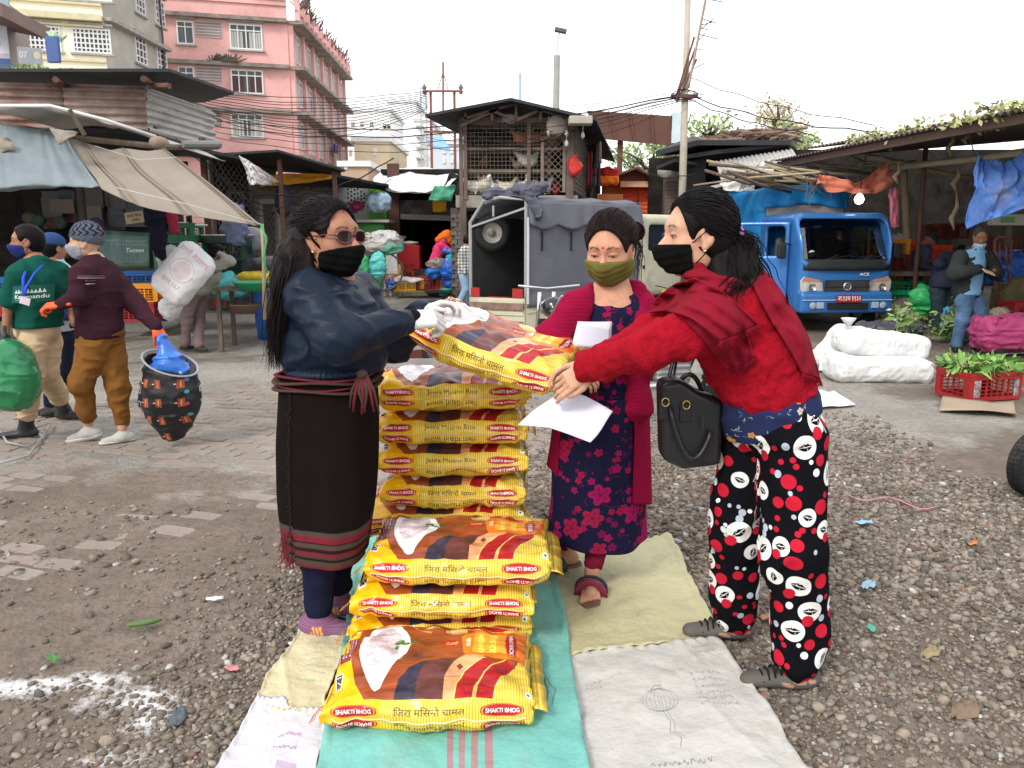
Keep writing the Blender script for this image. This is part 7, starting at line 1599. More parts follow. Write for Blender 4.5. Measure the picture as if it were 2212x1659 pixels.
# woman in the red fleece (right)
def woman_right():
 d=2.55;c=lambda X,Y,dd=0:at(X,Y,d+dd)
 J=dict(head=c(1505,508),fwd=(-.985,-.13,-.06),up=(.06,0,1),neck=c(1550,605,.02),chest=c(1612,700,.02),pel=c(1668,900,.02),sha=c(1530,700,-.17),ela=c(1396,758,-.18),wra=c(1272,796,-.02),shb=c(1500,668,.17),elb=c(1390,735,.16),wrb=c(1268,783,.13),hpa=c(1715,950,-.08),kna=c(1712,1190,-.12),ana=V((gd(1718,1480).x,gd(1718,1480).y,.10)),hpb=c(1615,950,.09),knb=c(1592,1160,.10),anb=V((gd(1582,1380).x,gd(1582,1380).y,.10)),fta=(-.99,-.05,0),ftb=(-.99,-.03,0),za=0.0,zb=0.012)
 J['handa']=dict(d=V((-.80,.12,-.55)),b=V((-.30,-.85,.25)),s=-1,curl=[.35,.45,.55,.6],kw=dict(thumb=.35,sc=.98,tcurl=.1,spread=.010));J['handb']=dict(d=V((-.8,.1,-.2)),b=V((0,.2,.9)),s=-1,curl=[.5]*4,kw=dict(thumb=.5,sc=.92))
 SKN=srgb(200,152,126);FL=fabric('red_fleece',(.31,.006,.016),rough=.95,bump=.8,bs=150,bdist=.005,var=.18,vs=60)
 Rt=np.array(Euler((0,D2R(24),0)).to_matrix())
 ells=[(c(1590,668,.02),(.135,.185,.12),.08,Rt.tolist()),(c(1632,760,.02),(.15,.19,.16),.08,Rt.tolist()),(c(1652,838,.02),(.155,.185,.12),.07,None),(c(1560,745,.03),(.09,.14,.10),.07,None)]
 PR=M('lips_trousers',img=lips_print(),rough=.95,var=.06,bump=.4,bs=30,bdist=.006,spec=.05);SP=M('blue_shirt',img=shirt_print(),rough=.85,bump=.2,bs=120)
 axes=[(J['hpa'],J['ana']),(J['hpb'],J['anb'])]
 hemN=V((c(1765,838).x-c(1545,915).x,0,c(1765,838).z-c(1545,915).z)).normalized();hN=V((hemN.z,0,-hemN.x)).normalized()
 if hN.z>0:hN=-hN
 s_h=c(1560,962);e_h=c(1780,868);q=(e_h-s_h);q.y=0;q.normalize();hN2=V((q.z,0,-q.x));hN2=-hN2 if hN2.z>0 else hN2
 look=dict(skin=SKN,h=.010,hh=.0040,hn=.0034,hs=1.11,jaw=.95,garments=[dict(k='top',name='fleece_jacket',mat=FL,h=.0066,ells=ells,ra=(.074,.055,.042),th=.014,nb=(-.02,0,.06),cuff=.97,disp=folds(.010,6,5,(1.5,1,1.3),fine=.005,fsc=80),cut=[(c(1545,914),hN)],it=2),dict(k='f',name='printed_shirt',mat=SP,h=.009,f=lambda s,J,R,hc:(s.ell(c(1664,895,.02),(.168,.185,.15),.05),s.ell(c(1660,850,.02),(.14,.16,.12),.05)),cut=[(s_h,hN2),(c(1545,870),-hN)],uvf=lambda v:np.stack([v[:,0]*3.8,v[:,2]*3.8],1),disp=folds(.006,8,3)),dict(k='trousers',name='trousers',mat=PR,h=.0072,rl=(.112,.100,.086),pr=(.165,.17,.14),len=.97,uvf=uv_axis(axes,.62),disp=folds(.016,5,7,(1.8,1,.8)),waist=.06,it=2)])
 def scol(v,an,f,z):
  u=(v-np.array(an[:]))@np.array(f[:]);zz=v[:,2]-z;cc=np.tile(np.array((.105,.098,.085)),(len(v),1));sd=V(f).cross(V((0,0,1)))
  for(u0,z0,ru,rz)in((.01,.045,.026,.012),(-.035,.04,.016,.008),(.045,.028,.020,.009)):
   m=((u-u0)/ru)**2+((zz-z0-.25*(u-u0))/rz)**2<1;cc[m]=np.array(SKN)*.8
  cc[zz<.012]=(.05,.048,.045);return cc
 look['shoes']=dict(mat=M('rubber_shoe',attr=True,rough=.7,var=.12,bump=.1),col=scol,L=.165,h=.072,hh=.0045,rt=.036)
 t,R,hc,nk=person('woman in fluffy red fleece and lip print trousers leaning to hold the sack',J,look,(J['ana'].x,J['ana'].y,0));hs=1.11
 LC=M('black_lace',(.012,.012,.012),rough=.9)
 for a,z in(('a',.0),('b',.012)):
  an,f=V(J['an'+a]),V(J['ft'+a]);sd=f.cross(V((0,0,1)))
  for k in range(5):
   p=V((an.x,an.y,z+.085-.008*k))+f*(.045+.020*k);m=MB();m.tube([p+sd*.032+V((0,0,-.020)),p+sd*.012+V((0,0,.004)),p-sd*.012+V((0,0,.004)),p-sd*.034+V((0,0,-.02))],.004,5);m.build('shoe_lace',LC,t,smooth=1)
  for k in(-1,1,-.4,.5):p=V((an.x,an.y,z+.095))+f*.045;m=MB();m.tube([p,p+f*(.02*k)-sd*.03*1+V((0,0,.018)),p+f*(.045*k)-sd*.040+V((0,0,-.02))],.0045,5,flat=.5);m.build('lace_bow',LC,t,smooth=1)
 mask_part(t,R,hc,hs,fabric('black_mask',(.0045,.005,.0045),rough=.9),top=-.006,infl=.008,lump=.012,back=.046,slope=.15,low=-.118,loopr=.0018)
 hb=hair_base(t);v,q=hb.mesh(.0055);v=v*hs@R+np.array(hc[:]);link('hair',npmesh('hair',v-np.array(t.location),q),HAIR(),t)
 tie=(0,-.112,-.018);m=strands(640,hairline,tie,.008,r=.0019,seed=3,jitter=.06);xf(m,R,hc,hs);m.build('combed_hair',HAIR(),t,smooth=1)['kind']='stuff'
 w_=lambda p:V(np.array(p)*hs@R+np.array(hc[:]));sp=[w_((0,-.10,-.01)),w_((0,-.125,-.025)),c(1590,570,-.03),c(1596,600,-.05),c(1570,622,-.08),c(1560,640,-.10)]
 sp2=[w_((0,-.10,-.01)),c(1600,560),c(1622,600,-.02),c(1632,640,-.03)]
 s=SDF().chain(sp,[.042,.032,.045,.046,.030,.010],.03);s.chain(sp2,[.03,.045,.038,.012],.03);s.cap(w_((-.03,-.05,-.05)),c(1560,615,-.08),.040,.030,.03)
 solid('ponytail',s,.006,HAIR(),t,disp=lambda P:.005*vnoise(P*np.array([1,1,.3]),55,2)-.002)
 rr=random.Random(7);m=MB()
 for i in range(520):
  s_=sp2 if i%3==0 else sp;off=V((rr.gauss(0,.026),rr.gauss(-.012,.026),rr.gauss(0,.010)));pts=[]
  for j in range(len(s_)-1):pts+=[s_[j]+off,(s_[j]+s_[j+1])/2+off*1.1]
  pts.append(s_[-1]+off*1.3+V((rr.gauss(0,.012),0,-rr.random()*.03)));m.tube(pts,[.0016]*(len(pts)-2)+[.0011,.0004],3,cap=0)
 m.build('ponytail_strands',HAIR(),t,smooth=1)['kind']='stuff'
 m=MB();cc=w_((0,-.118,-.012));ring=[cc+V((.012*math.sin(3*a),-.030*math.cos(a)-.004*math.sin(5*a),.030*math.sin(a)))for a in np.linspace(0,2*math.pi,30)];m.tube(ring,[.011*(1+.3*math.sin(k*1.9))for k in range(30)],8);m.build('scrunchie',M('lilac',(.42,.14,.48),rough=.5),t,smooth=1)
 for sx in(-1,):m=MB();m.tube([(sx*.084,.006,-.038),(sx*.088,.012,-.046)],.0045,6);xf(m,R,hc,hs);m.build('gold_earring',M('gold',(.8,.55,.2),rough=.2,metal=1,bump=0),t,smooth=1)
 m=MB();p=J['wra'];ax=(V(J['wra'])-V(J['ela'])).normalized();u_=V((0,0,1)).cross(ax).normalized();w2=ax.cross(u_);m.tube([p-ax*.0+u_*.034*math.cos(a)+w2*.034*math.sin(a)for a in np.linspace(0,2*math.pi,24)],.003,6,cap=0);m.build('bangle',M('gold',(.8,.55,.2)),t,smooth=1)
 SC_=fabric('crimson_scarf',(.21,.008,.020),rough=.85,bump=.3,bs=220,var=.14)
 s=SDF();nb=c(1535,622,-.0)
 ring=[nb+V((.085*math.cos(a)+.012*math.sin(a),.105*math.sin(a),.040*math.cos(a)*1.0-.02))for a in np.linspace(0,2*math.pi,15)];s.chain(ring,[.036]*15,.02);s.chain([p+V((-.02,0,-.045))for p in ring],[.034]*15,.02)
 s.cap(c(1490,575,-.03),c(1540,620,-.10),.035,.03,.02);solid('scarf_wrap',s,.0065,SC_,t,disp=lambda P:.006*np.sin(P[:,2]*150+4*vnoise(P,6,1))-.002)
 from mathutils.bvhtree import BVHTree
 jk=[o for o in t.children if o.name.startswith('fleece_jacket')][0];off0=V(t.location)
 hits=[(BVHTree.FromPolygons([v_.co+off0 for v_ in o_.data.vertices],[tuple(p_.vertices)for p_ in o_.data.polygons]))for o_ in t.children if o_.name.startswith(('fleece_jacket','scarf_wrap'))]
 def drape(ctrl,fr,seed,lift,nu=40,nv=46,fold=.012,nf=3,fb=-.2):
  """cloth laid over the jacket: sheet positions are projected on to the garment below, then lifted and folded"""
  rows,cols=len(ctrl),len(ctrl[0]);G=[[V((p[0],p[1],0))for p in r]for r in ctrl];cr=lambda p0,p1,p2,p3,t_:((p1*2)+(p2-p0)*t_+(p0*2-p1*5+p2*4-p3)*t_*t_+(p1*3-p0-p2*3+p3)*t_**3)*.5
  def pix(u,v):
   y=v*(rows-1);j=min(int(y),rows-2)
   def rw(g):x=u*(cols-1);i=min(int(x),cols-2);return cr(g[max(i-1,0)],g[i],g[i+1],g[min(i+2,cols-1)],x-i)
   return cr(rw(G[max(j-1,0)]),rw(G[j]),rw(G[j+1]),rw(G[min(j+2,rows-1)]),y-j)
  O=V((0,0,CAM_H));D=np.zeros((nv+1,nu+1));PX=[[pix(i/nu,j/nv)for i in range(nu+1)]for j in range(nv+1)]
  for j in range(nv+1):
   for i in range(nu+1):
    r=V(ray(PX[j][i].x,PX[j][i].y)).normalized();best=None
    for bv in hits:
     h_=bv.ray_cast(O,r)
     if h_[0]is not None and(best is None or h_[3]<best):best=h_[3]
    D[j,i]=best*r.y if best is not None and best*r.y<d+.16 else np.nan
  for _ in range(40):
   m_=np.isnan(D)
   if not m_.any():break
   P_=np.pad(D,1,mode='edge');st_=np.stack([P_[:-2,1:-1],P_[2:,1:-1],P_[1:-1,:-2],P_[1:-1,2:]]);import warnings
   with warnings.catch_warnings():warnings.simplefilter('ignore');a_=np.nanmean(st_,0)
   D[m_]=a_[m_]
  D=np.nan_to_num(D,nan=d+fb)
  for _ in range(3):P_=np.pad(D,1,mode='edge');D=np.minimum(D,(P_[:-2,1:-1]+P_[2:,1:-1]+P_[1:-1,:-2]+P_[1:-1,2:])/4)
  vs=[];
  for j in range(nv+1):
   for i in range(nu+1):
    u,v=i/nu,j/nv;f=lift+fold*(.5+.5*math.sin(u*nf*6.28+seed+1.3*math.sin(v*3+seed)))+fold*.6*nz(u*3,v*1.2,seed,1.6,seed);vs.append(at(PX[j][i].x,PX[j][i].y,D[j,i]-f))
  n=nu+1;fs=[(j*n+i,(j+1)*n+i,(j+1)*n+i+1,j*n+i+1)for j in range(nv)for i in range(nu)];o=link('scarf_end',npmesh('scarf_end',np.array([p[:]for p in vs])-np.array(off0),fs),SC_,t);md=o.modifiers.new('s','SOLIDIFY');md.thickness=.006;md.offset=0
  base=vs[-n:];m=MB()
  for i in range(n-1):
   for k in range(fr):p=base[i]+(base[i+1]-base[i])*(k/fr);m.tube([p,p+V((rr.gauss(.003,.002),-.003,-.010)),p+V((rr.gauss(.006,.006),0,-.018-.008*rr.random()))],[.0014,.0012,.0006],3,cap=0)
  m.build('scarf_fringe',SC_,t)['kind']='stuff'
 drape([[(1478,690),(1510,676),(1545,660),(1570,650)],[(1520,735),(1548,725),(1580,712),(1606,700)],[(1568,797),(1588,792),(1610,783),(1628,770)]],4,2.2,.008,26,30)
 drape([[(1403,676),(1418,645),(1455,616),(1500,600)],[(1436,672),(1466,652),(1506,632),(1545,618)],[(1496,690),(1526,678),(1556,662),(1585,650)],[(1552,735),(1580,725),(1608,712),(1636,698)]],4,.5,.022,fold=.016)
 drape([[(1596,566),(1610,560),(1622,558)],[(1628,620),(1650,610),(1670,604)],[(1665,690),(1692,678),(1712,668)],[(1700,745),(1728,740),(1748,735)],[(1733,805),(1756,812),(1772,820)]],4,3.1,.012,24,60,nf=1.5)
 return t,J
W3T,W3J=woman_right()
def handbag():
 d=2.62;c=lambda X,Y,dd=0:at(X,Y,d+dd);t=thing('handbag','black leather tote handbag hanging at the hip of the woman in red','handbag',c(1480,1000),world=1)
 BL=M('black_leather',(.008,.008,.009),rough=.42,bump=.3,bs=180,bdist=.0015,spec=.5);GD=M('gold',(.8,.55,.2))
 P=[c(1420,820),c(1425,985),c(1468,1004),c(1548,995),c(1556,860),c(1500,838),c(1462,812)]
 s=SDF();m=MB();O=V((0,0,0))
 poly=[(p.x,p.z)for p in P]
 m.prism(poly,(0,d+.05,0),(1,0,0),(0,0,1),.12);o=m.build('bag_body',BL,t,bevel=.022);
 for(a,b,dy)in(((1448,880),(1536,930),-.085),((1450,850),(1530,890),.02)):
  p0,p1=c(*a,dy),c(*b,dy);n=16;pts=[]
  for k in range(n+1):u=k/n;q=p0*(1-u)+p1*u;pts.append(q+V((.0,-.015*math.sin(math.pi*u),-.13*math.sin(math.pi*u)**.8 if dy<0 else.10*math.sin(math.pi*u))))
  m=MB();m.tube(pts,.0085,8);m.build('handle',BL,t,smooth=1)
 for(X,Y)in((1437,868),(1482,874)):
  q=c(X,Y,-.078);m=MB();m.box(q+V((0,.004,-.03)),(.038,.008,.06));m.build('handle_tab',BL,t,bevel=.003)
  m=MB();ring=[q+V((.012*math.cos(a),-.006,.014*math.sin(a)))for a in np.linspace(0,2*math.pi,20)];m.tube(ring,.0020,6);m.build('gold_ring',GD,t,smooth=1)
 m=MB();m.tube([c(1434,862,-.02),c(1444,820,.02),c(1456,770,.06),c(1470,730,.09)],.007,6,flat=.5);m.build('strap',BL,t,smooth=1);m=MB();m.tube([c(1440,862,-.02),c(1456,810,.03),c(1464,765,.08)],.005,6,flat=.5);m.build('strap',BL,t,smooth=1)
 m=MB();q=c(1517,900,-.09);m.tube([q,q+V((.004,0,-.045))],.003,5);m.build('zip_pull',M('zip',(.1,.1,.1),metal=.8,rough=.3),t)
handbag()
# woman in the magenta cardigan (middle)
def woman_mid():
 d=3.15;c=lambda X,Y,dd=0:at(X,Y,d+dd)
 J=dict(head=c(1318,538),fwd=(-.36,-.86,-.30),up=(-.10,-.25,1),neck=c(1322,628,.04),chest=c(1308,700,.04),pel=c(1296,860,.06),sha=c(1252,672,-.02),ela=c(1188,735,-.06),wra=c(1230,790,-.16),shb=c(1376,668,.08),elb=c(1384,780,-.03),wrb=c(1300,772,-.20),hpa=c(1245,900,.02),kna=c(1232,1050,.04),ana=V((gd(1222,1236).x,gd(1222,1236).y,.10)),hpb=c(1320,900,.06),knb=c(1305,1100,.0),anb=V((gd(1278,1284).x,gd(1278,1284).y,.10)),fta=(-.8,-.55,0),ftb=(-.15,-1,0),za=.035,zb=.035)
 J['handb']=dict(d=V((-.9,-.3,.1)),b=V((.1,-.9,.3)),s=1,curl=[.5]*4,kw=dict(sc=.9));J['handa']=dict(d=V((.6,-.5,-.2)),b=V((-.1,-.5,.8)),s=1,curl=[.6]*4,kw=dict(sc=.9))
 SKN=srgb(194,142,114);KP=M('kurta',img=kurta_print(),rough=.8,bump=.4,bs=26,bdist=.006,var=.05,spec=.08);CG=fabric('cardigan',(.30,.006,.045),rough=.95,bump=.8,bs=110,bdist=.004,wv=('Z',60))
 LG=fabric('maroon_legging',(.17,.010,.028));uvp=lambda v:np.stack([(v[:,0]+v[:,1]*.4)*1.7,v[:,2]*1.7],1)
 RX=(.155,.125)
 look=dict(skin=SKN,h=.010,hh=.0045,hn=.005,hs=1.13,jaw=1.10,skin_ells=[(c(1310,690,.03),(.146,.121,.136)),(c(1322,635,.03),(.07,.06,.05))],marks=[(0,.034,.0042,.0042,(.30,.02,.03))],feet='bare',garments=[dict(k='f',name='kurta_bodice',mat=KP,h=.008,f=lambda s,J,R,hc:(s.ell(c(1310,690,.03),(.150,.125,.14),.06),s.ell(c(1290,745,.0),(.135,.13,.10),.06),s.ell(c(1298,840,.04),(.165,.145,.16),.07),s.cap(c(1262,655,.02),c(1376,650,.07),.055,.055,.05),s.cap(c(1308,628,-.07),c(1270,672,-.12),.052,.012,.01,op=-1),s.cap(c(1322,610,.02),c(1322,650,.03),.075,.066,.02,op=-1)),uvf=uvp,disp=folds(.006,7,3),it=2),dict(k='trousers',name='leggings',mat=LG,h=.008,rl=(.085,.062,.040),len=.86,disp=folds(.005,14,4,(1,1,2.6)),waist=-.1),dict(k='f',name='cardigan',mat=CG,h=.0075,f=lambda s,J,R,hc:(s.ell(c(1318,730,.10),(.185,.10,.20),.06),s.ell(c(1312,850,.12),(.18,.12,.18),.06),s.chain([J['sha'],J['ela'],J['wra']],[.078,.062,.044],.05),s.chain([J['shb'],J['elb'],J['wrb']],[.080,.068,.046],.05),s.cap(c(1280,640,.03),J['sha'],.055,.075,.05),s.cap(c(1366,634,.06),J['shb'],.055,.075,.05),s.cap(c(1372,700,-.02),c(1376,880,-.04),.055,.065,.04),s.cap(c(1322,625,.0),c(1314,860,-.20),.07,.125,.02,op=-1),s.cap(c(1322,600,.03),c(1322,645,.04),.078,.058,.02,op=-1)),disp=folds(.008,6,8,(1,1,1.5)),it=2,cut=[(c(1300,915),(0,0,-1))])])
 t,R,hc,nk=person('woman in magenta cardigan and floral kurta looking down, olive mask',J,look,(J['anb'].x,J['anb'].y,0));hs=1.13;rr=random.Random(3)
 mask_part(t,R,hc,hs,fabric('olive_mask',srgb(104,98,50),rough=.85),top=.0,infl=.007,jaw=1.12,lump=.004,back=-.004,slope=.6)
 def loft(nm,lv,th0,th1,mat,nu,nv,off,seed,uvs=1.7,hemw=.01):
  vs=[];uv=[]
  for j in range(nv+1):
   w_=j/nv*(len(lv)-1);k=min(int(w_),len(lv)-2);f=w_-k;L=[a*(1-f)+b*f for a,b in zip(lv[k],lv[k+1])]
   for i in range(nu+1):
    th=lerp(th0,th1,i/nu);e=2.3;ct,st=math.cos(th),math.sin(th);kk=(abs(ct)**e+abs(st)**e)**(-1/e);g_=1+off+(.035*math.sin(th*7+seed)+.03*math.sin(th*4+2))*(j/nv)**1.2+.02*nz(ct*2,st*2,L[2]*3,1.5,seed)
    x,y,z=L[0]+L[3]*g_*ct*kk,L[1]+L[4]*g_*st*kk,L[2]+hemw*math.sin(th*3+seed)*(j/nv);vs.append((x,y,z));uv.append(((L[0]+.5*(L[3]+L[4])*(th+math.pi/2))*uvs,z*uvs))
  fs=[(j*(nu+1)+i,(j+1)*(nu+1)+i,(j+1)*(nu+1)+i+1,j*(nu+1)+i+1)for j in range(nv)for i in range(nu)]
  o=link(nm,npmesh(nm,np.array(vs)-np.array(t.location),fs,uv=uv),mat,t);m=o.modifiers.new('s','SOLIDIFY');m.thickness=.005;return o
 P=lambda X,Y,dd:c(X,Y,dd)
 lv=[(*P(1296,850,.05),.172,.150),(*P(1292,960,.06),.190,.165),(*P(1290,1080,.08),.200,.175),(*P(1284,1160,.10),.215,.185)]
 loft('kurta_skirt',lv,-math.pi*1.5+.02,math.pi*.5-.02,KP,90,60,0,2)
 lv2=[(*P(1300,850,.06),.186,.165),(*P(1296,960,.07),.200,.175),(*P(1292,1070,.08),.212,.185)]
 loft('cardigan_panel',lv2,-.95,.95,CG,40,50,.05,5,hemw=.015);loft('cardigan_panel',[lv2[0],lv2[1],(*P(1294,1010,.08),.205,.18)],math.pi-.75,math.pi+.55,CG,30,40,.04,6)
 hb=hair_base(t);v,q=hb.mesh(.006);v=v*hs@R+np.array(hc[:]);link('hair',npmesh('hair',v-np.array(t.location),q),HAIR((.018,.010,.010),'darkbrown'),t)
 tie=(-.015,-.095,.062);m=strands(560,hairline,tie,.010,r=.0019,seed=5);xf(m,R,hc,hs);m.build('combed_hair',HAIR((.018,.010,.010),'darkbrown'),t,smooth=1)['kind']='stuff'
 bc=V(np.array((-.015,-.120,.070))*hs@R+np.array(hc[:]));bc=bc*.3+c(1380,512,.02)*.7;s=SDF().ell(bc,(.036,.034,.034),.02);solid('hair_bun',s,.005,HAIR((.03,.010,.014),'redbrown'),t,disp=lambda P:.006*vnoise(P,45,3))
 m=MB()
 for i in range(46):
  a0=rr.random()*6.28;pts=[bc+V((.036*math.cos(a0+k*.5),.03*math.sin(a0*2+k*.4),.036*math.sin(a0+k*.5)))*(1+.15*rr.random())for k in range(7)];m.tube(pts,.0016,3)
 for i in range(12):
  p=c(1380+rr.gauss(0,3),515+rr.random()*25,.03);m.tube([p,p+V((.012,0,-.02)),p+V((.004+rr.gauss(0,.012),-.01,-.05)),p+V((rr.gauss(-.004,.015),-.01,-.09-.05*rr.random()))],[.0018,.0016,.0012,.0005],3)
 m.build('loose_strands',HAIR((.03,.010,.014),'redbrown'),t,smooth=1)['kind']='stuff'
 for a in 'ab':
  an,f=V(J['an'+a]),V(J['ft'+a]).normalized();sd=f.cross(V((0,0,1)));z=J['z'+a];b=V((an.x,an.y,z))
  s=SDF().cap(b-f*.045+V((0,0,-.004)),b+f*.155+V((0,0,-.004)),.040,.046,.02,sq=((0,0,1),.5));solid('sandal_sole',s,.006,M('cork_sole',(.16,.10,.06),rough=.8),t,cut=[(b+V((0,0,.006)),(0,0,1)),(b+V((0,0,-.022)),(0,0,-1))])
  for u,w2,cl in((.045,.020,(.03,.035,.06)),(.095,.020,(.20,.03,.05)),(.062,.014,(.28,.08,.05))):
   m=MB();pts=[b+f*(u+(.02*(k/8-.5)if w2<.015 else 0))+sd*(.052*math.cos(math.pi*k/8))+V((0,0,.058*math.sin(math.pi*k/8)**.6-.002))for k in range(9)];m.tube(pts,w2,8,flat=.22);m.build('sandal_strap',M('strap_%.2f'%cl[0],cl,rough=.6),t,smooth=1)
 return t
woman_mid()
# papers
def papers():
 WP=M('white_paper',(.62,.62,.70),rough=.7,var=.02,bump=.05)
 P=[at(1118,912,2.62),at(1275,948,2.50),at(1324,884,2.56),at(1215,832,2.66)];m=MB()
 m.grid(lambda u,v:tuple((P[0]*(1-u)+P[1]*u)*(1-v)+(P[3]*(1-u)+P[2]*u)*v+V((0,0,-.012*abs(u-.45)*2+.006*math.sin(v*5+u*3)))),24,16);tag(m.build('paper_sheet',WP,smooth=1,solid=.0008),'open white sheet of paper under the hand of the woman in red','paper')
 t=thing('folded_papers','wad of folded white papers held by the woman in the cardigan','papers',at(1280,720,2.9),world=1)
 for k in range(5):
  o=V((.002*k,.004*k,.002*k));Q=[at(1240-2*k,748,2.86)+o,at(1316,752+k,2.88)+o,at(1318,708-2*k,2.90)+o,at(1256-3*k,696+k,2.88)+o];m=MB()
  m.grid(lambda u,v:tuple((Q[0]*(1-u)+Q[1]*u)*(1-v)+(Q[3]*(1-u)+Q[2]*u)*v+V((0,-.010*math.sin(u*3.1),0))),12,8);m.build('sheet',WP,t,smooth=1,solid=.0008)
papers()
# BACKGROUND PEOPLE
SK1,SK2=srgb(150,104,78),srgb(190,150,124)
def simple_hair(t,R,hc,hs,mat,infl=.010,hh=.007,nm='hair'):
 v,q=hair_base(t,infl).mesh(hh,disp=lambda P:.002*vnoise(P,60,2));v=v*hs@R+np.array(hc[:]);link(nm,npmesh(nm,v-np.array(t.location),q),mat,t)
GV=lambda d_,b_,s_=1,c_=.9,sc=1.05:dict(d=V(d_),b=V(b_),s=s_,curl=[c_]*4,kw=dict(sc=sc,thumb=.3,tcurl=.8))
def walker_green():
 d=5.7;c=lambda X,Y,dd=0:at(X,Y,d+dd);g1,g2=gd(45,945),gd(128,905)
 J=dict(head=c(58,522),fwd=(-.85,-.5,-.05),neck=c(76,566),chest=c(80,610),pel=c(82,712),sha=c(40,594,-.15),ela=c(18,660,-.15),wra=c(12,722,-.18),shb=c(122,590,.12),elb=c(150,650,.12),wrb=c(160,700,.0),hpa=c(72,735,-.06),kna=c(66,810,-.12),ana=V((g1.x+.05,g1.y,.10)),hpb=c(100,735,.07),knb=c(98,800,.05),anb=V((g2.x+.05,g2.y,.10)),fta=(-.92,-.3,0),ftb=(.98,-.1,0),za=0,zb=0,handa=GV((-.1,0,-1),(-.9,-.3,0)))
 TS=fabric('green_tee',srgb(20,78,66));KH=fabric('khaki',srgb(196,172,138),var=.14)
 look=dict(skin=SK1,g=1.0,h=.012,hh=.007,hn=.007,hs=1.0,glove=dict(a=srgb(40,60,62)),garments=[dict(k='top',name='tee_shirt',mat=TS,h=.011,short=True,th=.016,rc=.15,rp=.155,sq=None,disp=folds(.009,5,3),hem=-.02,nb=(-.02,-.03,.06)),dict(k='trousers',name='trousers',mat=KH,h=.011,rl=(.105,.085,.075),pr=(.165,.13,.12),len=.72,disp=folds(.010,8,5,(1,1,2))),dict(k='f',name='belt',mat=M('belt',(.05,.03,.02)),h=.012,f=lambda s,J,R,hc:s.ell(c(82,700),(.168,.14,.035),.01))],shoes=dict(mat=M('black_rubber',(.022,.024,.028),rough=.5,var=.2,spec=.4),boot=True,L=.17,h=.09,hh=.011))
 t,R,hc,nk=person('man in green printed tee, khaki trousers and black gumboots at far left',J,look,(g1.x,g1.y,0));simple_hair(t,R,hc,1.0,HAIR())
 mask_part(t,R,hc,1.0,M('blue_black_mask',(.015,.02,.14),rough=.7),hh=.008,back=.03,loops=True)
 PW=M('print_pale',srgb(170,190,186),rough=.9,bump=0)
 cv=Canvas(256,200,srgb(20,78,66));rr=random.Random(3);[cv.poly([(20+i*22,110),(32+i*22,150+20*rr.random()),(44+i*22,110)],srgb(180,196,192))for i in range(9)];cv.text('Kathmandu',128,70,210,46,srgb(190,205,200),bold=.02);scribble(cv,30,30,90,1,srgb(150,170,165),4,4)
 P=[c(26,655,-.30),c(118,650,-.235),c(118,612,-.235),c(28,618,-.29)];m=MB();m.grid(lambda u,v:tuple((P[0]*(1-u)+P[1]*u)*(1-v)+(P[3]*(1-u)+P[2]*u)*v+V((0,-.05*math.sin(math.pi*u),0))),10,6);m.build('shirt_print',M('tee_print',img=cv.image('tee_print'),rough=.9),t,smooth=1)
 m=MB();m.tube([c(92,572,-.12),c(74,590,-.2),c(56,620,-.33),c(50,640,-.36)],.010,6,flat=.3);m.tube([c(60,572,-.1),c(50,600,-.27),c(50,640,-.36)],.010,6,flat=.3);m.build('lanyard',M('lanyard_blue',(.02,.06,.5)),t,smooth=1)
 m=MB();m.box(c(54,650,-.37),(.07,.005,.05),rot=(0,.3,0));m.build('name_card',M('card',(.55,.5,.55)),t)
 s=SDF().ell(at(20,812,5.45),(.20,.17,.26),.04).cap(at(12,735,5.5),at(16,780,5.45),.02,.09,.05);tag(solid('carrier_bag',s,.011,M('green_plastic',(.02,.19,.07),rough=.25,spec=.5,var=.3,vs=5),disp=folds(.016,5,3)),'green plastic carrier bag in the hand of the man in the green tee','bag')
walker_green()
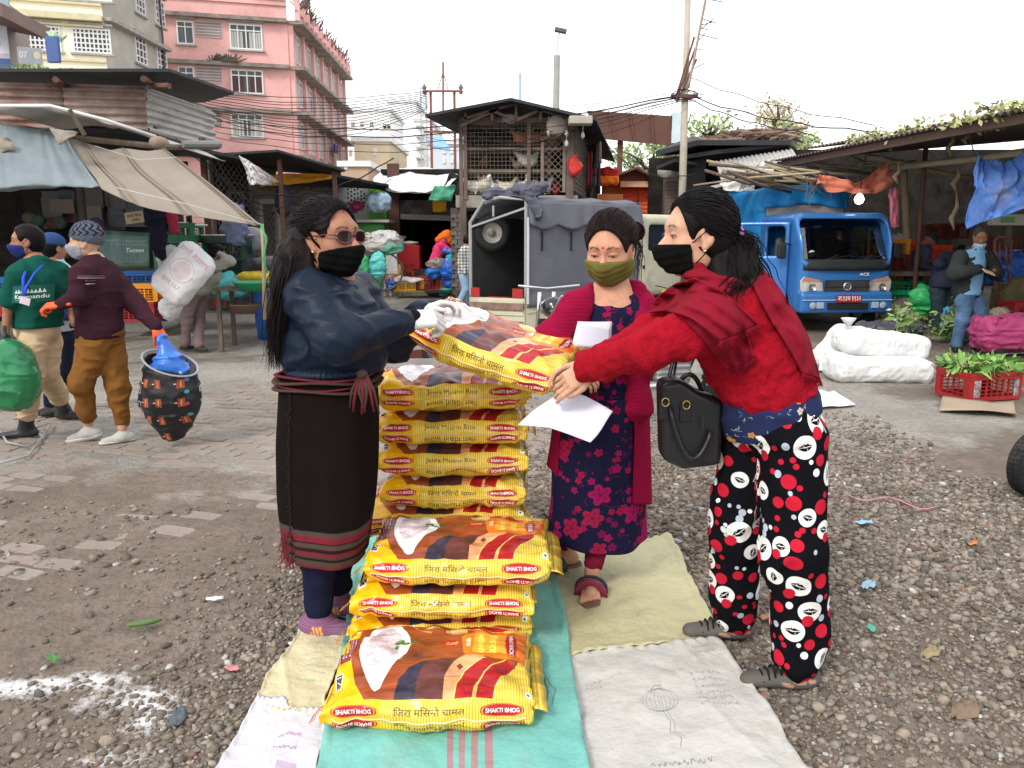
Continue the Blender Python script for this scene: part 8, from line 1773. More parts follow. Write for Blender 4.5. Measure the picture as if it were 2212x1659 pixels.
def walker_maroon():
 d=5.6;c=lambda X,Y,dd=0:at(X,Y,d+dd);g1,g2=gd(195,955),gd(262,958)
 J=dict(head=c(184,524),fwd=(-.93,-.33,0),neck=c(206,566),chest=c(210,612),pel=c(215,715),sha=c(180,592,-.16),ela=c(172,640,-.2),wra=c(130,658,-.28),shb=c(240,590,.12),elb=c(290,655,.06),wrb=c(338,708,-.05),hpa=c(200,750,-.06),kna=c(176,828,-.1),ana=V((g1.x+.0,g1.y,.14)),hpb=c(238,750,.06),knb=c(255,835,.02),anb=V((g2.x+.02,g2.y,.12)),fta=(-.96,-.2,0),ftb=(-.75,-.6,0),za=.035,zb=.01,tilta=-.03,handa=GV((-.95,-.2,-.1),(0,-.4,.9)),handb=GV((.55,-.1,-.8),(.7,-.4,.4)))
 OG=srgb(226,92,40);MR=fabric('maroon_jersey',(.040,.014,.022),var=.15);BR=fabric('brown_jogger',srgb(122,82,40),var=.14)
 look=dict(skin=SK2,g=.97,h=.012,hh=.007,hn=.007,hs=1.02,glove=dict(a=OG,b=OG),garments=[dict(k='top',name='long_sleeve_top',mat=MR,h=.011,th=.016,rc=.145,rp=.15,disp=folds(.010,5,4),hem=.05,nb=(-.02,-.02,.06)),dict(k='trousers',name='jogger_trousers',mat=BR,h=.011,rl=(.115,.082,.058),pr=(.165,.14,.13),len=.80,disp=folds(.012,7,6,(1,1,1.8)))],shoes=dict(mat=M('white_trainer',(.45,.44,.41),rough=.8,dirt=.5,dcol=(.25,.22,.18),ds=8),L=.13,h=.055,hh=.009,sole=M('sole_white',(.5,.48,.44))))
 t,R,hc,nk=person('man in maroon top and patterned knit cap with orange gloves',J,look,(g2.x,g2.y,0));
 s=SDF().ell((0,-.018,.045),(.094,.112,.105),.02);v,q=s.mesh(.007,disp=lambda P:.003*np.sin(P[:,2]*160)*np.sin(np.arctan2(P[:,0],P[:,1])*14),cut=[((0,.05,.018),(0,.25,-1))]);v2=v*1.02@R+np.array(hc[:])
 cc=np.where(((np.sin(np.arctan2(v[:,0],v[:,1])*13+np.sin(v[:,2]*120)*2)>.1)&(v[:,2]>.045))[:,None],np.array((.012,.013,.02)),np.array((.085,.095,.13)));link('knit_cap',npmesh('knit_cap',v2-np.array(t.location),q,col=cc),M('knit_cap',attr=True,rough=.95,bump=.5,bs=150,bdist=.003),t)
 mask_part(t,R,hc,1.02,M('grey_mask',srgb(140,144,154),rough=.8),hh=.008,back=.025)
 m=MB()
 for k,(x0,x1,y,h_)in enumerate(((168,226,596,2),(168,226,600.5,5),(186,206,606,3),(190,202,613,8))):
  a_,b_=c(x0,y,-.285),c(x1,y,-.215);mid=(a_+b_)/2+V((0,-.045,0));m=MB();m.tube([a_,mid,b_],.0023*h_,4,flat=.25);m.build('chest_print',M('chest_print',srgb(150,130,140)),t,smooth=1)
 b=thing('printed_sack','black printed sack with blue plastic lining carried by the man in maroon','sack',at(368,945,5.5),world=1);C_=at(368,870,5.5)
 cv=Canvas(512,512,(.010,.010,.012));rr=random.Random(2)
 for j in range(4):
  for i in(1,3,6):cv.rect(60+i*60-26,60+j*110-26,60+i*60-4,60+j*110+26,(.30,.03,.03));cv.rect(60+i*60+4,60+j*110-26,60+i*60+26,60+j*110+26,(.28,.06,.02));cv.line([(60+i*60-30,60+j*110),(60+i*60-44,60+j*110)],6,(.5,.5,.3));cv.ell(60+i*60,60+j*110,5,24,(.4,.3,.05))
 for j in range(3):cv.line([(20,90+j*120),(60,90+j*120),(60,160+j*120),(20,160+j*120),(20,90+j*120)],6,(.35,.35,.35))
 for j in range(6):cv.ell(460,60+j*70,16,11,rr.choice(((.05,.3,.3),(.4,.05,.1),(.1,.15,.5))))
 s=SDF().chain([at(368,790,5.5),at(368,865,5.5),at(372,915,5.5),at(374,935,5.5)],[.185,.205,.12,.03],.05,sq=((0,1,0),.75));s.ell(at(368,778,5.48),(.17,.125,.10),.01,op=-1)
 solid('sack_body',s,.011,M('printed_black',img=cv.image('sack_print'),rough=.4,spec=.4,bump=.2),b,disp=folds(.010,6,5),cut=[(at(368,784,5.49),(.35,-.35,1))],uvf=lambda v:np.stack([(v[:,0]-C_.x)/.42+.5,(v[:,2]-C_.z)/.62+.5],1))
 s=SDF().ell(at(366,800,5.48),(.15,.10,.10),.04).cap(at(352,732,5.5),at(362,785,5.47),.025,.10,.05);solid('blue_lining',s,.011,M('blue_poly',(.03,.14,.50),rough=.3,spec=.4,var=.3,vs=8),b,disp=folds(.02,6,8));m=MB();q=at(368,784,5.49)
 m.tube([q+V((.187*math.cos(a),.140*math.sin(a),.35*(.14*math.sin(a)-.187*math.cos(a))))for a in np.linspace(0,6.283,26)],.012,6,flat=.6,cap=0);m.build('rim',M('rim_grey',(.3,.3,.32)),b,smooth=1)
walker_maroon()
def bg_person(label,d,head,fwd,neck,chest,pel,arms,legs,look,gnd=None,lean=0):
 c=lambda q:at(q[0],q[1],d+(q[2]if len(q)>2 else 0));J=dict(head=c(head),fwd=fwd,neck=c(neck),chest=c(chest),pel=c(pel))
 for a,(s_,e_,w_)in zip('ab',arms):J['sh'+a],J['el'+a],J['wr'+a]=c(s_),c(e_),c(w_)
 zz=zg(d)if gnd is None else gnd
 for a,(h_,k_,n_,f_)in zip('ab',legs):J['hp'+a],J['kn'+a]=c(h_),c(k_);p=c(n_);J['an'+a]=V((p.x,p.y,zz+.09));J['ft'+a]=f_;J['z'+a]=zz
 look.setdefault('h',.016);look.setdefault('hh',.012);look.setdefault('hn',.012);look.setdefault('eyes',False);t,R,hc,nk=person(label,J,look,(J['pel'].x,J['pel'].y,zz));return t,R,hc,c
def others():
 SH=dict(mat=M('dark_shoe',(.04,.035,.03)),L=.14,h=.07,hh=.014)
 t,R,hc,c=bg_person('person in blue cap and white top with dark blue bag, between the two walkers',6.6,(116,536),(.5,.8,-.1),(118,566),(118,610),(126,700),(((98,590),(92,640),(98,690)),((140,590),(152,640),(150,680))),(((115,730),(112,790),(108,856),(-.6,-.7,0)),((138,730),(136,800),(130,880),(-.6,-.7,0))),dict(skin=SK1,g=.95,hs=.98,shoes=SH,garments=[dict(k='top',name='shirt',mat=fabric('pale_blue_shirt',(.42,.46,.52)),h=.015,disp=folds(.008,6,2)),dict(k='trousers',name='trousers',mat=fabric('dark_navy',(.012,.015,.028)),h=.015)]))
 v,q=SDF().ell((0,-.014,.045),(.092,.108,.085),.02).cap((0,.06,.035),(0,.15,.02),.045,.05,.02,sq=((0,0,1),.2)).mesh(.010,cut=[((0,.05,.020),(0,0,-1))]);v=v@R+np.array(hc[:]);link('cap',npmesh('cap',v-np.array(t.location),q),fabric('blue_cap',(.03,.06,.16)),t)
 simple_hair(t,R,hc,1,HAIR(),.006,.011);s=SDF().box(c((132,640,-.12)),(.13,.09,.2),.05);tag(solid('backpack',s,.015,fabric('bag_navy',(.02,.03,.10)),disp=folds(.01,5,2)),'dark blue pack on the back of the person in the blue cap','backpack')
 t,R,hc,c=bg_person('bent man in grey shirt carrying a white sack on his back',10.6,(470,548),(.85,.3,-.4),(462,566),(452,592),(428,628),(((466,575,-.15),(500,566,-.15),(475,548,-.1)),((450,570,.15),(490,560,.1),(470,545,.1))),(((415,645,-.1),(402,690,-.12),(400,742,-.1),(.7,.6,0)),((436,645,.1),(430,690,.08),(430,752,-.2),(.8,-.4,0))),dict(skin=SK1,g=.95,hs=1.0,shoes=dict(mat=M('dark_shoe',(.04,.035,.03)),L=.13,h=.05,hh=.016),garments=[dict(k='top',name='shirt',mat=fabric('grey_shirt',srgb(150,150,140)),h=.016,disp=folds(.014,5,2),rc=.15,rp=.14),dict(k='trousers',name='trousers',mat=fabric('mauve_trousers',srgb(122,104,104)),h=.016,rl=(.10,.08,.07),disp=folds(.012,6,3))]))
 simple_hair(t,R,hc,1,HAIR(),.010,.012)
 ws=thing('carried_sack','full white printed sack on the back of the bent man','sack',at(395,610,10.3),world=1);cv=Canvas(400,600,(.74,.73,.74));PK_=srgb(200,120,140)
 cv.text('डागरी नेपालाप',200,520,300,60,PK_);t_=np.linspace(0,2*math.pi,40);cv.line([(200+110*math.cos(a),340+110*math.sin(a))for a in t_],4,PK_);cv.ell(200,340,80,90,PK_,al=.25);cv.text('इनर 167',190,180,180,50,PK_);[cv.line([(40,120-k*12),(360,120-k*12)],3,PK_,.6)for k in range(4)];cv.line([(45,130),(45,500)],4,PK_,.6)
 A_,B_=at(432,552,10.15),at(362,632,10.1);ax=(B_-A_).normalized();ce=(A_+B_)/2;nx=V((0,-1,0));sx_=ax.cross(nx).normalized();RR=np.array([sx_[:],nx[:],ax[:]]).T
 s=SDF().box(ce,(.27,.15,.40),.14,.02,RR);solid('sack_body',s,.014,M('white_sack_print',img=cv.image('sack_pr'),rough=.6,bump=.3,bs=60,bdist=.004),ws,disp=lambda P:.012*fbm(P,9,2,4)+.006*vnoise(P,22,3),uvf=lambda v:np.stack([.5-((v-np.array(ce[:]))@np.array(sx_[:]))/.56*(1 if sx_.x<0 else-1),.5-((v-np.array(ce[:]))@np.array(ax[:]))/.82],1))
 t,R,hc,c=bg_person('person in pink jacket and orange scarf bending over blue bags',16.6,(966,509),(.7,.4,-.6),(958,522),(950,540),(938,572),(((955,530,-.12),(975,545,-.15),(988,548,-.2)),((948,528,.12),(940,550,.1),(950,560,0))),(((933,582,-.1),(934,605,-.1),(932,632,-.1),(.8,-.3,0)),((942,582,.1),(944,605,.08),(944,630,.1),(.8,.3,0))),dict(skin=SK1,g=.95,h=.02,shoes=SH,garments=[dict(k='top',name='jacket',mat=fabric('pink_jacket',srgb(214,62,112)),h=.018,disp=folds(.012,5,2)),dict(k='trousers',name='trousers',mat=fabric('purple_dark',(.03,.015,.03)),h=.02)]))
 s=SDF().chain([c((945,518)),c((955,512)),c((966,507)),c((972,518)),c((975,528))],[.06,.08,.10,.07,.04],.03);solid('head_scarf',s,.02,fabric('orange_scarf',srgb(236,112,40)),t,disp=folds(.01,6,1));simple_hair(t,R,hc,1,HAIR(),.006,.014)
 ck=Canvas(256,256,(.62,.62,.60));[ck.rect(i*32,0,i*32+14,256,(.02,.02,.025),.6)for i in range(8)];[ck.rect(0,i*32,256,i*32+14,(.02,.02,.025),.6)for i in range(8)]
 t,R,hc,c=bg_person('person in black and white checked shirt half hidden by the pickup',14.6,(1014,520),(.9,.3,-.4),(1008,532),(1006,552),(1004,588),(((1000,543,-.1),(996,568,-.1),(1004,590,-.2)),((1014,545,.1),(1020,570,.1),(1026,590,.1))),(((1002,600,-.08),(1006,625,-.1),(990,655,-.1),(-.9,-.3,0)),((1012,600,.08),(1018,630,.08),(1012,660,.1),(.9,0,0))),dict(skin=SK1,g=.95,h=.02,shoes=SH,garments=[dict(k='top',name='checked_shirt',mat=M('check',img=ck.image('check'),rough=.9),h=.018,uvf=lambda v:np.stack([v[:,0]*2.2,v[:,2]*2.2],1)),dict(k='trousers',name='jeans',mat=fabric('light_denim',srgb(140,168,196)),h=.018)]));simple_hair(t,R,hc,1,HAIR(),.01,.014)
 d=10.5;t,R,hc,c=bg_person('grey haired man in open dark jacket and jeans reading a paper',d,(2118,510),(-.30,-.92,-.45),(2110,538,.04),(2102,570,.04),(2092,632,.05),(((2074,556,-.02),(2060,592,-.05),(2118,581,-.30)),((2132,556,.06),(2152,590,.0),(2148,584,-.28))),(((2082,650),(2080,695,-.06),(2066,741,-.05),(-.5,-.85,0)),((2108,650,.05),(2116,690,.0),(2112,738,.05),(.2,-.98,0))),dict(skin=SK1,g=1.0,h=.014,hh=.009,hn=.010,hs=1.04,shoes=dict(mat=M('black_boot',(.015,.015,.016),rough=.5),L=.15,h=.09,hh=.013),garments=[dict(k='top',name='shirt',mat=fabric('sky_shirt',srgb(118,160,196)),h=.013,disp=folds(.006,6,2),rp=.14,hem=.03,short=True,ra=(.055,.045,.034)),dict(k='f',name='jacket',mat=fabric('charcoal_jacket',srgb(48,54,52),var=.2),h=.013,f=lambda s,J,R,hc:(s.chain([J['neck']+V((0,.03,-.04)),J['chest']+V((0,.04,0)),J['pel']+V((0,.04,.05))],[.13,.185,.19],.06),s.chain([J['sha'],J['ela'],lerp(J['ela'],J['wra'],.9)],[.105,.092,.074],.04),s.chain([J['shb'],J['elb'],lerp(J['elb'],J['wrb'],.8)],[.105,.092,.074],.04),s.cap(J['neck']+V((.02,-.10,.02)),J['pel']+V((.03,-.24,0)),.05,.12,.02,op=-1),s.cap(J['neck'],J['neck']+V((0,0,.2)),.07,.1,.02,op=-1)),disp=folds(.006,5,4),cut=[(at(2092,662,10.5),(0,0,-1))]),dict(k='trousers',name='jeans',mat=M('denim',srgb(70,96,126),rough=.9,var=.4,vs=4,bump=.3,bs=120,dirt=.3,dcol=srgb(120,140,160),ds=4),h=.013,rl=(.11,.09,.08),pr=(.165,.13,.12),disp=folds(.012,7,4))]));simple_hair(t,R,hc,1.04,HAIR((.05,.05,.052),'grey'),.009,.009)
 mask_part(t,R,hc-V((0,0,.055)),1.0,M('pale_mask',srgb(170,200,214)),hh=.010,loops=False,back=.03)
 m=MB();m.box(c((2136,588,-.38)),(.16,.09,.012),rot=(.5,.3,.2));tag(m.build('paper_slip',M('paper_buff',srgb(214,190,150))),'buff papers in the hands of the man in the dark jacket','paper')
 t,R,hc,c=bg_person('stooping person in dark quilted jacket, back turned, beside the man with the paper',11.8,(2075,546,.25),(.3,.6,-.7),(2066,554,.2),(2050,570,.1),(2036,612),(((2030,570,-.05),(2024,600,.15),(2020,615,.3)),((2075,570,.1),(2080,600,.3),(2080,620,.4))),(((2026,625),(2026,665),(2024,708,-.0),(.1,-.9,0)),((2046,625,.08),(2046,668,.08),(2042,712,0),(.3,-.9,0))),dict(skin=SK1,g=1.0,shoes=dict(mat=M('red_black_shoe',(.12,.02,.02)),L=.14,h=.06,hh=.014,sole=M('sole_white',(.5,.48,.44))),garments=[dict(k='top',name='quilted_jacket',mat=fabric('quilt',srgb(44,48,66),rough=.6),h=.015,th=.03,rc=.16,rp=.16,disp=lambda P:.012*np.abs(np.sin((P[:,0]+P[:,2])*48))*np.abs(np.sin((P[:,0]-P[:,2])*48))),dict(k='trousers',name='jeans',mat=fabric('dark_denim',srgb(46,58,66)),h=.015,rl=(.115,.09,.085),disp=folds(.012,6,3))]));simple_hair(t,R,hc,1,HAIR(),.01,.012)
 t,R,hc,c=bg_person('man in grey cap and padded coat bending over the vegetable table',13.2,(2010,516),(.75,-.3,-.6),(2000,532),(1990,552),(1972,596),(((2000,545,-.12),(1996,575,-.2),(2020,588,-.25)),((1985,545,.15),(2000,570,.1),(2024,582,.1))),(((1966,605,-.1),(1964,645,-.1),(1960,690,-.1),(.9,-.3,0)),((1980,605,.1),(1980,645,.1),(1978,690,.1),(.9,-.3,0))),dict(skin=SK1,g=1.0,shoes=SH,garments=[dict(k='top',name='padded_coat',mat=fabric('padded',srgb(74,76,96),rough=.6),h=.015,th=.025,disp=lambda P:.010*np.abs(np.sin(P[:,2]*40))),dict(k='trousers',name='trousers',mat=fabric('grey_trousers',srgb(104,108,116)),h=.016)]));v,q=SDF().ell((0,-.01,.045),(.09,.11,.075),.02).cap((0,.06,.035),(0,.14,.02),.04,.045,.02,sq=((0,0,1),.2)).mesh(.012);v=v@R+np.array(hc[:]);link('cap',npmesh('cap',v-np.array(t.location),q),fabric('grey_cap',(.04,.04,.045)),t)
others()
def dog(label,loc,rz,s,col,legcol=None,curl=True):
 t=thing('dog',label,'dog',loc,rz);col2=np.array(legcol or col);b=SDF()
 b.chain([(-.26,0,.44),(-.05,0,.43),(.20,0,.46)],[.10,.10,.125],.06,sq=((0,1,0),.85));b.chain([(.22,0,.50),(.34,0,.62)],[.095,.07],.05);b.ell((.39,0,.66),(.085,.065,.065),.03);b.cap((.42,0,.645),(.52,0,.62),.042,.026,.03)
 for y in(-1,1):
  b.cap((.36,y*.045,.70),(.345,y*.06,.765),.022,.008,.01);b.chain([(.20,y*.07,.40),(.21,y*.07,.22),(.20,y*.07,.03)],[.050,.030,.024],.03);b.cap((.2,y*.07,.025),(.25,y*.07,.02),.025,.022,.015)
  b.chain([(-.25,y*.07,.42),(-.19,y*.075,.30),(-.30,y*.075,.17),(-.27,y*.075,.03)],[.075,.048,.026,.022],.03);b.cap((-.27,y*.075,.025),(-.22,y*.075,.02),.025,.021,.015)
 b.chain([(-.34,0,.48),(-.42,0,.60),(-.38,0,.70),(-.30,0,.68)]if curl else[(-.34,0,.46),(-.46,0,.38)],[.03,.045,.04,.025]if curl else[.03,.02],.03)
 solid('body',b,.012,M('fur',attr=True,rough=.95,var=.25,vs=14,bump=.5,bs=70),t,disp=lambda P:.006*vnoise(P,30,2),colf=lambda v:np.where(((v[:,2]<.30)|(vnoise(v,4,3)>.35))[:,None],col2,np.array(col)))
 for y in(-1,1):m=MB();m.lathe([(.001,-.009),(.009,0),(.001,.009)],(.445,y*.032,.675),n=8);m.build('eye',M('eye_dark',(.035,.025,.02)),t,smooth=1)
 m=MB();m.lathe([(.001,-.012),(.014,0),(.001,.012)],(.545,0,.628),n=8);m.build('nose',M('nose_black',(.01,.01,.01)),t,smooth=1);t.scale=(s,)*3
def onground(X,Y,d):p=at(X,Y,d);return V((p.x,p.y,zg(d)))
dog('tan and white dog turned away near the yellow crate',onground(850,625,16.6),D2R(70),.9,srgb(190,140,96),(.55,.5,.44));dog('reddish brown dog facing the camera in front of the red counter',onground(877,605,17.6),D2R(-110),.85,srgb(140,78,44));dog('white dog behind the tan one',onground(842,600,17.3),D2R(120),.85,(.6,.58,.54),curl=False)
# VEHICLES
def wheel(parent,c,r,w,axis,rim=(.3,.3,.3),seg=32,mats=None):
 TY=M('tyre_rubber',(.018,.018,.018),rough=.85,var=.3,vs=8,bump=.4,bs=50,dirt=.35,dcol=(.09,.08,.07),ds=5);m=MB();Rm=V((0,0,1)).rotation_difference(V(axis)).to_matrix()
 m.lathe([(r*.58,-w*.42),(r*.80,-w*.5),(r*.95,-w*.46),(r,-w*.30),(r,w*.30),(r*.95,w*.46),(r*.80,w*.5),(r*.58,w*.42)],c,R=Rm,n=seg);ty=m.build('tyre',TY,parent,smooth=1,uvmap=0)
 m=MB()
 for k in range(seg):
  a=2*math.pi*k/seg
  for s_ in(-1,1):p=V(c)+Rm@V((r*1.004*math.cos(a+.06*s_),r*1.004*math.sin(a+.06*s_),s_*w*.2));m.box(p,(r*.035,r*.12,w*.34),rot=Rm@Matrix.Rotation(a,3,'Z'))
 m.build('tread',TY,ty,uvmap=0)['kind']='stuff'
 m=MB();m.lathe([(r*.60,-w*.40),(r*.57,-w*.30),(r*.50,-w*.28),(r*.34,-w*.10),(r*.2,-w*.12),(r*.18,-w*.30),(.001,-w*.32)],c,R=Rm,n=24);m.lathe([(r*.60,w*.40),(r*.57,w*.30),(r*.50,w*.28),(r*.34,w*.10),(r*.2,w*.12),(r*.18,w*.30),(.001,w*.32)],c,R=Rm,n=24)
 m.build('rim',M('rim_%.2f'%rim[0],rim,rough=.5,metal=.4,var=.2,dirt=.3,dcol=(.12,.10,.08)),parent,smooth=1,uvmap=0)
def blue_truck():
 """local frame: +x forward, y left, z up; front axle at origin"""
 d=12.55;F0=at(1815,640,12.0);rz=D2R(-84);t=thing('mini_truck','blue mini truck with blue tarpaulin cover parked facing the camera','truck',(F0.x,F0.y+.62,zg(12.4)),rz)
 BL=M('blue_car_paint',(.035,.155,.42),rough=.32,var=.08,vs=1.2,bump=0,coat=.5,metal=.2,dirt=.22,dcol=(.12,.14,.16));BK=M('black_plastic',(.02,.022,.025),rough=.5);GL=glassmat('cab_glass',(.45,.55,.6),.55)
 s=SDF();s.box((-.16,0,1.08),(.80,.76,.78),.14,.02);
 v0=[]
 def sh(P):
  x,y,z=P[:,0],P[:,1],P[:,2];return np.clip(z-1.02,0,2)*.0
 s.box((1.02,0,1.62),(.46,1.2,.60),.02,.06,np.array(Euler((0,D2R(-31),0)).to_matrix()).tolist(),op=-1)
 s.box((-.18,0,1.26),(.70,.70,.50),.10,.02,op=-1)
 s.box((.50,0,1.405),(.40,.690,.325),.09,.02,np.array(Euler((0,D2R(-31),0)).to_matrix()).tolist(),op=-1)
 for sy in(-1,1):s.box((-.22,sy*.76,1.40),(.42,.2,.25),.08,.02,op=-1);s.cap((0,sy*.5,.30),(0,sy*1.0,.30),.36,.36,.02,op=-1)
 s.box((-1.0,0,1.5),(.2,.5,.18),.04,.01,op=-1)
 s.box((.60,0,.46),(.12,.74,.17),.05,.03)
 solid('cab',s,.017,BL,t,cut=[((0,0,.26),(0,0,-1))],it=2)
 def fp(y0,z0,y1,z1,x,nm,mat,th=.015,r=.0,parent=t):
  m=MB();m.box((x,(y0+y1)/2,(z0+z1)/2),(th,abs(y1-y0),abs(z1-z0)));return m.build(nm,mat,parent,bevel=min(.008,th*.4))
 WX=lambda z:.655-max(0,z-1.06)*.57
 m=MB();z0,z1=1.10,1.75;m.grid(lambda u,v:(WX(lerp(z0,z1,v))-.012-.05*abs(2*u-1)**4,(u-.5)*1.43,lerp(z0,z1,v)),20,8);m.build('windscreen',GL,t,smooth=1)
 m=MB();m.grid(lambda u,v:(WX(lerp(.96,1.13,v))+.022-.06*abs(2*u-1)**4,(u-.5)*1.38,lerp(.96,1.13,v)),20,3);m.build('cowl',BK,t,smooth=1,solid=.02)
 for y in(-.55,.55):
  for k in range(4):m=MB();m.box((.672-.006*k-.02,y,1.045+.018*k),(.01,.16,.006));m.build('cowl_vent',M('vent_grey',(.06,.065,.07)),t)
 for y0,y1 in((.18,.44),(-.42,-.12)):m=MB();m.beam((WX(1.10)+.02,y0,1.10),(WX(1.20)-.01,y1-.25*(y0<0)*0,1.20),.014,.012);m.beam((WX(1.15),lerp(y0,y1,.3),1.13),(WX(1.2)-.01,y1+.18,1.19),.010,.012);m.build('wiper',BK,t)
 for y in(-.36,.34):s=SDF().box((-.42,y,.95),(.20,.24,.09),.05).box((-.60,y,1.22),(.08,.23,.26),.06);solid('seat',s,.03,M('seat_grey',(.10,.10,.10)),t)
 m=MB();m.box((.30,0,1.0),(.34,1.30,.16));m.build('dashboard',BK,t,bevel=.03)
 m=MB();Rw=Euler((0,D2R(-50),0)).to_matrix();m.tube([V((.02,.36,1.18))+Rw@V((.17*math.cos(a),.17*math.sin(a),0))for a in np.linspace(0,6.283,24)],.013,6,cap=0);m.build('steering_wheel',BK,t,smooth=1)
 s=SDF().ell((.38,.02,1.11),(.05,.14,.035),.02);solid('dash_cloth',s,.012,M('dash_pink',(.55,.02,.10)),t,disp=folds(.01,9,1));s=SDF().ell((.42,.14,1.10),(.05,.10,.03),.02);solid('dash_cloth',s,.012,M('dash_lime',(.50,.55,.05)),t)
 m=MB();m.box((.22,.05,1.60),(.02,.22,.06));m.build('mirror_inside',BK,t);m=MB();m.tube([(.25,.05,1.57),(.27,.04,1.46),(.27,.06,1.36)],.012,6);m.lathe([(0,-.04),(.03,0),(0,.04)],(.27,.05,1.46),n=8);m.build('hanging_charm',M('charm',(.5,.45,.4)),t,smooth=1)
 m=MB();m.lathe([(0,0),(.055,.0),(.055,.004),(0,.004)],(WX(1.22)-.045,-.52,1.22),'x',16);m.build('round_sticker',M('sticker',(.5,.65,.5)),t);m=MB();m.prism([(-.05,0),(.05,0),(0,.11)],(WX(1.56)-.04,.55,1.50),(0,1,0),(-.4,0,1),.003);m.build('screen_sticker',M('sticker_blue',(.2,.6,.75)),t)
 m=MB();m.box((WX(1.64)-.05,-.34,1.64),(.004,.12,.04));m.build('screen_sticker',M('sticker_white',(.7,.75,.7)),t)
 for sy in(-1,1):
  X,Y=(0,1,0),(-.05,0,1);pl=[(sy*.36,.58),(sy*.70,.61),(sy*.725,.68),(sy*.73,.80),(sy*.67,.87),(sy*.44,.82),(sy*.37,.77)]
  pl=pl if sy>0 else pl[::-1]
  m=MB();m.prism(pl,(.655,0,0),X,Y,.026);h=m.build('headlight',M('lamp_glass',(.42,.40,.36),rough=.12,var=.25,vs=9,spec=.6,bump=0,coat=.6),t,bevel=.01)
  m=MB();m.lathe([(.02,.0),(.055,.012),(.06,.016)],(.684,sy*.56,.70),'x',18);m.build('reflector',M('chrome',(.6,.6,.6),metal=.9,rough=.2),h,smooth=1);pl2=[(sy*.39,.78),(sy*.44,.815),(sy*.66,.86),(sy*.71,.80),(sy*.60,.78)];pl2=pl2 if sy>0 else pl2[::-1]
  m=MB();m.prism(pl2,(.681,0,0),X,Y,.006);m.build('indicator',M('amber_dull',(.40,.20,.12),rough=.2),h)
  m=MB();m.lathe([(0,.01),(.04,.012),(.055,0)],(.752,sy*.56,.42),'x',16);m.build('fog_lamp',M('fog',(.30,.36,.44),rough=.2),t,smooth=1)
  m=MB();m.box((.738,sy*.44,.42),(.02,.12,.10));m.build('bumper_recess',M('recess',(.30,.38,.5)),t,bevel=.02)
 fp(-.355,.60,.355,.81,.672,'grille',M('grille_black',(.015,.015,.017),rough=.6),.02)
 m=MB()
 for i in range(34):
  y=-.34+.0206*i
  for s_ in(-1,1):m.beam((.686,y,.615),(.686,y+s_*.08,.795),.004,.004)
 m.build('grille_mesh',M('grille_grey',(.07,.07,.075)),t)['kind']='stuff';fp(-.355,.698,.355,.716,.688,'grille_bar',BK,.012);fp(-.33,.355,.33,.46,.742,'lower_grille',M('grille_black',(.015,.015,.017)),.012)
 m=MB();m.lathe([(.045,0),(.060,.008),(.068,0)],(.694,0,.71),'x',24);CH=M('chrome',(.6,.6,.6));m.build('badge_ring',CH,t,smooth=1);m=MB();m.box((.698,0,.728),(.010,.075,.014));m.box((.698,0,.692),(.010,.014,.062));m.build('badge_letter',CH,t)
 def letters(txt,y,z,x,w_,h_,mat,nm):
  cu=bpy.data.curves.new('t','FONT');cu.body=txt;cu.extrude=.02;cu.align_x='CENTER';o=bpy.data.objects.new('t',cu);COL.objects.link(o);bpy.context.view_layer.update();me=bpy.data.meshes.new_from_object(o.evaluated_get(bpy.context.evaluated_depsgraph_get()));bpy.data.objects.remove(o)
  P=np.array([v_.co[:]for v_ in me.vertices]);mn,mx=P.min(0),P.max(0);Q=(P-(mn+mx)/2)/(mx-mn);out=np.stack([x+Q[:,2]*.006,y+Q[:,0]*w_,z+Q[:,1]*h_],1);me.vertices.foreach_set('co',out.astype(np.float32).ravel());me.update();me.materials.clear();link(nm,me,mat,t)
 letters('ACE',.27,.90,.668,.15,.045,M('plate_white',(.8,.8,.8),bump=0),'badge_lettering')
 pl=fp(-.20,.465,.20,.585,.762,'number_plate',M('plate_red',(.30,.015,.025),rough=.4),.014);letters('बा.१३च ११३२',0,.525,.772,.36,.075,M('plate_white',(.8,.8,.8),bump=0),'plate_lettering')
 m=MB();m.box((.725,0,.50),(.03,1.44,.018));m.build('bumper_trim',M('trim_blue',(.28,.42,.6),rough=.3),t,bevel=.006)
 for sy in(-1,1):m=MB();m.tube([(.30,sy*.74,1.36),(.38,sy*.90,1.38)],.012,6);m.build('mirror_arm',BK,t);s=SDF().box((.38,sy*.94,1.26),(.035,.075,.12),.03);solid('wing_mirror',s,.015,BK,t)
 side=1 if(Euler((0,0,rz)).to_matrix()@V((0,1,0))).x<0 else-1
 dr=bpy.data.objects.new('door',None);hng=V((.28,side*.77,0));Rd=Matrix.Rotation(side*D2R(-62)*-1,3,'Z')
 s=SDF().box((-.42,0,1.10),(.42,.03,.62),.03,.02);s.box((-.40,0,1.42),(.33,.2,.24),.08,.01,op=-1);v,q=s.mesh(.016);v=smooth_mesh(v,q,1);v=v@np.array(Matrix.Rotation(-side*D2R(58),3,'Z').inverted())+np.array(hng[:]);link('door',npmesh('door',v,q),BL,t)
 m=MB();m.box((-1.95,0,.72),(2.0,1.46,.42));m.build('load_bed',BL,t,bevel=.02)
 TB=M('blue_canvas',srgb(28,118,176),rough=.6,var=.16,vs=3,bump=.4,bs=30,bdist=.01)
 s=SDF().box((-1.95,0,1.52),(1.06,.76,.80),.10,.03);solid('tarpaulin_cover',s,.024,TB,t,disp=folds(.016,4,6,(1,1,.6)))
 m=MB();m.grid(lambda u,v:(-.86+.03*math.sin(u*24)*v+.05*v,(u-.5)*1.50,2.32+.05*math.sin(math.pi*u)-.34*v-.02*math.sin(u*9)*v),40,8);m.build('tarpaulin_flap',TB,t,smooth=1,solid=.012)
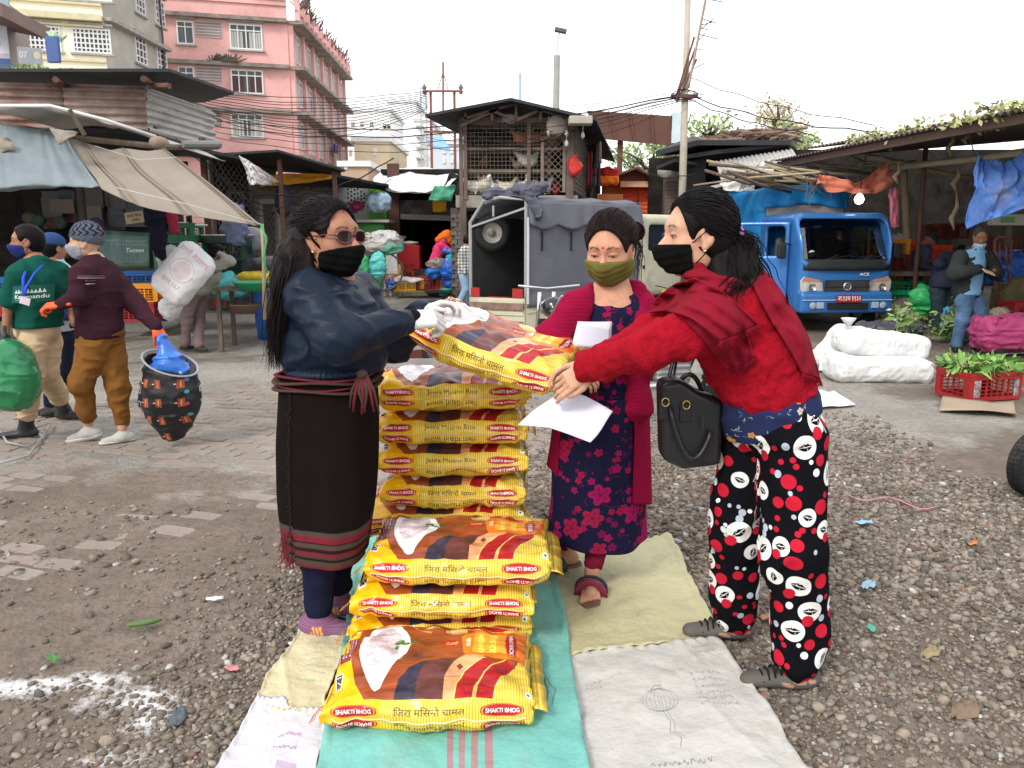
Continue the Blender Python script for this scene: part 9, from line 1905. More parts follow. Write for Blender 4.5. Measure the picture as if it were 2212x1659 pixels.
 m=MB();m.box((-.86,0,1.93),(.03,1.34,.20));m.build('headboard',M('head_grey',(.28,.26,.24)),t)
 for x in(0,-2.35):
  for sy in(-1,1):wheel(t,(x,sy*.66,.28),.28,.17,(0,1,0))
 m=MB();m.box((-1.1,0,.45),(2.6,.8,.12));m.build('chassis',BK,t);t.scale=(1,1,.965)
blue_truck()
def grey_pickup():
 d=12.6;A=at(1017,600,12.3);B=at(1136,600,11.9);C=at(1400,600,13.6)
 t=thing('pickup','cream pickup with grey canvas cover and open back showing a spare wheel','truck',(B.x,B.y,zg(12.3)),world=1);z0=zg(12.3)
 CR=M('cream_paint',srgb(196,192,166),rough=.5,var=.08,dirt=.45,dcol=(.20,.15,.11),ds=2.4,coat=.2);BK=M('black_plastic',(.02,.022,.025));IN=M('cargo_black',(.022,.023,.022),rough=.7,var=.3);PL=M('rail_grey',(.34,.34,.34),rough=.5,metal=.3)
 R_=Face((A.x,A.y),(B.x,B.y));S_=Face((B.x,B.y),(C.x,C.y));Ls=2.45;zb,zt=R_.sz(1076,640)[1],at(1136,425,11.9).z;zroof=at(1136,420,11.9).z;zs=zt-.42
 S2=Face((B.x,B.y),tuple((S_.A+S_.X*Ls)[:2]));D_=S_.X*Ls;w_=R_.L
 def fq(nm,F,a0,z0_,a1,z1,o0,o1,mat):m=MB();fbox(m,F,a0,z0_,a1,z1,o0,o1);return m.build(nm,mat,t,uvmap=0)
 m=MB();fbox(m,S2,0,z0+.52,Ls,zb,-w_*.0-.03,0);far=V(R_.A);Fa=Face(tuple(R_.A[:2]),tuple((R_.A+D_)[:2]))
 fq('far_side',Fa,.02,zb-.06,Ls,zt-.25,0,.04,IN);H=Face(tuple((R_.A+D_)[:2]),tuple((R_.B+D_)[:2]));fq('headboard',H,0,zb-.06,H.L,zt,0,.04,IN)
 for k in range(6):m=MB();fbox(m,H,.05,zb+.1+.2*k,H.L-.05,zb+.115+.2*k,.041,.055);m.build('board_rib',PL,t,uvmap=0)
 for k in range(6):m=MB();fbox(m,Fa,.05,zb+.1+.2*k,Ls,zb+.115+.2*k,-.02,-.001);m.build('board_rib',PL,t,uvmap=0)
 n_=R_.N;m=MB();q=[R_.P(0,zb-.05),R_.P(R_.L,zb-.05),R_.P(R_.L,zb-.05)+D_,R_.P(0,zb-.05)+D_];m.add(q+[p-V((0,0,.08))for p in q],[(0,1,2,3),(7,6,5,4)]+[(i,i+4,(i+1)%4+4,(i+1)%4)for i in range(4)]);m.build('load_floor',IN,t)
 fq('tailgate',R_,0,zb-.48,R_.L,zb-.02,0,.05,CR);fq('tailgate_fold',R_,.02,zb-.28,R_.L-.02,zb-.22,.051,.07,CR);fq('tailgate_fold',R_,.02,zb-.42,R_.L-.02,zb-.37,.051,.075,M('rust_pink',(.22,.14,.11),rough=.9,var=.4,vs=8));fq('tailgate_fold',R_,.02,zb-.10,R_.L-.02,zb-.05,.051,.07,CR)
 fq('rear_valance',R_,.05,z0+.38,R_.L-.02,zb-.485,-.1,.03,CR);fq('bumper_bar',R_,.02,z0+.34,R_.L,z0+.44,.04,.10,M('rust_pink',(.22,.14,.11)))
 fq('tail_lamp',R_,R_.L-.20,z0+.52,R_.L-.03,z0+.66,.031,.06,M('red_lamp',(.35,.03,.03),rough=.3));fq('tail_lamp',R_,.03,z0+.52,.18,z0+.66,.031,.06,M('red_lamp',(.35,.03,.03)))
 fq('number_plate',R_,R_.L*.35,z0+.42,R_.L*.72,z0+.53,.031,.045,M('plate_red',(.30,.015,.025)))
 m=MB();fbox(m,S2,0,zb-.62,Ls,zb,-.05,.02);m.build('bed_side',CR,t,uvmap=0);m=MB();fbox(m,S2,.02,zb-.24,Ls-.02,zb-.21,.021,.035);m.build('side_crease',CR,t,uvmap=0);m=MB();fbox(m,S2,1.25,z0+.30,Ls,zb-.62,-.3,.0);m.build('sill',CR,t,uvmap=0)
 pt=[R_.P(0,zb),R_.P(0,zs+.05),R_.P(R_.L*.25,zt-.05),R_.P(R_.L*.55,zt),R_.P(R_.L,zt-.05),R_.P(R_.L,zb)]
 m=MB();m.tube(pt,.028,8);m.build('rear_hoop',PL,t);m=MB();m.beam(R_.P(0,zs-.02),R_.P(R_.L,zt-.16),.04,.03);m.build('cross_rail',PL,t);m=MB();m.beam(R_.P(R_.L*.42,zt-.12),R_.P(R_.L*.42,zt-.28),.03,.03);m.build('brace',PL,t)
 GC=M('grey_canvas',srgb(100,101,109),rough=.65,var=.12,vs=3,bump=.3,bs=18,bdist=.01,dirt=.2,dcol=srgb(120,122,130))
 def cs(u,v):
  k=[R_.P(0,zs+.08,0),R_.P(R_.L*.2,zt-.10),R_.P(R_.L*.75,zt+.03),R_.P(R_.L,zt-.02),R_.P(R_.L,zt-.14,.0)+n_*0];x=v*(len(k)-1);i=min(int(x),len(k)-2);p=k[i]*(1-(x-i))+k[i+1]*(x-i);return tuple(p+D_*u+V((0,0,-.03*abs(math.sin(u*3*math.pi))+.010*nz(u*9,v*5,2,1))))
 m=MB();m.grid(cs,40,20);m.build('canvas_roof',GC,t,smooth=1,solid=.012)
 m=MB();m.grid(lambda u,v:tuple(S2.P(u*Ls,lerp(zb-.16,zt-.10,v),.035+.012*nz(u*6,v*3,1,1.5)+.004*math.sin(v*30)*(v<.2)*5)),50,30);m.build('canvas_side',GC,t,smooth=1,solid=.012)
 m=MB();m.grid(lambda u,v:tuple(S2.P(u*Ls,lerp(zt-.06,zt-.40-.07*abs(math.sin(u*math.pi*4.2)),v),.05+.05*v+.022*math.sin(u*42+2*math.sin(u*11))*v)),110,10);m.build('canvas_flap',GC,t,smooth=1,solid=.010)
 for a in(.25,.85,1.5,2.2):m=MB();fbox(m,S2,a,zt-.80,a+.03,zt-.50,.06,.07);m.build('strap',BK,t,uvmap=0)
 m=MB();m.tube([S2.P(0,zb-.1,.05),S2.P(0,zt-.3,.05)],.02,6);m.build('corner_piping',M('pale_pipe',(.5,.5,.52)),t)
 s=SDF();rr=random.Random(2)
 for k in range(9):q=lerp(at(1060,420,12.2),at(1165,412,12.2),k/8)+V((0,0,.04*math.sin(k*1.7)));s.ell(q,(.12,.12,.06+.04*rr.random()),.04)
 for k in range(6):q=lerp(at(1135,410,11.9),at(1165,465,11.9),k/5);s.ell(q,(.09-.005*k,.08,.08),.04)
 solid('rolled_flap',s,.016,M('roll_canvas',srgb(84,86,98),rough=.8),t,disp=folds(.03,6,3))
 c=at(1061,503,12.4);wheel(t,c,.275,.17,(-.25,1,0),(.26,.25,.22))
 cb=S_.A+S_.X*(Ls+.62);s=SDF();X_=np.array([S_.X[:],(-S_.N)[:],(0,0,1)]).T;ctr=cb-S_.N*(w_*.46)
 s.box((ctr.x,ctr.y,z0+1.12),(.60,w_*.48,.70),.12,.02,X_.tolist());q=cb+V((0,0,z0+1.42));s.box((q.x,q.y,q.z),(.36,.12,.22),.06,.01,X_.tolist(),op=-1);solid('cab',s,.022,CR,t,it=2)
 m=MB();fbox(m,S2,Ls+.30,z0+1.20,Ls+.98,z0+1.66,-.06,-.02);m.build('side_window',M('cab_dark',(.02,.022,.025),rough=.1),t,uvmap=0);m=MB();fbox(m,S2,Ls+.12,z0+.90,Ls+.16,z0+.96,.0,.03);m.build('door_catch',BK,t,uvmap=0)
 m=MB();m.tube([S2.P(Ls+.1,z0+.35,.012),S2.P(Ls+.1,z0+1.7,.012)],.006,4);m.build('door_seam',BK,t);s=SDF().box(at(1438,520,13.2),(.08,.05,.13),.04);solid('wing_mirror',s,.02,BK,t)
 for a in(.85,Ls+.9):
  for o in(-.12,-w_+.14):p=S2.P(a,z0+.34,o);wheel(t,(p.x,p.y,p.z),.34,.2,S_.N)
grey_pickup()
def motorcycle():
 """parked behind the women; local +x forward"""
 p=at(1440,640,6.6);t=thing('motorcycle','motorcycle with small prayer flags parked behind the women','motorcycle',(p.x,p.y,0),D2R(8));BK=M('black_plastic',(.02,.022,.025));CH=M('chrome',(.6,.6,.6));EN=M('engine_alu',(.30,.30,.30),rough=.4,metal=.7,var=.2)
 wheel(t,(.66,0,.30),.30,.10,(0,1,0));wheel(t,(-.64,0,.30),.30,.12,(0,1,0))
 s=SDF().chain([(.10,0,.80),(.32,0,.78)],[.13,.11],.05,sq=((0,1,0),1.1));s.chain([(-.62,0,.78),(-.1,0,.74)],[.06,.09],.05,sq=((0,1,0),1.4));solid('tank_and_seat',s,.02,M('black_gloss',(.012,.012,.014),rough=.2,coat=.8),t)
 s=SDF().box((.05,0,.42),(.16,.12,.14),.04).cap((.12,0,.5),(.22,0,.66),.08,.07,.03);solid('engine',s,.02,EN,t,disp=lambda P:.008*np.sin(P[:,2]*180))
 for k in range(5):m=MB();m.box((.16,0,.50+.03*k),(.18,.22,.008));m.build('cooling_fin',EN,t)
 for sy in(-1,1):m=MB();m.tube([(.66,sy*.09,.30),(.46,sy*.09,.92)],.022,8);m.build('fork',CH,t,smooth=1)
 m=MB();m.tube([(.32,-.36,1.02),(.40,-.2,1.03),(.46,0,.98),(.40,.2,1.03),(.32,.36,1.02)],.012,8);m.build('handlebar',CH,t,smooth=1);s=SDF().ell((.56,0,.86),(.08,.1,.1),.02);solid('headlamp',s,.014,CH,t)
 for sy in(-1,1):m=MB();m.tube([(.38,sy*.26,1.03),(.34,sy*.32,1.20)],.007,6);m.build('mirror_stem',BK,t);s=SDF().ell((.34,sy*.33,1.23),(.02,.065,.045),.01);solid('mirror',s,.01,BK,t)
 m=MB();m.tube([(.15,-.14,.30),(-.2,-.16,.28),(-.7,-.17,.34)],[.03,.035,.045],10);m.build('exhaust',CH,t,smooth=1);m=MB();m.tube([(.42,0,.9),(-.05,0,.66),(-.5,0,.74)],.025,8);m.tube([(.4,0,.82),(.18,0,.3),(-.3,0,.32),(-.64,0,.30)],.02,8);m.build('frame',BK,t,smooth=1)
 m=MB();m.tube([(-.45,-.16,.80),(-.70,-.17,.86),(-.78,0,.88),(-.70,.17,.86),(-.45,.16,.80)],.012,8);m.build('grab_rail',CH,t,smooth=1);m=MB();m.tube([(.32,-.17,.28),(.38,-.20,.5),(.30,-.2,.66),(.2,-.17,.7)],.012,8);m.build('crash_bar',CH,t,smooth=1)
 for k,cc in enumerate(((.03,.12,.06),(.4,.03,.04),(.55,.5,.42),(.03,.06,.14),(.5,.35,.05))):m=MB();m.grid(lambda u,v:(.34-.10*k-.085*u,-.30,1.00+.025*k-.09*v+.01*math.sin(u*5)),5,4);m.build('prayer_flag',M('pflag_%d'%k,cc,rough=.9),t,smooth=1,solid=.003)
 m=MB();m.tube([(.36,-.30,1.0),(-.2,-.30,1.13)],.004,4);m.build('flag_string',BK,t)
motorcycle()
def motorcycle2():
 p=at(1200,640,8.2);t=thing('motorcycle','second motorcycle, its chrome mirror showing left of the cardigan woman','motorcycle',(p.x,p.y,0),D2R(100));BK=M('black_plastic',(.02,.022,.025));CH=M('chrome',(.6,.6,.6))
 wheel(t,(.62,0,.30),.30,.10,(0,1,0));wheel(t,(-.62,0,.30),.30,.12,(0,1,0))
 s=SDF().chain([(.10,0,.78),(.32,0,.76)],[.12,.10],.05);s.chain([(-.6,0,.74),(-.1,0,.72)],[.05,.08],.05,sq=((0,1,0),1.4)).box((.05,0,.42),(.16,.12,.14),.04);solid('body',s,.022,M('black_gloss',(.012,.012,.014)),t);m=MB();m.tube([(.62,.08,.3),(.42,.08,.92)],.022,8);m.tube([(.62,-.08,.3),(.42,-.08,.92)],.022,8);m.tube([(.3,-.34,1.0),(.42,0,.96),(.3,.34,1.0)],.012,8);m.build('fork',CH,t,smooth=1)
 m=MB();m.tube([(-.45,.16,.72),(-.7,.1,.95),(-.72,-.1,.95),(-.45,-.16,.72)],.018,8);m.build('grab_rail',CH,t,smooth=1)
motorcycle2()
def loose_tyre():
 p=gd(2236,1075);t=thing('motor_tyre','black treaded tyre standing at the right edge of the yard','tyre',(p.x+.02,p.y+.05,0));wheel(t,(.0,.0,.19),.19,.11,(-.35,1,0),seg=44)
loose_tyre()
# CRATES, SACKS, GOODS
def plast(c,n):return M('plastic_'+n,c,rough=.45,var=.15,spec=.35,dirt=.2,dcol=(.10,.08,.06),ds=5,bump=.1)
CCOL=dict(red=srgb(150,34,34),green=srgb(24,92,62),dgreen=srgb(22,60,48),yellow=srgb(228,178,30),orange=srgb(236,84,34),blue=srgb(28,92,158),purple=srgb(46,40,70),bgreen=srgb(24,140,96),grey=srgb(84,92,84),brown=srgb(110,44,38),amber=srgb(226,150,30))
_CR={}
def crate(col,label,loc,rz=0,w_=.56,d_=.38,h_=.29,group=None,nx=9,nz=5):
 key=(col,w_,d_,h_)
 if key in _CR:return dup(_CR[key],loc,rz,label,group)
 t=thing('plastic_crate',label,'crate',loc,rz,group);P=plast(CCOL[col],col);X,Y=w_/2,d_/2
 m=MB()
 for z,o in((h_-.02,.012),(h_*.80,.004),(.02,0)):
  for s_ in(-1,1):m.box((0,s_*(Y+o/2),z),(w_+o*2,.02,.035));m.box((s_*(X+o/2),0,z),(.02,d_-.02,.035))
 m.build('rim',P,t,uvmap=0)
 for sx in(-1,1):
  for sy in(-1,1):m=MB();m.box((sx*(X-.02),sy*(Y-.001),h_/2),(.06,.016,h_-.06));m.box((sx*(X-.001),sy*(Y-.03),h_/2),(.016,.05,h_-.06));m.build('corner_post',P,t,uvmap=0)
 m=MB();tk=.008
 for s_ in(-1,1):
  for i in range(1,nx):x=-X+w_*i/nx;m.box((x,s_*(Y-.004),h_*.42),(tk if i%3 else.02,tk,h_*.74))
  for k in range(1,nz):z=.03+(h_*.76-.03)*k/nz;m.box((0,s_*(Y-.006),z),(w_-.04,tk*.8,tk))
  for i in range(1,6):y=-Y+d_*i/6;m.box((s_*(X-.004),y,h_*.42),(tk,tk,h_*.74))
  for k in range(1,nz):z=.03+(h_*.76-.03)*k/nz;m.box((s_*(X-.006),0,z),(tk*.8,d_-.04,tk))
 m.build('side_lattice',P,t,uvmap=0)['kind']='stuff';m=MB();m.box((0,0,.012),(w_-.02,d_-.02,.01));m.build('base',P,t,uvmap=0);_CR[key]=t;return t
def zl(X,Y):return(X*.3384,432+Y*.3384)
def og(X,Y,d):p=at(X,Y,d);return(p.x,p.y,p.z)
def blob(nm,label,cat,c,r,col,h=.02,A=.03,sc=7,seed=0,rough=.4,group=None,spec=.4,k=.04,fn=None):
 s=SDF()
 if fn:fn(s)
 else:s.ell(c,r,k)
 o=solid(nm,s,h,M('m_%s_%02x%02x%02x'%(nm,*[int(min(1,x)*255)for x in col]),col,rough=rough,var=.2,vs=6,spec=spec),None,disp=folds(A,sc,seed));return tag(o,label,cat,group)
def foreground():
 p=gd(2112,858);t=crate('red','red plastic crate heaped with leafy greens at right',(p.x,p.y+.02,.005),D2R(14),.58,.40,.27)
 for(x0,nm)in((-.21,'crate_print'),(.235,'crate_print')):m=MB();m.box((x0,-.205,.12),(.07 if x0<0 else.05,.006,.17));m.build(nm,M('whitewash',(.35,.33,.33)if x0<0 else(.5,.5,.5),rough=.9,var=.9,vs=30,dirt=.8,dcol=(.05,.02,.02),ds=18),t)
 c=V((p.x,p.y+.03,.30));rs=np.random.RandomState(4);vs=[];fs=[];cc=[];n0=0
 for i in range(330):
  a=rs.rand()*6.283;b=V((c.x+rs.uniform(-.24,.24),c.y+rs.uniform(-.16,.16),.24+rs.rand()*.08));out=V((math.cos(a)*rs.uniform(.3,1),math.sin(a)*rs.uniform(.2,.8)-.15,rs.uniform(.15,1.1))).normalized();L_=rs.uniform(.10,.24);w_=rs.uniform(.018,.045)
  sd=out.cross(V((rs.randn(),rs.randn(),rs.randn()))).normalized();g=rs.uniform(.7,1.2);stem=rs.rand()<.25
  for k in range(6):
   u=k/5;q=b+out*(L_*u)+V((0,0,-.10*u*u*rs.uniform(.4,1.3)))+V((out.x,out.y,0))*(.05*u*u);ww=(w_*math.sin(math.pi*min(1,u**.8*.95+.05))if not stem else.006)+.003;up_=sd.cross(out)*(.006*math.sin(k*2))
   vs+=[q-sd*ww,q+up_*1.4-V((0,0,.006)),q+sd*ww];cl=np.array((.17,.34,.08)if u>.3 and not stem else(.32,.38,.16))*g;cc+=[cl,cl*1.25,cl]
  for k in range(5):o=n0+k*3;fs+=[(o,o+1,o+4,o+3),(o+1,o+2,o+5,o+4)]
  n0+=18
 g_=thing('leafy_greens','bunches of leafy greens piled in the red crate','vegetables',(c.x,c.y,.25),world=1);link('leaf_bunch',npmesh('leaf_bunch',np.array(vs)-np.array(g_.location),fs,col=np.array(cc)),M('green_leaf',attr=True,rough=.5,var=.15,vs=30),g_)['kind']='stuff'
 WM=M('white_bulk',(.70,.70,.69),rough=.6,var=.06,bump=.5,bs=70,bdist=.005)
 def big(label,X0,Y0,X1,Y1,d,th,seed,dep=.25):
  A_,B_=at(X0,Y0,d),at(X1,Y1,d+.12);ax=(B_-A_).normalized();ce=(A_+B_)/2;y_=V((0,0,1)).cross(ax).normalized();z_=ax.cross(y_);L_=(B_-A_).length/2;s=SDF().box(ce,(L_,dep,th),th*.75,.03,np.array([ax[:],y_[:],z_[:]]).T.tolist())
  o=solid('white_sack',s,.011,WM,None,disp=lambda P:.030*fbm(P,4,2,seed)+.016*np.abs(vnoise(P,19,seed+2))-.008);return tag(o,label,'sack','bulging white sacks on the ground'),ce
 o1,c1=big('lowest of the three bulging white sacks, lying flat on the earth',1790,792,1992,797,8.25,.13,1);o2,c2=big('topmost of the three bulging white sacks, tied end at its left',1815,732,1985,752,8.45,.135,2)
 o3,c3=big('rear white sack with blue lettering, leaning behind the other two',1772,790,1850,715,8.75,.13,3)
 m=MB();q=at(1832,705,8.4);m.lathe([(.02,0),(.05,.05),(.08,.09)],q,n=9);tag(m.build('sack_tie',WM,smooth=1,solid=.004),'tied white neck of the topmost white sack','sack neck')
 cv=Canvas(256,200,(.70,.70,.69));cv.text('NAWA',128,140,190,60,srgb(60,60,150),bold=.01);cv.text('KU',100,60,90,60,srgb(60,60,150),bold=.01)
 m=MB();P=[at(1768,800,8.42),at(1822,800,8.42),at(1828,760,8.46),at(1776,756,8.46)];m.grid(lambda u,v:tuple((P[0]*(1-u)+P[1]*u)*(1-v)+(P[3]*(1-u)+P[2]*u)*v+V((0,-.03*math.sin(math.pi*u),0))),8,6);o=m.build('sack_print',M('sack_print_blue',img=cv.image('nawa'),rough=.6),smooth=1);tag(o,'blue lettering patch on the rear white sack','lettering')
foreground()
def left_goods():
 C=lambda col,lab,X,Y,d,rz=0,**k:crate(col,lab,og(*zl(X,Y),d),rz,group='market crates at the left stall',**k)
 C('green','green crate on top of the stack under the khaki awning',1150,275,11.60);C('green','green crate second in the stack under the khaki awning',1170,350,11.60);C('green','green crate third in the stack under the awning',1150,440,11.65);C('green','lowest green crate under the khaki awning',1160,545,11.70)
 C('dgreen','dark green crate under the metal basin',1470,385,12.00);C('dgreen','dark green crate below the one carrying the basin',1480,470,12.05);C('dgreen','dark green crate beside the turquoise bag',1560,510,12.10,.1);C('grey','grey green crate on the ground under the turquoise bag',1460,712,12.00);C('grey','grey crate under the green basin table',1680,690,12.70)
 C('blue','blue crate behind the tomatoes',915,570,12.10,.2);C('purple','dark purple crate behind the bent man',1000,560,12.20);C('amber','yellow crate of tomatoes behind the man in maroon',925,652,11.80);C('amber','yellow crate under the bent man sack',1010,670,12.00,.1);C('red','red crate on the ground below the tomatoes',905,768,11.65);C('red','red crate at the far left behind the walkers',20,735,11.30);C('blue','blue crate at the far left behind the walkers',15,620,11.50);C('orange','orange crate on the ground right of the bent man',1352,690,12.30,w_=.3)
 t=thing('tomatoes','red tomatoes heaped in the yellow crate','vegetables',og(*zl(925,590),11.8),world=1);me=None
 for i in range(46):
  X,Y=random.uniform(885,965),random.uniform(560,592);p=at(*zl(X,Y),11.8+random.uniform(-.15,.15))
  if me is None:m=MB();m.lathe([(.001,-.03),(.028,-.02),(.036,0),(.028,.024),(.001,.028)],(0,0,0),n=10);me=npmesh('tomato',m.v,m.f);me.materials.append(M('tomato',(.55,.06,.02),rough=.25,spec=.5,bump=0))
  o=link('tomato',me,None,t);o.location=p-t.location
 def basin(lab,X,Y,d,r,col,nm='metal_basin',metal=.8):m=MB();p=at(*zl(X,Y),d);m.lathe([(.001,-.10),(r*.6,-.10),(r*.95,0),(r,.01),(r*1.05,.0),(r*.98,-.01),(r*.62,-.115),(.001,-.115)],p,n=28);tag(m.build(nm,M(nm,col,metal=metal,rough=.35,bump=.1),smooth=1),lab,'basin')
 basin('wide silver basin on the dark green crate',1418,225,11.9,.44,(.55,.56,.58));basin('green plastic basin of herbs on the low table',1615,525,10.5,.26,(.03,.28,.12),'green_basin',0);basin('brown pot under the low table',1568,668,10.4,.20,(.12,.07,.05),'clay_pot',0)
 blob('metal_scoop','grey weighing pan leaning behind the silver basin','pan',at(*zl(1600,250),12.2),(.27,.05,.19),(.25,.26,.28),A=.005)
 blob('turquoise_bag','crumpled turquoise bag hanging on the crates','bag',None,None,(.10,.48,.46),A=.035,sc=6,rough=.5,fn=lambda s:s.ell(at(*zl(1465,550),11.6),(.30,.16,.20),.05).cap(at(*zl(1465,560),11.6),at(*zl(1470,635),11.6),.16,.03,.05).cap(at(*zl(1410,500),11.6),at(*zl(1430,480),11.6),.06,.02,.03))
 t=thing('low_table','low wooden table with a green basin beside the turquoise bag','table',og(*zl(1630,730),10.7),world=1)
 m=MB();q=at(*zl(1630,562),10.7);m.box(q,(.95,.6,.04));m.build('table_top',WOOD,t)
 for dx in(-.42,.42):
  for dy in(-.25,.25):m=MB();m.box((q.x+dx,q.y+dy,q.z/2),(.05,.05,q.z));m.build('leg',WOOD,t)
 t=thing('blue_drum','blue plastic drum behind the left woman','drum',og(*zl(1760,440),11.6),world=1);m=MB();p=at(*zl(1765,560),11.6);m.lathe([(.001,0),(.30,0),(.33,.3),(.33,.9),(.30,1.02),(.001,1.02)],(p.x,p.y,.02),n=28);m.build('drum_body',plast(srgb(36,92,170),'drum'),t,smooth=1);m=MB();m.lathe([(.34,.95),(.36,.99),(.34,1.03)],(p.x,p.y,.02),n=28);m.build('drum_rim',plast(srgb(28,80,170),'drum2'),t,smooth=1)
 blob('yellow_mudguard','yellow scooter body part behind the crates','scooter',at(*zl(1730,490),11.2),(.50,.2,.11),(.66,.50,.04),A=.008,rough=.3);blob('scooter_seat','dark seat shape above the yellow scooter part','seat',at(*zl(1740,430),11.3),(.45,.22,.16),(.03,.032,.04),A=.01)
 blob('white_small_sack','small white sack on the ground behind the bent man','sack',at(*zl(1118,690),11.2),(.24,.2,.20),(.60,.60,.60),A=.02,rough=.6);blob('grey_bundle','pale grey mesh bundle above the small white sack','bundle',at(*zl(1095,385),11.2),(.20,.2,.22),(.34,.35,.36),A=.02,rough=.6);blob('paper_pack','flat white pack lying on the top green crate','pack',at(*zl(1130,160),11.6),(.46,.2,.035),(.5,.48,.45),A=.008,rough=.7)
 for(X,Y,r,col,lab)in((1000,150,(.14,.1,.45),(.02,.02,.035),'dark coat hanging on the stall post'),(1100,110,(.07,.06,.22),(.30,.03,.06),'red garment hanging behind the green crates'),(1500,160,(.17,.12,.28),(.12,.14,.22),'blue grey sack hanging by the grille')):blob('hanging_cloth',lab,'cloth',at(*zl(X,Y),10.4),r,col,A=.03,rough=.9,spec=.05)
 cv=Canvas(512,400,srgb(62,92,84));cv.poly([(0,0),(512,0),(512,90),(400,60),(300,80),(0,50)],srgb(44,66,40));[cv.rect(180+i*40,90,206+i*40,90+60*abs(math.sin(i*2+1))+30,srgb(54,80,80))for i in range(6)]
 cv.text('VERSATILITY & PRACTICALITY',270,300,420,26,srgb(120,150,144));cv.text('LIFT YOUR SPIRIT ANYWHERE',290,262,380,22,srgb(110,140,134));cv.text('Tucson',370,205,170,44,srgb(196,208,204),shear=.3,bold=.01)
 P=[at(212,586,9.75),at(322,580,9.75),at(322,503,9.85),at(214,496,9.85)];m=MB();m.grid(lambda u,v:tuple((P[0]*(1-u)+P[1]*u)*(1-v)+(P[3]*(1-u)+P[2]*u)*v+V((0,.015*math.sin(u*9),0))),16,8);tag(m.build('advert_sheet',M('advert',img=cv.image('advert'),rough=.3,spec=.4,rep='EXTEND'),smooth=1,solid=.004),'green car advert sheet used as a counter front in the left stall','poster')
 cv=Canvas(300,160,srgb(170,156,124));cv.text('नगद पैठा',150,110,240,50,(.03,.03,.03),bold=.02);cv.text('पाउँदा',170,45,140,46,(.03,.03,.03),bold=.02)
 P=[at(273,485,9.9),at(312,479,9.9),at(308,455,9.95),at(268,460,9.95)];m=MB();m.add(P,[(0,1,2,3)],[(0,0),(1,0),(1,1),(0,1)]);tag(m.build('hand_lettered_card',M('card_sign',img=cv.image('card_sign'),rough=.9,rep='EXTEND'),solid=.005),'buff card with hand painted black words hung in the left stall','sign')
 m=MB();m.tube([at(566,484,8.8),at(570,560,8.85),at(572,690,8.9)],[.02,.022,.025],8);t=thing('bamboo_stake','pale stake holding the point of the khaki awning','pole',at(570,690,8.9),world=1);m.build('shaft',BAMB,t,smooth=1);m=MB();m.tube([at(564,484,8.78),at(576,520,8.8),at(568,560,8.8),at(578,590,8.8)],.012,5);m.build('green_string',M('green_string',(.06,.35,.10)),t,smooth=1)
 for i in range(12):
  X,Y=random.uniform(20,210),random.uniform(470,560);blob('shelf_goods','dim packet on the dark shelves of the left stall','goods',at(X,Y,12.6),(.12,.08,.10),random.choice(((.08,.03,.03),(.05,.06,.09),(.09,.08,.05),(.04,.07,.05))),h=.035,A=.01,seed=i,group='goods on the dark shelves',rough=.8,spec=.1)
left_goods()
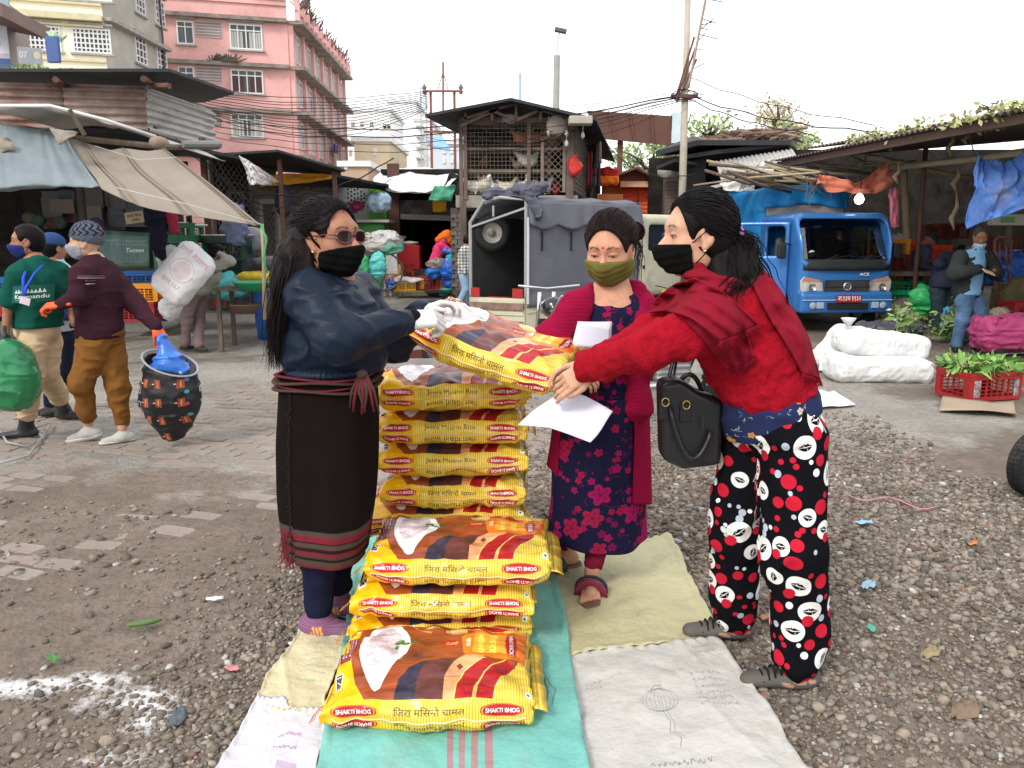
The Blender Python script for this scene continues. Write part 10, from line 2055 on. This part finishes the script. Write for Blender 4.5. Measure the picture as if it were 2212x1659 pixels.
def centre_goods():
 C=lambda col,lab,X,Y,d,rz=0:crate(col,lab,og(*zy(X,Y),d),rz,group='crates by the dark shop',w_=.62)
 C('yellow','yellow crate on the yard before the dark shop',552,1348,16.3);C('red','red crate beside the yellow one before the dark shop',690,1340,16.3)
 for(X,Y,r,col,lab)in((700,1235,(.22,.2,.16),(.02,.12,.42),'blue plastic bundle behind the red crate'),(810,1215,(.32,.25,.32),(.02,.10,.42),'large blue plastic bag pile beside the checked shirt'),(820,1300,(.3,.2,.25),(.02,.08,.34),'lower dark blue plastic bag by the pickup'),(825,1145,(.22,.18,.15),(.05,.34,.42),'turquoise bundle on the blue bag pile'),(800,1345,(.33,.2,.11),(.02,.30,.16),'green plastic bag at the foot of the blue pile'),(800,1105,(.2,.12,.08),(.03,.16,.5),'blue bag in the hands of the pink jacket person'),(440,1310,(.12,.1,.2),(.02,.05,.25),'small dark blue bag left of the yellow crate'),(545,1275,(.36,.16,.07),(.6,.52,.5),'white and pink scraps heaped in the yellow crate'),(720,1180,(.3,.14,.16),(.20,.17,.14),'brown and black cloths hung over a rail')):
  blob('plastic_bundle',lab,'bag',at(*zy(X,Y),16.0),tuple(k*.78 for k in r),col,A=.035,sc=5,seed=int(X),rough=.3)
 for(X,Y,r,col,lab)in((310,1060,(.42,.25,.20),(.38,.36,.33),'grey white vegetable sacks on the hand cart'),(400,1045,(.36,.2,.2),(.42,.42,.40),'white woven sack on the right of the hand cart'),(430,1075,(.28,.2,.14),(.10,.30,.22),'green mesh bag on the hand cart'),(270,1040,(.25,.2,.13),(.22,.30,.10),'greens on the left of the hand cart')):blob('cart_load',lab,'sack',at(*zy(X,Y),14.4),r,col,A=.04,sc=6,seed=int(X),rough=.7,spec=.1)
 t=thing('bicycle_cart','loaded black bicycle parked before the green kiosk','bicycle',og(*zy(330,1310),14.4),world=1);BKM=M('black_plastic',(.02,.022,.025))
 for X in(285,395):c=at(*zy(X,1225),14.4+(X-285)*.003);m=MB();m.tube([c+V((.34*math.cos(a),.02*math.cos(a),.34*math.sin(a)))for a in np.linspace(0,6.283,36)],.016,6,cap=0);m.build('wheel',M('cycle_tyre',(.12,.12,.12),rough=.7),t,smooth=1);m=MB();[m.beam(c,c+V((.33*math.cos(a),0,.33*math.sin(a))),.004,.004)for a in np.linspace(0,6.1,18)];m.build('spokes',M('chrome',(.6,.6,.6)),t)['kind']='stuff'
 m=MB();A_,B_=at(*zy(285,1225),14.4),at(*zy(395,1225),14.7);m.tube([A_,A_+V((.15,0,.5)),(A_+B_)/2+V((0,0,.45)),(A_+B_)/2,B_,(A_+B_)/2+V((.1,0,.45))],.018,6);m.build('frame',BKM,t,smooth=1);m=MB();m.box((A_+B_)/2+V((0,0,.62)),(1.1,.5,.05));m.build('carrier',WOOD,t)
 blob('turquoise_cloth','turquoise bag hanging from the hand cart','bag',at(*zy(352,1185),14.1),(.17,.08,.24),(.08,.45,.42),A=.03);blob('green_cloth_bag','green cloth on the left of the hand cart','cloth',at(*zy(275,1200),14.0),(.07,.06,.24),(.05,.30,.12),A=.02)
 m=MB();m.box(at(*zy(440,1160),15.6),(.22,.05,.5),rot=(.2,0,0));tag(m.build('white_board',M('white_metal2',(.6,.6,.58))),'white board leaning near the dogs','board')
 m=MB();m.box(at(*zy(730,1352),15.6),(.5,.3,.06));tag(m.build('black_slab',M('black_plastic',(.02,.022,.025)),bevel=.02),'flat black object on the yard before the blue bags','board')
centre_goods()
def right_goods():
 C=lambda col,lab,X,Y,d,rz=0,**k:crate(col,lab,og(*zr(X,Y),d),rz,group='market crates at the right shed',**k)
 C('amber','amber crate on top of the stack beside the blue truck',1420,1062,13.3);C('brown','dull red crate in the stack beside the blue truck',1425,1148,13.3);C('amber','amber crate below the dull red one beside the truck',1430,1240,13.3);C('orange','bright orange crate stack left of the bamboo post, upper',1505,1065,13.6,.3);C('orange','bright orange crate stack left of the bamboo post, lower',1500,1140,13.6,.3);C('orange','orange crate behind the man in the cap',1665,1090,14.2)
 C('bgreen','bright green crate on the ground by the truck, upper',1470,1300,13.0,w_=.7);C('bgreen','bright green crate on the ground by the truck, lower',1475,1355,12.9,w_=.7);C('bgreen','green crate right of the bamboo post',1570,1335,13.6)
 C('amber','amber crate at the right frame edge',2200,1560,10.2,.2);C('red','red crate above the amber one at the right frame edge',2215,1440,11.0);C('brown','dark red crate deep in the right shed',1780,960,15.5);C('brown','dark red crate deep in the shed, right of the other',1700,965,15.8);C('brown','maroon crate behind the trolley in the right shed',2130,1120,13.5,w_=.9,h_=.5)
 blob('paper_wad','pale papers on top of the amber crate stack','papers',at(*zr(1430,960),13.3),(.30,.16,.07),(.55,.48,.40),A=.04,sc=7,rough=.8,spec=.05)
 t=thing('vegetable_table','rough wooden vegetable table behind the bamboo post','table',og(*zr(1580,1300),12.9),world=1);m=MB();q=at(*zr(1570,1158),12.9);m.box(q,(1.35,.6,.07));m.build('table_top',WOOD,t)
 for dx in(-.6,.6):m=MB();m.box((q.x+dx,q.y,(q.z+zg(12.9))/2),(.07,.07,q.z-zg(12.9)));m.build('leg',WOOD,t)
 def green_bag(s):s.ell(at(*zr(1640,1320),12.4),(.27,.2,.24),.05);s.cap(at(*zr(1600,1270),12.4),at(*zr(1625,1235),12.4),.05,.03,.04);s.cap(at(*zr(1625,1235),12.4),at(*zr(1665,1250),12.4),.03,.05,.04)
 blob('green_bag','bright green plastic bag on the stones right of the bamboo post','bag',None,None,(.03,.45,.13),A=.03,fn=green_bag)
 t=thing('cabbages','pale green cabbages in a wire cage beside the truck','vegetables',og(*zr(1450,1440),12.6),world=1);s=SDF().ell((0,0,0),(.12,.12,.10),.02);v,q=s.mesh(.018,disp=lambda P:.012*np.abs(vnoise(P,14,2)));me=npmesh('cabbage',v,q);me.materials.append(M('cabbage',(.30,.42,.16),rough=.6,var=.25,vs=12))
 for i in range(34):
  X,Y=random.uniform(1395,1590),random.uniform(1375,1455);p=at(*zr(X,Y),random.uniform(12.3,12.9));o=link('cabbage',me,None,t);o.location=p-t.location;o.rotation_euler=(random.random()*3,)*3;o.scale=(random.uniform(.6,1.1),)*3
 G=Face(plan(1903,12.3),plan(1975,12.3));lattice(t,G,(1905,640,1975,705),.13,IRON,wd=.012,diamond=0,o=.1,name='wire_cage')
 for i,(X,Y,r)in enumerate(((1560,1350,(.3,.2,.14)),(1620,1400,(.35,.2,.13)),(1500,1390,(.25,.2,.12)),(1585,1415,(.2,.15,.1)))):blob('stone_block',('brown stone under the green crate','large grey stone below the green bag','dark stone beside the wire cage','small stone between the larger ones')[i],'stone',at(*zr(X,Y),12.6),r,(.16,.13,.11),A=.02,sc=4,seed=i,rough=.95,spec=.05,k=.01)
 blob('grey_plastic_sheet','crumpled dark plastic sheet before the truck wheel','plastic sheet',at(*zr(1440,1468),11.8),(.55,.25,.07),(.10,.10,.12),A=.04,sc=6)
 t=thing('hand_trolley','rusty hand trolley frame right of the man with the paper','trolley',og(*zr(2080,1340),11.6),world=1);q=lambda X,Y:at(*zr(X,Y),11.6)
 for pts in([q(2050,1400),q(2045,970),q(2070,950),(q(2120,955)),q(2140,975),q(2125,1400)],[q(2068,1120),q(2072,985),q(2110,985),q(2112,1120)]):m=MB();m.tube(pts,.022,7);m.build('frame',RUSTP,t,smooth=1)
 for Y in(1060,1130,1215,1280,1340):m=MB();m.beam(q(2046,Y),q(2136,Y),.03,.02);m.build('cross_bar',RUSTP,t)
 for X in(2060,2080,2100,2118):m=MB();m.beam(q(X,1215),q(X,1400),.015,.015);m.build('rail',RUSTP,t)
 t=thing('platform_scale','market scale head on a post under the blue tarpaulin','scale',og(*zr(2130,1100),12.2),world=1);m=MB();m.box(at(*zr(2132,852),12.2),(.62,.14,.17));m.build('scale_head',M('scale_cream',(.48,.47,.36)),t,bevel=.02);m=MB();m.box(at(*zr(2120,850),12.1),(.2,.02,.08));m.build('display',M('display_green',(.15,.3,.15)),t);m=MB();m.beam(at(*zr(2128,870),12.2),at(*zr(2115,1010),12.2),.07,.07);m.build('post',WOOD,t)
 blob('blue_sheet_heap','blue plastic sheet bulging behind the man with the paper','tarpaulin',at(*zr(2110,1130),11.9),(.46,.3,.28),(.02,.10,.42),A=.05,sc=4,rough=.4);blob('brown_mound','big brown gourd like mound at the right edge','sack',at(*zr(2180,1310),11.7),(.38,.3,.40),(.11,.10,.05),A=.03,rough=.95,spec=.05)
 blob('magenta_sack','magenta mesh sack on the ground behind the red crate','sack',None,None,(.34,.05,.14),A=.03,sc=6,rough=.6,spec=.1,fn=lambda s:s.box(at(*zr(2110,1500),10.0),(.40,.25,.22),.12,.03))
 t=thing('leaf_heap','heap of discarded cauliflower leaves at the feet of the man with the paper','vegetables',og(*zr(1880,1500),10.4),world=1)
 for(X,Y,n,r)in((1880,1480,260,.35),(1850,1410,160,.25),(1560,1450,90,.3)):foliage('leaf_heap','',at(*zr(X,Y),11.0),(r*1.3,r,.28),n,.075,((.14,.26,.06),(.22,.34,.12),(.32,.40,.2)),seed=X,parent=t)
 blob('cauliflower','pale cauliflowers on the ground near the trolley','vegetables',at(*zr(2085,1400),11.0),(.17,.12,.12),(.55,.50,.34),A=.03,sc=12,rough=.8);blob('blue_bottle_bag','light blue bag by the leg of the man with the paper','bag',at(*zr(1775,1430),11.2),(.08,.08,.2),(.05,.25,.5),A=.02)
 m=MB();m.grid(lambda u,v:tuple(lerp(lerp(gd(2150,766,.03),gd(2215,762,.03),u),lerp(gd(2140,752,.03),gd(2215,748,.03),u),v)),8,4);tag(m.build('white_sheet_scrap',M('white_woven',(.72,.72,.7)),solid=.01),'white sheet on the ground by the amber crate','sheet')
right_goods()
